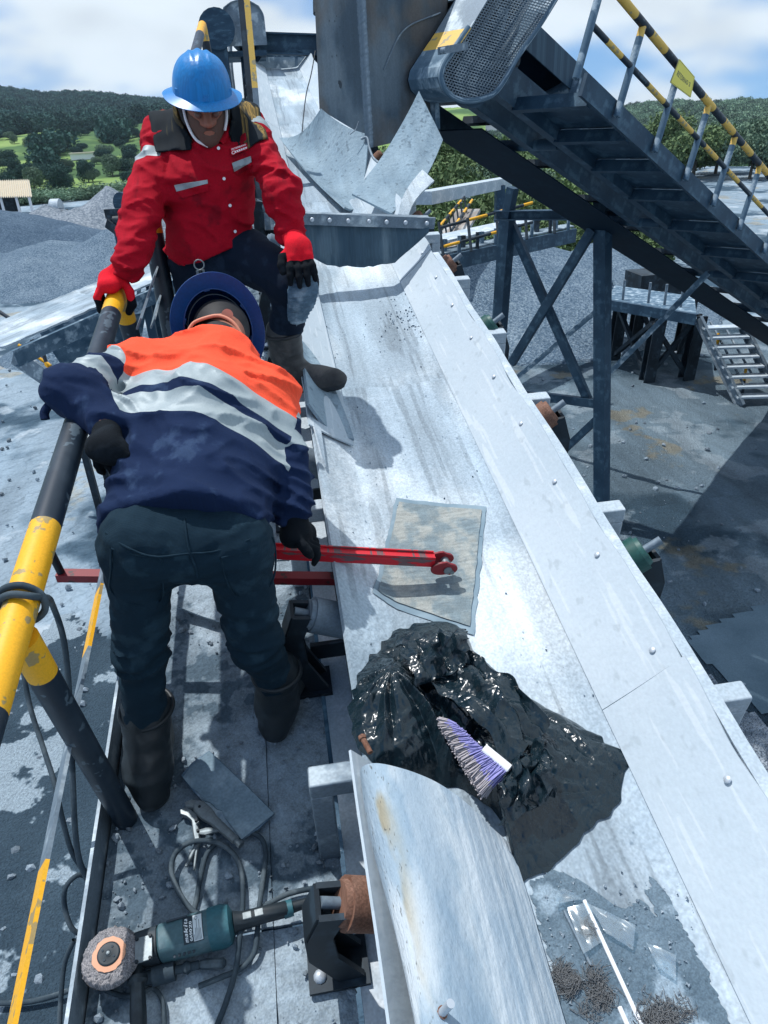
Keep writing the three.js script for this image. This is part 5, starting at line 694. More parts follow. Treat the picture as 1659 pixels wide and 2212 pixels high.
// angle grinder
{
  const t = ithing('angle_grinder', 'teal and grey angle grinder with abrasive flap wheel lying on the walkway', 'angle grinder', -0.4, 0.0, 0.7);
  const d = il(240, 2068, 0.075), g0 = il(290, 2056, 0.055), g1 = il(345, 2040, 0.055), e1 = il(505, 1994, 0.055), h1 = il(628, 1962, 0.045), up = V(0, 1, 0);
  const teal = mat({ map: darkTex([0.16, 0.36, 0.40], [0.42, 0.50, 0.53], 0.5, 611), roughness: 0.5 }), grey = mat({ map: darkTex([0.24, 0.36, 0.39], [0.50, 0.55, 0.57], 0.9, 621), roughness: 0.6 }), black = mat({ map: darkTex([0.11, 0.15, 0.175], [0.33, 0.38, 0.41], 0.6, 631), roughness: 0.55 });
  meshI('motor_body', loft(g1, il(455, 2008, 0.055), up, [[0, 0.032, 0.034, 0.75], [0.04, 0.036, 0.039, 0.75], [0.5, 0.038, 0.041, 0.75], [1, 0.039, 0.042, 0.78]]), grey, t);
  meshI('rear_housing', loft(il(454, 2008, 0.055), e1, up, [[0, 0.0405, 0.0435, 0.78], [0.55, 0.042, 0.045, 0.8], [0.85, 0.038, 0.040, 0.85], [1, 0.024, 0.026, 0.9]]), teal, t);
  meshI('gear_head', loft(il(268, 2062, 0.052), g1, up, [[0, 0.024, 0.022, 0.7], [0.2, 0.032, 0.030, 0.6], [0.7, 0.034, 0.033, 0.6], [1, 0.034, 0.036, 0.6]]), black, t);
  const gp = frame(il(296, 2054, 0.092), il(330, 2044, 0.094), up); meshI('gear_plate', (() => { const q = box(0.050, 0.004, 0.036, 0, 0, 0.014, 0.0015); q.applyMatrix4(gp); return q; })(), M.chrome, t);
  for (const [px, pz] of [[-0.022, 0.0], [0.022, 0.0], [-0.022, 0.028], [0.022, 0.028]]) { const q = cyl(V(px, 0.001, pz), V(px, 0.006, pz), 0.004, 0.0035, 8); q.applyMatrix4(gp); meshI('screw', q, M.darkSteel, t); }
  meshI('handle', loft(e1, h1, up, [[0, 0.024, 0.026, 0.9], [0.15, 0.018, 0.021, 0.8], [0.5, 0.0165, 0.019, 0.8, 0.004], [0.9, 0.016, 0.018, 0.8, 0.002], [1, 0.013, 0.014, 0.9]]), black, t);
  const hm = frame(e1, h1, up); for (const z of [0.030, 0.056]) { const q = box(0.016, 0.006, 0.02, 0, 0.020, z, 0.002); q.applyMatrix4(hm); meshI('switch', q, M.chrome, t); }
  meshI('cord_collar', cyl(il(612, 1966, 0.046), il(632, 1960, 0.045), 0.0185, 0.0175, 16), teal, t);
  meshI('strain_relief', loft(il(632, 1960, 0.044), il(715, 1932, 0.035), up, [[0, 0.012, 0.012], [0.5, 0.010, 0.010], [1, 0.007, 0.007]], 12), black, t);
  const bm = frame(g1, il(455, 2008, 0.055), up), bl = g1.distanceTo(il(455, 2008, 0.055)); for (let k = 0; k < 5; k++) { const q = box(0.004, 0.01, 0.010, 0.026 - 0.0 * k, 0.034, bl * 0.25 + k * 0.0085, 0.001); q.applyMatrix4(bm); meshI('vent', q, M.beltEdge, t); } for (let k = 0; k < 5; k++) { const q = box(0.010, 0.004, 0.005, -0.037, 0.014, bl * 0.3 + k * 0.010, 0.001); q.applyMatrix4(bm); meshI('vent', q, M.beltEdge, t); }
  // rating plate wrapped over the top of the body
  const cv = document.createElement('canvas'); cv.width = 256; cv.height = 256; const c = cv.getContext('2d'); c.fillStyle = '#24323a'; c.fillRect(0, 0, 256, 256); c.fillStyle = '#dfe5e6'; c.font = 'italic bold 62px sans-serif'; c.fillText('makita', 14, 62); c.font = 'bold 46px sans-serif'; c.fillText('GA9020', 22, 116); c.fillStyle = '#c3cccf'; c.fillRect(10, 130, 236, 116); c.fillStyle = '#39454b'; for (let i = 0; i < 6; i++) c.fillRect(20, 142 + i * 16, 60 + (i * 53) % 110, 6); c.strokeStyle = '#39454b'; c.lineWidth = 5; c.beginPath(); c.arc(206, 172, 18, 0, 6.3); c.stroke();
  const ct = new THREE.CanvasTexture(cv); ct.colorSpace = THREE.SRGBColorSpace;
  const lab = grid(12, 4, (u, v) => { const an = lerp(2.35, 1.0, u), sg = (q) => Math.sign(q) * Math.pow(Math.abs(q), 0.76); return V(sg(Math.cos(an)) * 0.0392, sg(Math.sin(an)) * 0.0422, bl * 0.52 + v * 0.042).applyMatrix4(bm); }, (u, v) => [u, 1 - v]); meshI('rating_plate', lab, mat({ map: ct, roughness: 0.45, side: THREE.DoubleSide }), t);
  // abrasive wheel: granular flap disc, rubbed copper inner ring, black hub
  const disc = grid(96, 14, (u, v) => { const an = u * 6.28318, r = lerp(0.022, 0.060, v), k = noise(Math.cos(an) * r * 420, Math.sin(an) * r * 420, 3) * 0.0030 + noise(Math.cos(an) * r * 150, Math.sin(an) * r * 150, 7) * 0.002, e = v > 0.9 ? -(v - 0.9) * 0.13 : 0; return V(d.x + Math.cos(an) * (r + k), d.y + 0.016 + k * sst(0.1, 0.4, v) * 1.6 + e - 0.006 * v * v, d.z + Math.sin(an) * (r + k)); }, (u, v, p) => [p.x, p.z]);
  const under = grid(96, 4, (u, v) => { const an = u * 6.28318; return V(d.x + Math.cos(an) * (0.0605 - v * 0.012), d.y - 0.003 - v * 0.024, d.z + Math.sin(an) * (0.0605 - v * 0.012)); });
  meshI('flap_wheel', [disc, under], mat({ map: tex(256, 256, 0.05, (u, v) => { const a = vn(u * 40, v * 40, 40, 3), b = fbm(u, v, 8, 3, 7); return mix3([0.30, 0.31, 0.33], [0.68, 0.66, 0.66], clamp(a * 0.8 + b * 0.4 - 0.1)); }), roughness: 0.9 }), t);
  meshI('worn_ring', grid(48, 3, (u, v) => { const an = u * 6.28318, r = lerp(0.020, 0.034 + 0.003 * noise(Math.cos(an) * 5, Math.sin(an) * 5, 2), v); return V(d.x + Math.cos(an) * r, d.y + 0.0200 - v * 0.0016, d.z + Math.sin(an) * r); }), mat({ color: col(0.60, 0.30, 0.18), roughness: 0.6 }), t);
  const hub = lathe([[0.0001, 0.026], [0.006, 0.026], [0.007, 0.023], [0.020, 0.0225], [0.0235, 0.021], [0.024, 0.016]], 28); hub.translate(d.x, d.y, d.z); meshI('hub', uvBox(hub), black, t);
  const nut = lathe([[0.0001, 0.0275], [0.0035, 0.0275], [0.004, 0.0262]], 10); nut.translate(d.x, d.y, d.z); meshI('spindle', uvBox(nut), M.chrome, t);
  for (let k = 0; k < 4; k++) { const an = k * 1.57 + 0.5, p = V(d.x + Math.cos(an) * 0.014, d.y + 0.0235, d.z + Math.sin(an) * 0.014); meshI('hub_hole', cyl(p, p.clone().add(V(0, 0.0006, 0)), 0.0025, 0.0025, 8), M.beltEdge, t); }
  meshI('side_handle', loft(il(296, 2085, 0.05), il(300, 2260, 0.05), up, [[0, 0.012, 0.012], [0.14, 0.012, 0.012], [0.16, 0.020, 0.020], [0.22, 0.021, 0.021], [0.26, 0.015, 0.015], [0.6, 0.017, 0.017], [1, 0.016, 0.016]], 14), black, t);
}
// grip tool and socket lying beside the grinder
{
  const t = ithing('screwdriver', 'dark dusty screwdriver with socket end lying below the grinder', 'screwdriver', -0.3, 0, 0.6);
  const up = V(0, 1, 0); meshI('socket', [cyl(il(330, 2110, 0.03), il(378, 2096, 0.03), 0.020, 0.020, 18), cyl(il(300, 2118, 0.03), il(330, 2110, 0.03), 0.014, 0.014, 14)], M.cord, t);
  meshI('shank', [cyl(il(378, 2096, 0.03), il(430, 2084, 0.025), 0.009, 0.009, 10), loft(il(396, 2092, 0.028), il(412, 2088, 0.028), up, [[0, 0.010, 0.010], [0.5, 0.014, 0.014], [1, 0.010, 0.010]], 10)], M.cord, t);
  meshI('handle', loft(il(430, 2084, 0.022), il(488, 2080, 0.02), up, [[0, 0.007, 0.007], [0.15, 0.011, 0.011], [0.5, 0.012, 0.012], [0.9, 0.011, 0.011], [1, 0.006, 0.006]], 10), M.cord, t);
}
// cut steel plate
{
  const t = ithing('steel_plate', 'torn grey rubber faced plate lying under the locking pliers', 'plate', -0.28, 0.01, 1.0);
  const q = [[452, 1624], [470, 1640], [540, 1706], [592, 1758], [560, 1790], [522, 1814], [470, 1765], [430, 1722], [404, 1692], [393, 1676], [415, 1650]], P = q.map(([x, y]) => { const p = INC(x, y, 0.014); return [p.x, p.s]; });
  meshI('plate_body', (() => { const g = prism(P, 0.006, new THREE.Matrix4().makeRotationX(-Math.PI / 2).premultiply(new THREE.Matrix4().makeTranslation(0, 0.012, 0)), 0.001); return g; })(), M.navyDusty, t);
  const top = [[452, 1624], [540, 1706], [592, 1758], [522, 1814], [500, 1785], [488, 1770], [480, 1752], [468, 1748], [455, 1735], [440, 1730], [428, 1712], [412, 1700], [395, 1680], [410, 1660]].map(([x, y]) => { const p = INC(x, y, 0.02); return [p.x, p.s]; }); meshI('torn_layer', prism(top, 0.003, new THREE.Matrix4().makeRotationX(-Math.PI / 2).premultiply(new THREE.Matrix4().makeTranslation(0, 0.0195, 0))), mat({ map: darkTex([0.40, 0.48, 0.53], [0.55, 0.62, 0.66], 1, 641), roughness: 0.85 }), t);
}
// thin loose plate lying further up the walkway between the boots
{
  const t = ithing('loose_plate', 'thin dusty steel plate with a bent dark edge lying between the boots', 'plate', -0.25, 0.01, 1.75);
  const c = [[388, 1252], [520, 1262], [532, 1352], [384, 1310]].map(([x, y], i) => il(x, y, [0.03, 0.03, 0.055, 0.05][i]));
  meshI('plate_body', shell(12, 8, (u, v) => { const p = c[0].clone().lerp(c[1], u).lerp(c[3].clone().lerp(c[2], u), v); p.y -= 0.015 * Math.sin(u * 3.14) * v; return p; }, 0.006), M.deck, t);
}
// locking pliers
{
  const t = ithing('locking_pliers', 'worn chrome locking pliers lying open on the walkway dust', 'pliers', -0.35, 0.02, 0.95);
  const up = V(0, 1, 0), n = 0.03;
  meshI('upper_handle', loft(il(424, 1738, n), il(521, 1826, n), up, [[0, 0.010, 0.012, 0.7], [0.06, 0.017, 0.013, 0.7], [0.25, 0.018, 0.013, 0.7], [0.4, 0.012, 0.012, 0.7], [0.88, 0.0095, 0.011, 0.7], [0.9, 0.0075, 0.0075], [0.94, 0.0075, 0.0075], [0.945, 0.009, 0.009], [1, 0.009, 0.009]], 14), M.chrome, t);
  meshI('upper_jaw', [prism([[401, 1737], [415, 1731], [432, 1735], [440, 1748], [428, 1757], [421, 1747], [412, 1744], [403, 1744]].map(([x, y]) => { const p = INC(x, y, 0.03); return [p.x, p.s]; }), 0.014, new THREE.Matrix4().makeRotationX(-Math.PI / 2).premultiply(new THREE.Matrix4().makeTranslation(0, 0.024, 0)), 0.001)], M.chrome, t);
  meshI('lower_jaw', [prism([[391, 1752], [402, 1748], [412, 1752], [424, 1762], [430, 1778], [422, 1784], [414, 1772], [404, 1764], [392, 1760]].map(([x, y]) => { const p = INC(x, y, 0.02); return [p.x, p.s]; }), 0.014, new THREE.Matrix4().makeRotationX(-Math.PI / 2).premultiply(new THREE.Matrix4().makeTranslation(0, 0.012, 0)), 0.001)], M.chrome, t);
  meshI('lower_handle', [loft(il(421, 1775, 0.02), il(428, 1822, 0.018), up, [[0, 0.008, 0.010, 0.7], [0.5, 0.009, 0.010, 0.7], [1, 0.007, 0.009, 0.7]], 12), loft(il(428, 1820, 0.018), il(402, 1872, 0.012), up, [[0, 0.006, 0.008, 0.7], [1, 0.004, 0.005, 0.7]], 10), loft(il(427, 1822, 0.016), il(419, 1880, 0.010), up, [[0, 0.004, 0.006, 0.7], [1, 0.003, 0.004, 0.7]], 10)], M.chrome, t);
  meshI('link', [loft(il(430, 1798, 0.022), il(478, 1792, 0.026), up, [[0, 0.006, 0.004, 0.7], [0.3, 0.010, 0.004, 0.7], [0.6, 0.007, 0.004, 0.7], [1, 0.005, 0.004, 0.7]], 10)], M.chrome, t);
  for (const [x, y] of [[432, 1745], [424, 1774], [428, 1796]]) { const p = il(x, y, 0.036); meshI('rivet', cyl(p, p.clone().add(V(0, 0.008, 0)), 0.004, 0.0035, 10), M.darkSteel, t); }
}
// power cords
{
  const c = (name, label, pts, r, n = 0.012) => { const t = thing(name, label, 'cord', CI(INC(pts[0][0], pts[0][1], n).x, n, INC(pts[0][0], pts[0][1], n).s), QI); meshI('cord_run', tube(pts.map(([x, y, k]) => il(x, y, k ?? n)), r, 10, pts.length * 12), M.cord, t); return t; };
  c('power_cord', 'grey rubber cord looping over the walkway beside the grinder', [[700, 1938, 0.035], [722, 1932, 0.03], [720, 1920], [690, 1918], [620, 1932], [565, 1962], [530, 1984], [495, 1996, 0.018], [455, 1985], [420, 1970], [388, 1930], [370, 1880, 0.02], [378, 1845, 0.03], [405, 1822, 0.035], [440, 1816, 0.03], [478, 1824, 0.02], [508, 1850], [522, 1890], [524, 1950, 0.02], [518, 2020, 0.05], [510, 2090, 0.02], [490, 2160], [465, 2225]], 0.0062);
  c('power_cord', 'grey cord bending round the torn plate down to the grinder', [[505, 1800, 0.01], [545, 1800], [565, 1812], [574, 1840], [568, 1900], [560, 1960, 0.02], [556, 2010, 0.03], [548, 2060, 0.02], [520, 2092], [480, 2110, 0.02], [430, 2130]], 0.006);
  c('power_cord', 'short length of grey cord passing under the pliers', [[470, 1818, 0.008], [448, 1842, 0.008], [434, 1890, 0.008], [424, 1945, 0.008], [416, 1978, 0.008]], 0.006, 0.008);
  c('power_cord', 'thin dark cord trailing past the grinder over the walkway edge', [[185, 2085, 0.02], [215, 2130, 0.02], [260, 2150], [300, 2148, 0.03], [330, 2135], [350, 2160], [355, 2230]], 0.005);
  // cable hung over the handrail
  const h = thing('hanging_cable', 'dark cable wound round the yellow handrail and hanging down beside it', 'cable', PX(150, 1700, 1.6)); const w = (x, y, d) => PX(x, y, d);
  const rc = CI(-0.522, 0.80, INC(62, 1300, 0.80).s), rx = V(1, 0, 0), ru = NI; const turn = (k, a, rr = 0.040) => rc.clone().addScaledVector(DI, k).addScaledVector(rx, Math.cos(a) * rr).addScaledVector(ru, Math.sin(a) * rr);
  meshW('cable_run', [tube([turn(0.015, 4.2), turn(0.012, 3.3), turn(0.008, 2.3), turn(0.004, 1.3), turn(0, 0.4), turn(-0.004, -0.6), turn(-0.008, -1.6, 0.044), turn(-0.012, -2.6), turn(-0.014, -3.6), turn(-0.018, -4.6), turn(-0.02, -5.5, 0.044), w(118, 1318, 1.62), w(135, 1370, 1.62), w(146, 1450, 1.63), w(152, 1560, 1.64), w(157, 1680, 1.66), w(163, 1800, 1.68), w(172, 1860, 1.70), w(196, 1925, 1.72), w(185, 2010, 1.72)], 0.0068, 10, 200), tube([turn(0.015, 4.2), w(30, 1350, 1.74), w(48, 1440, 1.74), w(66, 1530, 1.74), w(95, 1620, 1.73), w(120, 1700, 1.66), w(135, 1770, 1.68), w(160, 1850, 1.70), w(205, 1905, 1.74)], 0.006, 10, 120), tube([w(205, 1905, 1.74), w(170, 1890, 1.72), w(143, 1915, 1.70), w(140, 1960, 1.70), w(160, 2010, 1.70), w(195, 2020, 1.72)], 0.006, 10, 80), tube([w(160, 2030, 1.70), w(140, 2080, 1.70), w(132, 2150, 1.68), w(128, 2240, 1.66)], 0.006, 10, 60)], M.cord, h);
  const gcord = thing('ground_cord', 'dark cord lying on the yard ground below the handrail', 'cord', GND(80, 2160)); meshW('cord_run', tube([GND(-20, 2168, 0.03), GND(60, 2164, 0.03), GND(120, 2150, 0.03), GND(175, 2128, 0.03)], 0.02, 8), M.cord, gcord);
}
// litter on the belt: rods, clear film, fluff
{
  const rod = (label, a, b, r, m) => { const p = onBelt(...a, 0.008), q = onBelt(...b, 0.008), t = thing('thin_rod', label, 'rod', CI(p.x, p.y, -p.z), QI); meshI('rod', cyl(p, q, r, r, 8), m, t); };
  rod('long thin pale rod lying lengthwise on the dark rubber', [1262, 1945], [1402, 2250], 0.0042, M.white); rod('short thin dark rod beside the long pale rod', [1219, 1968], [1276, 2085], 0.0034, M.steel); rod('thin pale rod end sticking out of the fluff', [1338, 2175], [1360, 2225], 0.0045, M.white);
  const film = new THREE.MeshPhysicalMaterial({ color: col(0.86, 0.92, 0.95), transmission: 0.93, thickness: 0, roughness: 0.22, side: THREE.DoubleSide });
  const fm = (label, q) => { const p0 = onBelt(...q[0], 0.01), t = thing('plastic_film', label, 'plastic film', CI(p0.x, p0.y, -p0.z), QI); const P = q.map((a, i) => onBelt(a[0], a[1], 0.012 + 0.008 * (i % 2))); meshI('film', shell(8, 8, (u, v) => P[0].clone().lerp(P[1], u).lerp(P[3].clone().lerp(P[2], u), v).add(V(0, 0.006 * noise(u * 3, v * 3, P[0].x * 20), 0)), 0.001), film, t); };
  fm('small clear plastic offcut at the top of the dark rubber patch', [[1205, 1930], [1215, 1916], [1262, 1942], [1200, 1952]]); fm('clear ribbed plastic film piece to the right of the long pale rod', [[1265, 1948], [1372, 1998], [1368, 2052], [1310, 2015]]); fm('square clear plastic film between the two rods', [[1225, 1960], [1262, 1950], [1300, 2035], [1260, 2060]]); fm('angular clear plastic film near the belt crease', [[1395, 2035], [1460, 2062], [1460, 2118], [1420, 2085]]);
  const fluff = (label, cx, cy, rx, ry, n, seed) => { const r = rng(seed), c = onBelt(cx, cy), t = thing('fluff_clump', label, 'fluff', CI(c.x, c.y, -c.z), QI), list = []; const cl = []; for (let k = 0; k < 7; k++) cl.push([c.x + (r() - 0.5) * 1.5 * rx, c.z + (r() - 0.5) * 1.5 * ry, 0.25 + r() * 0.4, r() * 6]); for (let i = 0; i < n; i++) { const [qx, qz, sz, an] = cl[i % 7], a = r() * 6.28, k = Math.pow(r(), 0.7) * sz, x = qx + Math.cos(a) * k * rx, z = qz + Math.sin(a) * k * ry, hgt = 0.016 * Math.max(0, 1 - k * 1.6) * r(), l = 0.006 + r() * 0.016, b = an + (r() - 0.5) * 3.2; const p = V(x, beltN(x) + 0.005 + hgt, z); list.push(tube([p, p.clone().add(V(Math.cos(b) * l * 0.5, 0.004 * (r() - 0.3), Math.sin(b) * l * 0.5)), p.clone().add(V(Math.cos(b + 1.1) * l, 0.005 * (r() - 0.4), Math.sin(b + 1.1) * l))], 0.0006, 3, 4)); } const o = meshI('fibres', list, M.fluff, t); o.userData.kind = 'stuff'; };
  M.fluff = mat({ map: darkTex([0.44, 0.45, 0.46], [0.66, 0.64, 0.62], 1, 651), roughness: 1 });
  fluff('large tangled clump of grey brown fibre beside the curled sheet', 1265, 2140, 0.052, 0.045, 700, 81); fluff('clump of grey fibre under the end of the long pale rod', 1420, 2190, 0.055, 0.035, 500, 82); fluff('small dark fibre tuft between the rods', 1270, 2010, 0.012, 0.014, 160, 83);
  const r = rng(83); const bits = []; for (let i = 0; i < 420; i++) { const x = 1170 + r() * 330, y = 1905 + r() * 320, p = onBelt(x, y, 0.006), s = 0.0008 + Math.pow(r(), 5) * 0.004; const g = new THREE.TetrahedronGeometry(s, 0); g.rotateX(r() * 6); g.rotateY(r() * 6); g.translate(p.x, p.y, p.z); bits.push(uvBox(g.index ? g.toNonIndexed() : g)); }
  const b = meshI('grit', bits, M.stone, conv); b.userData.kind = 'stuff';
  const spk = []; for (let i = 0; i < 900; i++) { const near = i < 420, x = near ? 885 + (r() + r() - 1) * 70 : 0, y = near ? 690 + (r() + r() - 1) * 55 : 0; const p = near ? onBelt(x, y, 0.003) : (() => { const X = 0.12 + r() * 0.62, S = 0.5 + r() * 3.1; return L(X, beltN(X) + ripple(X, S) + 0.003, S); })(), s = 0.0009 + Math.pow(r(), 6) * (near ? 0.006 : 0.004); const g = new THREE.TetrahedronGeometry(s, 0); g.rotateX(r() * 6); g.rotateY(r() * 6); g.translate(p.x, p.y, p.z); spk.push(uvBox(g.index ? g.toNonIndexed() : g)); }
  const sp = meshI('grit', spk, M.gravelDark, conv); sp.userData.kind = 'stuff';
  const bolt2 = ithing('loose_bolt', 'loose threaded bolt lying on the belt edge by the curled sheet', 'bolt', 0.06, 0.4, 0.95); meshI('shank', [cyl(il(782, 1592, 0.44), il(800, 1626, 0.44), 0.006, 0.006, 10), cyl(il(781, 1590, 0.44), il(784, 1597, 0.44), 0.009, 0.009, 6)], M.rust, bolt2);
}
// ------------------------------------------------------------------ the two workers: bodies and clothes as continuous skins over posed joints
function cap(a, b, ra, rb = ra) { const ab = b.clone().sub(a), l2 = Math.max(1e-9, ab.lengthSq()); const ax = a.x, ay = a.y, az = a.z, bx = ab.x, by = ab.y, bz = ab.z; const f = (x, y, z) => { const px = x - ax, py = y - ay, pz = z - az; let t = (px * bx + py * by + pz * bz) / l2; t = t < 0 ? 0 : t > 1 ? 1 : t; const dx = px - bx * t, dy = py - by * t, dz = pz - bz * t; return Math.sqrt(dx * dx + dy * dy + dz * dz) - (ra + (rb - ra) * t); }; f.t = (p) => clamp(((p.x - ax) * bx + (p.y - ay) * by + (p.z - az) * bz) / l2, -1, 2); f.lo = V(Math.min(ax - ra, b.x - rb), Math.min(ay - ra, b.y - rb), Math.min(az - ra, b.z - rb)); f.hi = V(Math.max(ax + ra, b.x + rb), Math.max(ay + ra, b.y + rb), Math.max(az + ra, b.z + rb)); return f; }
function ell(c, ex, ey, ez, rx, ry, rz) { const rm = Math.max(rx, ry, rz); const f = (x, y, z) => { const dx = x - c.x, dy = y - c.y, dz = z - c.z; const a = (dx * ex.x + dy * ex.y + dz * ex.z) / rx, b = (dx * ey.x + dy * ey.y + dz * ey.z) / ry, d = (dx * ez.x + dy * ez.y + dz * ez.z) / rz, k0 = Math.sqrt(a * a + b * b + d * d), a2 = a / rx, b2 = b / ry, d2 = d / rz, k1 = Math.sqrt(a2 * a2 + b2 * b2 + d2 * d2); return k1 < 1e-6 ? -Math.min(rx, ry, rz) : k0 * (k0 - 1) / k1; }; f.lo = V(c.x - rm, c.y - rm, c.z - rm); f.hi = V(c.x + rm, c.y + rm, c.z + rm); return f; }
function union(list, k) { const f = (x, y, z) => { let d = list[0](x, y, z); for (let i = 1; i < list.length; i++) { const e = list[i](x, y, z), h = k - Math.abs(d - e); d = Math.min(d, e) - (h > 0 ? h * h / (4 * k) : 0); } return d; }; f.lo = V(1e9, 1e9, 1e9); f.hi = V(-1e9, -1e9, -1e9); for (const b of list) { f.lo.min(b.lo); f.hi.max(b.hi); } return f; }
function skin(fn, h, pad = 0.03) {                                       // surface nets over the field's box
  const lo = fn.lo.clone().subScalar(pad), hi = fn.hi.clone().addScalar(pad), nx = Math.ceil((hi.x - lo.x) / h) + 1, ny = Math.ceil((hi.y - lo.y) / h) + 1, nz = Math.ceil((hi.z - lo.z) / h) + 1, val = new Float32Array(nx * ny * nz), B = 6, rad = B * h * 0.9 + 0.02;
  for (let k = 0; k < nz; k += B) for (let j = 0; j < ny; j += B) for (let i = 0; i < nx; i += B) {
    const c = fn(lo.x + (i + B / 2 - 0.5) * h, lo.y + (j + B / 2 - 0.5) * h, lo.z + (k + B / 2 - 0.5) * h), far = Math.abs(c) > rad;
    for (let kk = k; kk < Math.min(k + B, nz); kk++) for (let jj = j; jj < Math.min(j + B, ny); jj++) for (let ii = i; ii < Math.min(i + B, nx); ii++) val[(kk * ny + jj) * nx + ii] = far ? c : fn(lo.x + ii * h, lo.y + jj * h, lo.z + kk * h);
  }
  const vid = new Int32Array(nx * ny * nz).fill(-1), pos = [], idx = [], E = [[0, 1], [2, 3], [4, 5], [6, 7], [0, 2], [1, 3], [4, 6], [5, 7], [0, 4], [1, 5], [2, 6], [3, 7]], co = [0, 1, nx, nx + 1, nx * ny, nx * ny + 1, nx * ny + nx, nx * ny + nx + 1];
  for (let k = 0; k < nz - 1; k++) for (let j = 0; j < ny - 1; j++) for (let i = 0; i < nx - 1; i++) {
    const o = (k * ny + j) * nx + i; let m = 0; for (let q = 0; q < 8; q++) if (val[o + co[q]] < 0) m |= 1 << q; if (m === 0 || m === 255) continue;
    let sx = 0, sy = 0, sz = 0, n = 0; for (const [a, b] of E) { const va = val[o + co[a]], vb = val[o + co[b]]; if ((va < 0) === (vb < 0)) continue; const t = va / (va - vb); sx += (a & 1) + ((b & 1) - (a & 1)) * t; sy += (a >> 1 & 1) + ((b >> 1 & 1) - (a >> 1 & 1)) * t; sz += (a >> 2) + ((b >> 2) - (a >> 2)) * t; n++; }
    vid[o] = pos.length / 3; pos.push(lo.x + (i + sx / n) * h, lo.y + (j + sy / n) * h, lo.z + (k + sz / n) * h);
  }
  const ax = [[1, nx, nx * ny], [nx, nx * ny, 1], [nx * ny, 1, nx]];
  for (let k = 1; k < nz - 1; k++) for (let j = 1; j < ny - 1; j++) for (let i = 1; i < nx - 1; i++) { const o = (k * ny + j) * nx + i, a = val[o] < 0; for (const [d, u, w] of ax) if (a !== val[o + d] < 0) { const A = vid[o - u - w], Bq = vid[o - w], C = vid[o], D = vid[o - u]; if (A < 0 || Bq < 0 || C < 0 || D < 0) continue; if (a) idx.push(A, Bq, C, A, C, D); else idx.push(A, C, Bq, A, D, C); } }
  const g = new THREE.BufferGeometry(); g.setAttribute('position', new THREE.Float32BufferAttribute(pos, 3)); g.setIndex(idx); g.computeVertexNormals(); return g;
}
function withUV(g, fn) { const p = g.attributes.position, uv = new Float32Array(p.count * 2), q = V(); for (let i = 0; i < p.count; i++) { q.fromBufferAttribute(p, i); const r = fn(q); uv[2 * i] = r[0]; uv[2 * i + 1] = r[1]; } g.setAttribute('uv', new THREE.BufferAttribute(uv, 2)); return g; }
// cut a skin along level lines of a function; returns [{ lo, geo }] slices between the levels
function slices(g, fn, levels) {
  g = g.index ? g.toNonIndexed() : g; const P = g.attributes.position, N = g.attributes.normal, U = g.attributes.uv, out = levels.map(() => null).concat([null]).map(() => ({ p: [], n: [], u: [] })), q = V();
  const vtx = (i) => { q.fromBufferAttribute(P, i); return { p: [q.x, q.y, q.z], n: [N.getX(i), N.getY(i), N.getZ(i)], u: [U.getX(i), U.getY(i)], s: fn(q) }; };
  const mixv = (a, b, t) => ({ p: a.p.map((v, i) => lerp(v, b.p[i], t)), n: a.n.map((v, i) => lerp(v, b.n[i], t)), u: a.u.map((v, i) => lerp(v, b.u[i], t)), s: lerp(a.s, b.s, t) });
  const clip = (poly, lv, above) => { const r = []; for (let i = 0; i < poly.length; i++) { const a = poly[i], b = poly[(i + 1) % poly.length], ia = above ? a.s >= lv : a.s <= lv, ib = above ? b.s >= lv : b.s <= lv; if (ia) r.push(a); if (ia !== ib) { const m = mixv(a, b, (lv - a.s) / (b.s - a.s)); m.s = lv; r.push(m); } } return r; };
  for (let i = 0; i < P.count; i += 3) { let poly = [vtx(i), vtx(i + 1), vtx(i + 2)]; for (let k = 0; k <= levels.length && poly.length > 2; k++) { const part = k < levels.length ? clip(poly, levels[k], false) : poly; if (part.length > 2) for (let m = 1; m + 1 < part.length; m++) for (const w of [part[0], part[m], part[m + 1]]) { out[k].p.push(...w.p); out[k].n.push(...w.n); out[k].u.push(...w.u); } if (k < levels.length) poly = clip(poly, levels[k], true); } }
  return out.map((o) => { if (!o.p.length) return null; const r = new THREE.BufferGeometry(); r.setAttribute('position', new THREE.Float32BufferAttribute(o.p, 3)); r.setAttribute('normal', new THREE.Float32BufferAttribute(o.n, 3)); r.setAttribute('uv', new THREE.Float32BufferAttribute(o.u, 2)); return r; });
}
const rgd = (x, y, z) => 1 - 2 * Math.abs(PN.noise(x, y, z));
// cloth creases: ridges running across direction ax
function creases(fn, ax, amp, f, sd) { const g = (x, y, z) => { const d = fn(x, y, z); if (Math.abs(d) > 0.06) return d; const t = x * ax.x + y * ax.y + z * ax.z, w = PN.noise(x * 5 + sd, y * 5, z * 5) * 0.5; return d - amp * (Math.pow(Math.max(0, rgd(x * f * 0.35 + t * ax.x * f + w, y * f * 0.35 + t * ax.y * f + w, z * f * 0.35 + t * ax.z * f + sd)), 2) * 0.9 + Math.pow(Math.max(0, rgd(x * f * 1.1 + 7 + w, y * f * 1.1 + t * f * 0.6 + w, z * f * 1.1 + sd)), 2) * 0.4 + PN.noise(x * f * 0.4 + sd, y * f * 0.4, z * f * 0.4) * 0.7 - 0.3); }; g.lo = fn.lo; g.hi = fn.hi; return g; }
const fabricBump = tex(256, 256, 0.05, (u, v) => { const a = 0.5 + 0.25 * Math.sin(u * 6.283 * 24) + 0.25 * Math.sin(v * 6.283 * 24); return [a, a, a]; }, false);
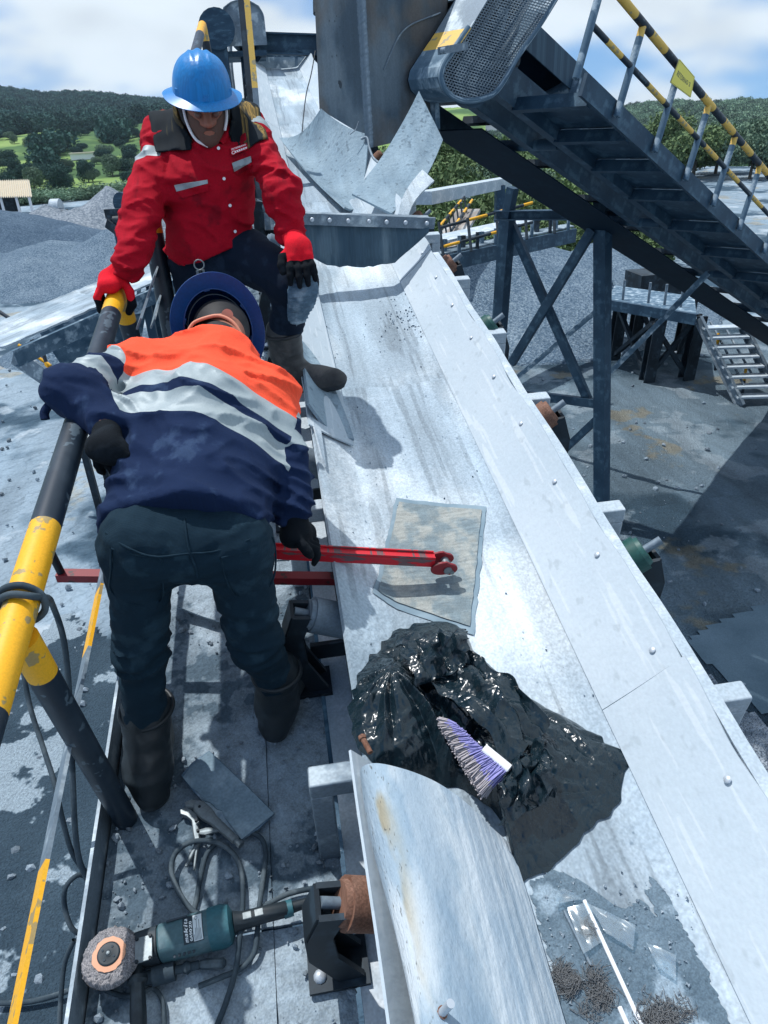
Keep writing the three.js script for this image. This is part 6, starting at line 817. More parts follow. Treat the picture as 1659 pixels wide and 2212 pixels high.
const cloth = (base, dirt, amt, s) => mat({ map: tex(512, 512, 0.5, (u, v) => { const a = fbm(u, v, 5, 6, s), b = sst(0.55, 0.72, fbm(u, v, 9, 6, s + 2)), g = speck(u, v, 256, s); return mix3(base, dirt, clamp(b * amt + (a - 0.5) * amt * 0.5)).map((q) => q * (0.94 + g * 0.1)); }), roughness: 0.9, bumpMap: fabricBump, bumpScale: 0.0006 });
M.orange = cloth([0.96, 0.35, 0.235], [0.90, 0.34, 0.25], 0.25, 701); M.navyCloth = cloth([0.085, 0.15, 0.27], [0.22, 0.29, 0.40], 0.7, 711); M.red = cloth([0.64, 0.045, 0.135], [0.36, 0.05, 0.10], 0.5, 721); M.redGlove = cloth([0.86, 0.10, 0.17], [0.70, 0.12, 0.16], 0.4, 731);
M.reflect = mat({ map: tex(256, 256, 0.3, (u, v) => { const a = fbm(u, v, 6, 5, 741), g = speck(u, v, 128, 2); return mix3([0.50, 0.555, 0.575], [0.64, 0.68, 0.69], a).map((q) => q * (0.96 + g * 0.06)); }), roughness: 0.55, metalness: 0.1 });
M.denim = cloth([0.085, 0.165, 0.215], [0.20, 0.29, 0.34], 0.5, 751); M.darkTrouser = cloth([0.07, 0.12, 0.185], [0.15, 0.21, 0.28], 0.6, 761);
M.leather = mat({ map: darkTex([0.16, 0.17, 0.18], [0.36, 0.35, 0.345], 0.9, 771), roughness: 0.6 }); M.bootDark = mat({ map: darkTex([0.10, 0.13, 0.15], [0.27, 0.31, 0.33], 0.7, 773), roughness: 0.5 }); M.sole = mat({ color: col(0.035, 0.04, 0.045), roughness: 0.85 });
M.gloveDark = cloth([0.06, 0.085, 0.11], [0.15, 0.18, 0.21], 0.6, 781); M.skinTone = mat({ map: tex(256, 256, 0.1, (u, v) => { const a = fbm(u, v, 8, 5, 791); return mix3([0.62, 0.42, 0.34], [0.55, 0.35, 0.28], a); }), roughness: 0.6 });
M.stubble = mat({ color: col(0.12, 0.075, 0.06), roughness: 0.8 }); M.hair = mat({ color: col(0.012, 0.012, 0.014), roughness: 0.7 }); M.camo = mat({ map: tex(512, 512, 0.32, (u, v) => { const a = fbm(u, v, 5, 4, 801), b = fbm(u, v, 9, 5, 805), fr = Math.abs(Math.sin((u * 14 + b * 6) * 6.283)) * sst(0.45, 0.6, fbm(u, v, 4, 3, 809)); let c = mix3([0.06, 0.085, 0.11], [0.14, 0.17, 0.19], a); c = mix3(c, [0.62, 0.50, 0.28], sst(0.55, 0.62, b) * (0.35 + 0.65 * fr)); return c; }), roughness: 0.85 });
M.hatBlue = mat({ map: darkTex([0.0, 0.45, 0.71], [0.12, 0.53, 0.76], 0.6, 811), roughness: 0.38 }); M.hatNavy = mat({ map: darkTex([0.015, 0.22, 0.44], [0.06, 0.30, 0.52], 0.5, 821), roughness: 0.4 });
const up3 = V(0, 1, 0);
// boots: shaft, vamp, toe cap; the sole is cut off below a level
function boot(parent, ankle, toeDir, upv, m, shaftTop, rs = 0.058, len = 0.185) {
  const f = toeDir.clone().normalize(), sole = ankle.clone().addScaledVector(upv, -0.085), side = f.clone().cross(upv).normalize();
  const heel = sole.clone().addScaledVector(f, -0.045).addScaledVector(upv, 0.036), ball = sole.clone().addScaledVector(f, len * 0.62).addScaledVector(upv, 0.036), toe = sole.clone().addScaledVector(f, len).addScaledVector(upv, 0.036);
  const fn = union([cap(ankle, shaftTop, rs * 0.92, rs), cap(heel, ball, 0.040 * rs / 0.058, 0.044 * rs / 0.058), cap(ball, toe, 0.044 * rs / 0.058, 0.039 * rs / 0.058), cap(ankle, ball.clone().addScaledVector(upv, 0.012), 0.052, 0.036)], 0.035);
  const lvl = (p) => (p.x - sole.x) * upv.x + (p.y - sole.y) * upv.y + (p.z - sole.z) * upv.z;
  const cut = (x, y, z) => Math.max(fn(x, y, z) - 0.004 * PN.noise(x * 22, y * 40, z * 22), -( (x - sole.x) * upv.x + (y - sole.y) * upv.y + (z - sole.z) * upv.z)); cut.lo = fn.lo; cut.hi = fn.hi;
  const g = withUV(skin(cut, 0.006), (p) => [p.x + p.z, p.y]), [s, u] = slices(g, lvl, [0.026]); const b = meshW('boot', u, m, parent); const inv = parent.matrixWorld.clone().invert(); if (s) { s.applyMatrix4(inv); mesh('sole', s, M.sole, b); }
  const rim = []; for (let i = 0; i <= 24; i++) { const an = i / 24 * 6.2832; rim.push(shaftTop.clone().addScaledVector(side, Math.cos(an) * (rs + 0.003)).addScaledVector(f, Math.sin(an) * (rs + 0.003))); } const rg = tube(rim.slice(0, 24), 0.007, 6, 60, true); rg.applyMatrix4(inv); mesh('boot_cuff', rg, m, b); return b;
}
// a glove: palm plus five bent finger chains given as joints
function glove(parent, palm, fingers, m, tips, tipFn, wrist) { const parts = palm.map((p) => cap(...p)); const body = union(parts, 0.02); const fs = fingers.map((f) => union(f.slice(1).map((p, i) => cap(f[i], p, f.length && (f.r ?? 0.0115), (f.r ?? 0.0115) * (i === f.length - 2 ? 0.82 : 0.96))), 0.006)); const fn = (x, y, z) => { let d = body(x, y, z); for (const f of fs) { const e = f(x, y, z), h = 0.006 - Math.abs(d - e); d = Math.min(d, e) - (h > 0 ? h * h / 0.024 : 0); } return d; }; fn.lo = body.lo.clone(); fn.hi = body.hi.clone(); for (const f of fs) { fn.lo.min(f.lo); fn.hi.max(f.hi); } const g = withUV(skin(fn, 0.0042, 0.012), (p) => [p.x + p.z, p.y]); if (!tips) return meshW('glove', g, m, parent); const [a, b] = slices(g, tipFn, [0]); const o = meshW('glove', b, m, parent); if (a) { a.applyMatrix4(parent.matrixWorld.clone().invert()); mesh('grip_coating', a, tips, o); } return o; }
// full brim hard hat, local y up, z to the front
function hardHat(parent, pos, upv, front, m, sc = 1) {
  const z = front.clone().addScaledVector(upv, -front.dot(upv)).normalize(), x = upv.clone().cross(z), h = new THREE.Group(); h.name = 'hard_hat'; parent.add(h); const m4 = new THREE.Matrix4().makeBasis(x, upv, z).scale(V(sc, sc, sc)).setPosition(pos).premultiply(parent.matrixWorld.clone().invert()); m4.decompose(h.position, h.quaternion, h.scale);
  const R0 = (an) => { const c = Math.cos(an), s = Math.sin(an); return 0.104 * 0.127 / Math.sqrt((0.127 * c) ** 2 + (0.104 * s) ** 2); };
  mesh('shell', shell(72, 26, (u, v) => { const an = u * 6.28318, r = R0(an), th = v * 1.5707; let px = Math.cos(an) * r * Math.pow(Math.cos(th), 0.72), pz = Math.sin(an) * r * Math.pow(Math.cos(th), 0.72), py = 0.128 * Math.pow(Math.sin(th), 0.92); const rid = (w, c0) => Math.exp(-(((px - c0) / w) ** 2)); const k = sst(0.03, 0.10, py) * sst(0.14, 0.02, Math.abs(pz)); py += k * (0.007 * rid(0.010, 0) + 0.005 * rid(0.007, 0.032) + 0.005 * rid(0.007, -0.032)); return V(px, py, -pz); }, 0.003), m, h);
  mesh('brim', shell(72, 8, (u, v) => { const an = u * 6.28318, r = R0(an), e = (1 - v) * (0.040 + 0.012 * Math.max(0, Math.sin(an))), q = r + e - 0.001; return V(Math.cos(an) * q, 0.004 - 0.012 * (1 - v) - 0.10 * (1 - v) * 0.1 * Math.abs(Math.sin(an)), -Math.sin(an) * q); }, 0.003), m, h);
  for (const an of [0.5, 2.64, 3.64, 5.78, 1.57, 4.71]) { const r = R0(an) - 0.001; mesh('lug', box(0.02, 0.026, 0.010, 0, 0, 0, 0.003), m, h).position.set(Math.cos(an) * r, 0.017, -Math.sin(an) * r); h.children.at(-1).rotation.y = an - 1.5708; }
  return h;
}
// ================================================================== worker bent over, back to the viewer
{
  const J = (x, y, d) => PX(x, y, d), t = thing('person', 'worker in orange and navy shirt and dark jeans bending over beside the belt', 'person', CI(-0.3, 0, 1.1));
  const pel = J(405, 1150, 1.63), hipL = J(300, 1180, 1.60), hipR = J(508, 1172, 1.64), kneeL = J(305, 1400, 1.74), kneeR = J(552, 1392, 1.80), ankL = J(318, 1640, 1.86), ankR = J(607, 1535, 1.96);
  const neck = J(486, 752, 2.08), head = J(478, 712, 2.22), shL = J(302, 785, 1.98), shR = J(582, 862, 1.96), elL = J(160, 846, 1.80), elR = J(616, 1000, 1.86), wrL = J(230, 914, 1.74), wrR = J(632, 1105, 1.80), haL = J(232, 965, 1.66), haR = J(640, 1150, 1.80);
  const spine = [J(402, 1100, 1.66), J(425, 980, 1.76), J(452, 850, 1.92), neck];
  // one continuous body under the clothes
  const bodyF = union([cap(hipL, hipR, 0.06), cap(pel, spine[1], 0.07, 0.07), cap(spine[1], spine[2], 0.07, 0.07), cap(spine[2], neck, 0.06, 0.05), cap(neck, head, 0.055, 0.075), cap(J(340, 830, 1.98), J(550, 880, 1.98), 0.05), cap(shL, elL, 0.042, 0.036), cap(elL, wrL, 0.036, 0.030), cap(wrL, haL, 0.030, 0.026), cap(shR, elR, 0.042, 0.036), cap(elR, wrR, 0.036, 0.027), cap(wrR, haR, 0.027, 0.024), cap(hipL, kneeL, 0.05, 0.035), cap(kneeL, ankL, 0.035, 0.028), cap(hipR, kneeR, 0.05, 0.035), cap(kneeR, CI(-0.128, 0.09, 1.24), 0.035, 0.026)], 0.03);
  const hd = (x, y, z) => ell(head, V(1, 0, 0), V(0, 1, 0), V(0, 0, 1), 0.078, 0.085, 0.095)(x, y, z);
  meshW('body', withUV(skin(bodyF, 0.011), (p) => [p.x, p.y]), M.skinTone, t);
  meshW('hair', withUV(skin(union([ell(head.clone().addScaledVector(camRay(478, 712).normalize(), 0.02), V(1, 0, 0), up3, V(0, 0, 1), 0.086, 0.09, 0.1), cap(head, neck.clone().lerp(head, 0.35), 0.07, 0.058)], 0.03), 0.008), (p) => [p.x, p.y]), M.hair, t);
  // jeans
  const legF = union([cap(hipL.clone().lerp(pel, 0.16), hipR.clone().lerp(pel, 0.16), 0.092), cap(J(320, 1120, 1.67), J(490, 1115, 1.69), 0.088), cap(hipL, kneeL, 0.080, 0.050), cap(kneeL, J(315, 1560, 1.83), 0.050, 0.050), cap(hipR, kneeR, 0.080, 0.050), cap(kneeR, J(596, 1465, 1.92), 0.050, 0.050)], 0.034);
  const hemA = neck.clone().sub(spine[0]).normalize(), hemQ = J(410, 1118, 1.6);
  const kf = (x, y, z) => { const d = Math.max(legF(x, y, z), (x - hemQ.x) * hemA.x + (y - hemQ.y) * hemA.y + (z - hemQ.z) * hemA.z - 0.012); if (Math.abs(d) > 0.06) return d; const kn = Math.exp(-(((y - kneeL.y) / 0.10) ** 2)) + 0.35; return d - kn * 0.012 * (rgd(x * 4 + 2, y * 26 + PN.noise(x * 6, y * 3, z * 6) * 1.2, z * 4)) - 0.005 * PN.noise(x * 30, y * 30, z * 30); }; kf.lo = legF.lo; kf.hi = legF.hi;
  const jeans = meshW('trousers', withUV(skin(kf, 0.0075), (p) => [p.x + p.z * 0.3, p.y]), M.denim, t);
  // seams and pockets stitched on the seat
  const onSurf = (x, y, fn, d0 = 1.2) => { let d = d0; for (let i = 0; i < 60; i++) { const p = J(x, y, d), v = fn(p.x, p.y, p.z); if (v < 0.0012) return p; d += Math.max(v * 0.8, 0.0012); if (d > 2.6) return null; } return J(x, y, d); };
  const inv = t.matrixWorld.clone().invert(); const stitch = (pts, r, m, name, par, fn = kf) => { const l = pts.map(([x, y]) => onSurf(x, y, fn)).filter(Boolean); if (l.length < 2) return; const g = tube(l, r, 5, l.length * 6); g.applyMatrix4(inv); mesh(name, g, m, par); };
  stitch([[398, 1120], [402, 1150], [408, 1185], [420, 1220], [428, 1248]], 0.003, M.denim, 'seam', jeans); stitch([[228, 1150], [270, 1180], [330, 1202], [405, 1196], [470, 1190], [540, 1165], [590, 1130]], 0.0026, M.denim, 'seam', jeans);
  for (const pk of [[[240, 1185], [300, 1200], [345, 1205], [352, 1262], [345, 1300], [290, 1305], [242, 1280], [240, 1230], [240, 1185]], [[478, 1205], [535, 1190], [588, 1160], [600, 1230], [585, 1262], [515, 1290], [488, 1250], [478, 1205]]]) stitch(pk, 0.0024, M.denim, 'pocket_seam', jeans);
  // shirt
  const ax = neck.clone().sub(spine[0]).normalize();
  const tor = union([cap(J(312, 1130, 1.655), J(345, 900, 1.86), 0.098, 0.092), cap(J(492, 1128, 1.665), J(532, 930, 1.88), 0.094, 0.088), cap(J(410, 1125, 1.62), J(440, 900, 1.84), 0.108, 0.105), cap(J(345, 900, 1.86), J(350, 815, 1.96), 0.092, 0.085), cap(J(532, 930, 1.88), J(534, 865, 1.97), 0.088, 0.082), cap(J(440, 900, 1.84), J(475, 775, 2.04), 0.105, 0.08), cap(shL, J(465, 790, 2.04), 0.062, 0.075), cap(shR, J(485, 800, 2.04), 0.062, 0.075)], 0.05);
  const aL = union([cap(shL, elL, 0.064, 0.060), cap(elL, wrL, 0.060, 0.046)], 0.03), aR = union([cap(shR, elR, 0.064, 0.055), cap(elR, wrR.clone().lerp(elR, 0.05), 0.055, 0.048)], 0.03);
  const sh0 = union([tor, aL, aR], 0.045);
  const shF0 = creases(sh0, V(0.45, 0.70, -0.55).normalize(), 0.017, 11, 3);
  const hemP = J(410, 1118, 1.6), hem = (x, y, z) => { const q = (x - hemP.x) * ax.x + (y - hemP.y) * ax.y + (z - hemP.z) * ax.z; return -(q + 0.012 + 0.006 * PN.noise(x * 9, y * 9, z * 9)); };
  const shF = (x, y, z) => Math.max(shF0(x, y, z) - 0.010 * Math.exp(-(((hem(x, y, z) + 0.01) / 0.022) ** 2)), hem(x, y, z)); shF.lo = sh0.lo; shF.hi = sh0.hi;
  const lat = V(1, 0, 0).addScaledVector(ax, -ax.x).normalize(), g = withUV(skin(shF, 0.0068), (p) => [p.dot(lat), p.dot(ax)]);
  const cutL = slices(g, (p) => tor(p.x, p.y, p.z) - aL(p.x, p.y, p.z), [0.022]), cutR = slices(cutL[0], (p) => tor(p.x, p.y, p.z) - aR(p.x, p.y, p.z), [0.022]), parts = { L: cutL[1], T: cutR[0], R: cutR[1] }, axT = ax.clone().addScaledVector(V(1, 0, 0), 0.20).normalize(), P0 = onSurf(430, 845, shF) ?? spine[2];
  const shirt = new THREE.Group(); shirt.name = 'shirt'; t.add(shirt); const add = (gg, m, name) => { if (gg) { gg.applyMatrix4(inv); mesh(name, gg, m, shirt); } };
  const tf = (p) => p.clone().sub(P0).dot(axT); const lv = (x, y) => { const p = onSurf(x, y, shF); return p ? tf(p) : 0; };
  const levels = [lv(440, 893), lv(448, 845), lv(452, 826), lv(455, 788)]; const ts = slices(parts.T, tf, levels); add(ts[0], M.navyCloth, 'lower_panel'); add(ts[1], M.reflect, 'reflective_band'); add(ts[2], M.navyCloth, 'middle_panel'); add(ts[3], M.reflect, 'reflective_band'); add(ts[4], M.orange, 'orange_yoke');
  const armSplit = (gg, a, b, c, lvls) => { const L1 = a.distanceTo(b), L2 = b.distanceTo(c), d1 = b.clone().sub(a).normalize(), d2 = c.clone().sub(b).normalize(); const f = (p) => { const q = p.clone().sub(a).dot(d1), r = p.clone().sub(b).dot(d2); return r > 0 && q > L1 * 0.8 ? L1 + r : Math.min(q, L1 + Math.max(r, -0.0)); }; const s = slices(gg, f, lvls); [M.orange, M.reflect, M.navyCloth, M.reflect, M.navyCloth].forEach((m, i) => add(s[i], m, ['orange_sleeve', 'reflective_band', 'sleeve', 'reflective_band', 'sleeve'][i])); };
  armSplit(parts.L, shL, elL, wrL, [0.055, 0.105, 0.145, 0.20]); armSplit(parts.R, shR, elR, wrR, [0.060, 0.112, 0.155, 0.208]);
  // collar
  const collar = tube([J(425, 742, 2.03), J(452, 726, 2.10), J(490, 722, 2.14), J(522, 742, 2.12), J(536, 775, 2.05)], 0.016, 8, 40); collar.applyMatrix4(inv); mesh('collar', collar, M.orange, shirt);
  // boots
  const fw = V(0.05, Math.sin(AL), -Math.cos(AL)).normalize(); boot(t, CI(-0.462, 0.09, 1.10), fw.clone().add(V(-0.12, 0, 0)), NI, M.bootDark, J(316, 1530, 1.83), 0.062, 0.2); boot(t, CI(-0.128, 0.09, 1.24), fw.clone().add(V(0.25, 0, 0)), NI, M.bootDark, J(597, 1450, 1.915), 0.060, 0.2);
  // gloves
  const dn = V(0, -1, 0); const chain = (o, d, l, r, bend) => { const a = [o.clone()]; let q = o.clone(), dd = d.clone(); for (let i = 0; i < 3; i++) { q = q.clone().addScaledVector(dd, l * [0.42, 0.32, 0.26][i]); a.push(q); dd = dd.clone().add(bend).normalize(); } a.r = r; return a; };
  const hR = haR, fr = V(0.75, -0.45, -0.35).normalize(); glove(t, [[wrR, hR, 0.036, 0.036], [hR.clone().add(V(-0.015, 0, 0.02)), hR.clone().add(V(0.025, -0.02, -0.03)), 0.026, 0.026]], [0, 1, 2, 3].map((k) => chain(hR.clone().add(V(0.022, -0.02, 0.033 - k * 0.022)), V(0.7, -0.6, 0), [0.07, 0.08, 0.076, 0.06][k], 0.0098, V(-0.7, -0.45, 0))).concat([chain(hR.clone().add(V(0.0, 0.0, 0.035)), V(0.5, -0.5, 0.6).normalize(), 0.055, 0.0125, V(0, -0.3, -0.4))]), M.gloveDark);
  const hL = haL; glove(t, [[wrL.clone().lerp(haL, 0.45), hL, 0.034, 0.036], [hL.clone().add(V(-0.02, 0, 0)), hL.clone().add(V(0.02, -0.02, 0)), 0.03, 0.03]], [0, 1, 2, 3].map((k) => chain(hL.clone().add(V(-0.033 + k * 0.021, -0.022, -0.004)), V(0.1 + (k - 1.5) * 0.10, -0.9, -0.25).normalize(), [0.062, 0.075, 0.078, 0.065][k], 0.0096, V(0.1, -0.1, -0.35))).concat([chain(hL.clone().add(V(0.03, -0.005, 0.01)), V(0.45, -0.75, 0.2).normalize(), 0.045, 0.0115, V(-0.3, -0.3, -0.2))]), M.gloveDark);
  const strap = tube([J(118, 868, 1.80), J(104, 878, 1.79), J(96, 892, 1.79), J(98, 906, 1.79)], 0.012, 6, 20); strap.applyMatrix4(inv); mesh('cuff_strap', strap, M.navyCloth, shirt);
  // hat seen from below: brim underside, cradle and sticker
  const hu = camRay(478, 712).normalize().addScaledVector(up3, 0.10).addScaledVector(V(1, 0, 0), -0.12).normalize(), hc = J(473, 714, 2.24); const h = hardHat(t, hc, hu, V(0.1, -1, -0.1), M.hatNavy, 0.98);
  mesh('cradle', shell(40, 4, (u, v) => { const an = u * 6.28318; return V(Math.cos(an) * 0.092, 0.005 + v * 0.03, -Math.sin(an) * 0.11); }, 0.002), M.beltEdge, h);
  const va = [[408, 712], [418, 698], [440, 688], [472, 682], [500, 694], [520, 722], [528, 756]], vp = (k, d) => va.map(([x, y]) => J(lerp(470, x, k), lerp(722, y, k), d)); const vo = new THREE.CatmullRomCurve3(vp(1, 2.10)), vi = new THREE.CatmullRomCurve3(vp(0.93, 2.26)); meshW('nape_guard', shell(30, 4, (u, v) => vo.getPoint(u).lerp(vi.getPoint(u), v), 0.003), M.beltEdge, t); meshW('guard_rim', tube(vp(1, 2.098), 0.0055, 6, 60), mat({ color: col(0.62, 0.24, 0.15), roughness: 0.6 }), t); meshW('nape_scarf', withUV(skin(union([cap(J(470, 730, 2.16), J(480, 748, 2.10), 0.062, 0.066)], 0.01), 0.008), (p) => [p.x, p.y]), M.hair, t);
meshW('sticker', cyl(J(491, 680, 2.125), J(491, 680, 2.13), 0.017, 0.017, 20), mat({ color: col(0.70, 0.24, 0.16), roughness: 0.6 }), t);
}
// ================================================================== worker in red, facing the viewer, one boot up on the belt edge
{
  const J = (x, y, d) => PX(x, y, d), t = thing('person', 'worker in red shirt and blue hard hat with one boot on the belt edge', 'person', CI(-0.25, 0, 2.5));
  const inv = t.matrixWorld.clone().invert();
  const pel = J(478, 555, 2.66), hipL = J(425, 562, 2.66), hipR = J(528, 552, 2.64), kneeR = J(637, 612, 2.48), ankR = J(615, 775, 2.74), ankL = CI(-0.30, 0.09, 2.62), kneeL = hipL.clone().lerp(ankL, 0.5).add(V(0, 0, 0.07));
  const chest = J(442, 385, 2.54), neck = J(440, 264, 2.57), head = J(442, 236, 2.42), shL = J(352, 296, 2.58), shR = J(530, 276, 2.58), elL = J(308, 450, 2.44), wrL = J(277, 572, 2.36), elR = J(606, 408, 2.42), wrR = J(628, 505, 2.44);
  const hc = J(436, 172, 2.39), face = camRay(445, 215).normalize().multiplyScalar(-1).addScaledVector(up3, -0.26).addScaledVector(V(1, 0, 0), 0.08).normalize(), hup = up3.clone().addScaledVector(face, -up3.dot(face)).normalize(), hx = hup.clone().cross(face).normalize();
  const HS = 0.90, H0 = (x, y, z) => head.clone().addScaledVector(hx, x).addScaledVector(hup, y).addScaledVector(face, z), H = (x, y, z) => H0(x * HS, y * HS, z * HS);
  const bodyF = union([cap(hipL, hipR, 0.06), cap(pel, chest, 0.07, 0.07), cap(chest, neck, 0.06, 0.05), cap(neck, H(0, -0.03, -0.02), 0.052, 0.055), cap(shL, shR, 0.045), cap(shL, elL, 0.036, 0.032), cap(elL, wrL, 0.032, 0.026), cap(shR, elR, 0.036, 0.032), cap(elR, wrR, 0.032, 0.026), cap(hipL, kneeL, 0.05, 0.035), cap(kneeL, ankL, 0.035, 0.028), cap(hipR, kneeR, 0.05, 0.035), cap(kneeR, J(618, 720, 2.68), 0.030, 0.026)], 0.03);
  const headF0 = (() => { const u = union([ell(H0(0, 0.035, -0.015), hx, hup, face, 0.074, 0.085, 0.092), ell(H0(0, -0.035, 0.018), hx, hup, face, 0.060, 0.068, 0.066), ell(H0(0, -0.082, 0.050), hx, hup, face, 0.026, 0.022, 0.026), cap(H0(-0.05, -0.045, 0.005), H0(0, -0.088, 0.048), 0.022, 0.020), cap(H0(0.05, -0.045, 0.005), H0(0, -0.088, 0.048), 0.022, 0.020)], 0.03), n = union([cap(H0(0, 0.012, 0.078), H0(0, -0.024, 0.102), 0.010, 0.013), cap(H0(-0.012, -0.028, 0.088), H0(0.012, -0.028, 0.088), 0.009)], 0.012), br = cap(H0(-0.036, 0.022, 0.066), H0(0.036, 0.022, 0.066), 0.012), lp = union([cap(H0(-0.02, -0.054, 0.076), H0(0.02, -0.054, 0.076), 0.008), cap(H0(-0.016, -0.064, 0.075), H0(0.016, -0.064, 0.075), 0.008)], 0.004), ears = [cap(H0(-0.076, 0.012, -0.01), H0(-0.074, -0.03, -0.005), 0.015, 0.010), cap(H0(0.076, 0.012, -0.01), H0(0.074, -0.03, -0.005), 0.015, 0.010)], eyes = [ell(H0(-0.031, 0.002, 0.078), hx, hup, face, 0.017, 0.012, 0.010), ell(H0(0.031, 0.002, 0.078), hx, hup, face, 0.017, 0.012, 0.010)]; const f = (x, y, z) => { let d = u(x, y, z); const sm = (a, b, k) => { const h = k - Math.abs(a - b); return Math.min(a, b) - (h > 0 ? h * h / (4 * k) : 0); }; for (const e of eyes) { const c = -e(x, y, z), h = 0.014 - Math.abs(d - c); d = Math.max(d, c) + (h > 0 ? h * h / 0.056 : 0); } d = sm(d, br(x, y, z), 0.014); d = sm(d, n(x, y, z), 0.014); d = sm(d, lp(x, y, z), 0.008); for (const e of ears) d = sm(d, e(x, y, z), 0.008); return d; }; f.lo = u.lo.clone().subScalar(0.05); f.hi = u.hi.clone().addScalar(0.05); return f; })();
  const headF = (x, y, z) => HS * headF0(head.x + (x - head.x) / HS, head.y + (y - head.y) / HS, head.z + (z - head.z) / HS); headF.lo = headF0.lo; headF.hi = headF0.hi;
  const hg = withUV(skin(headF, 0.0036, 0.01), (p) => [p.x, p.y]), bg = withUV(skin(bodyF, 0.012), (p) => [p.x, p.y]);
  const body = meshW('body', [bg, hg], M.skinTone, t);
  for (const k of [-1, 1]) { const e = new THREE.SphereGeometry(0.0125, 16, 10); const p = H(0.031 * k, 0.001, 0.0665); e.translate(p.x, p.y, p.z); meshW('eye', e, mat({ color: col(0.16, 0.09, 0.07), roughness: 0.4 }), t); }
  // beard, brows and hair lie a hair's breadth over the head
  const over = (off, keep, m, name) => { const f = (x, y, z) => Math.max(headF(x, y, z) - off, keep(V(x, y, z))); f.lo = headF.lo; f.hi = headF.hi; const g = skin(f, 0.0036, 0.01); if (g.attributes.position.count) meshW(name, withUV(g, (p) => [p.x, p.y]), m, t); };
  const lc = (p) => { const q = p.clone().sub(head).multiplyScalar(1 / HS); return [q.dot(hx), q.dot(hup), q.dot(face)]; };
  over(0.0016, (p) => { const [x, y, z] = lc(p); const lips = Math.hypot(x / 0.019, (y + 0.058) / 0.0075) - 1, top = y + 0.036 - Math.abs(x) * 0.55 * (Math.abs(x) > 0.03 ? 1 : 0.2); return Math.max(top, -lips * 0.02, -z - 0.01, -0.012 + 0.0); }, M.stubble, 'beard');
  over(0.003, (p) => { const [x, y, z] = lc(p); return Math.max(Math.abs(y - 0.026 + Math.abs(x) * 0.12) - 0.0055, 0.012 - Math.abs(x), Math.abs(x) - 0.048, -z + 0.04); }, M.hair, 'eyebrows');
  over(0.006, (p) => { const [x, y, z] = lc(p); return Math.max(z - 0.02 - Math.max(0, y - 0.03) * 0.5, -0.05 - y); }, M.hair, 'hair');
  const hat = hardHat(t, H(0.0, 0.054, -0.002), hup.clone().addScaledVector(face, 0.02).addScaledVector(hx, 0.03).normalize(), face, M.hatBlue, 0.895);
  // chin strap and neck cover
  meshW('chin_strap', [tube([H(-0.078, 0.03, 0.01), H(-0.074, -0.03, 0.03), H(-0.05, -0.085, 0.06), H(-0.01, -0.108, 0.07)], 0.005, 6, 40), tube([H(0.078, 0.03, 0.01), H(0.074, -0.02, 0.035), H(0.06, -0.06, 0.055)], 0.005, 6, 30)], M.white, t);
  // trousers
  const legF = union([cap(hipL, hipR, 0.09), cap(J(440, 545, 2.64), J(505, 545, 2.64), 0.088), cap(hipL, kneeL, 0.098, 0.075), cap(kneeL, ankL.clone().addScaledVector(up3, 0.12), 0.074, 0.07), cap(hipR, kneeR, 0.094, 0.072), cap(kneeR, J(618, 702, 2.66), 0.072, 0.062)], 0.035), lf = creases(legF, V(0.2, 0.9, 0.2).normalize(), 0.006, 12, 9);
  const tr = meshW('trousers', withUV(skin(lf, 0.009), (p) => [p.x + p.z * 0.3, p.y]), M.darkTrouser, t);
  const pad = (() => { const c = J(655, 628, 2.43), c2 = J(648, 690, 2.52), f0 = union([cap(c, c2, 0.056, 0.044)], 0.02), f = (x, y, z) => { const l = lf(x, y, z); return Math.max(f0(x, y, z), l - 0.014 - 0.003 * Math.sin(y * 460), -(l - 0.002)); }; f.lo = f0.lo; f.hi = f0.hi; return withUV(skin(f, 0.005), (p) => [p.x, p.y]); })(); pad.applyMatrix4(inv); mesh('knee_pad', pad, M.navyDusty, tr);
  boot(t, CI(0.02, 0.40, 2.56), V(0.95, 0.05, 0.28), V(-0.10, 0.98, 0.1).normalize(), M.leather, J(612, 718, 2.68), 0.066, 0.175); boot(t, ankL, V(0.15, 0.1, 1), NI, M.leather, ankL.clone().addScaledVector(up3, 0.14), 0.066, 0.2);
  // red work shirt
  const tor = union([cap(J(420, 535, 2.62), J(412, 400, 2.55), 0.095, 0.098), cap(J(490, 520, 2.62), J(478, 390, 2.55), 0.095, 0.098), cap(J(412, 400, 2.55), J(396, 325, 2.56), 0.098, 0.080), cap(J(478, 390, 2.55), J(490, 312, 2.56), 0.098, 0.080), cap(shL, neck, 0.062, 0.052), cap(shR, neck, 0.062, 0.052), cap(J(450, 540, 2.6), J(444, 345, 2.55), 0.095, 0.085)], 0.045);
  const aL = union([cap(shL, elL, 0.056, 0.052), cap(elL, wrL, 0.052, 0.042)], 0.03), aR = union([cap(shR, elR, 0.056, 0.050), cap(elR, wrR.clone().add(V(0, 0.01, 0)), 0.050, 0.042)], 0.03);
  const s0 = union([tor, aL, aR], 0.04), s1 = creases(s0, V(0.3, 0.9, 0.1).normalize(), 0.017, 12, 5), hemY = J(440, 556, 2.5).y;
  const nk = neck.clone().addScaledVector(up3, 0.045), shF = (x, y, z) => { const arm = Math.min(aL(x, y, z), aR(x, y, z)); let d = s1(x, y, z) - 0.011 * (arm < 0.02 ? Math.max(0, rgd(x * 7, y * 30 + 1.4 * PN.noise(x * 8, y * 4, z * 8), z * 7)) : 0); const cut = hemY - 0.02 * PN.noise(x * 6, 1, z * 6) + (x - nk.x) * 0.18 - y; return arm < 0.03 ? d : Math.max(d, cut); }; shF.lo = s0.lo; shF.hi = s0.hi;
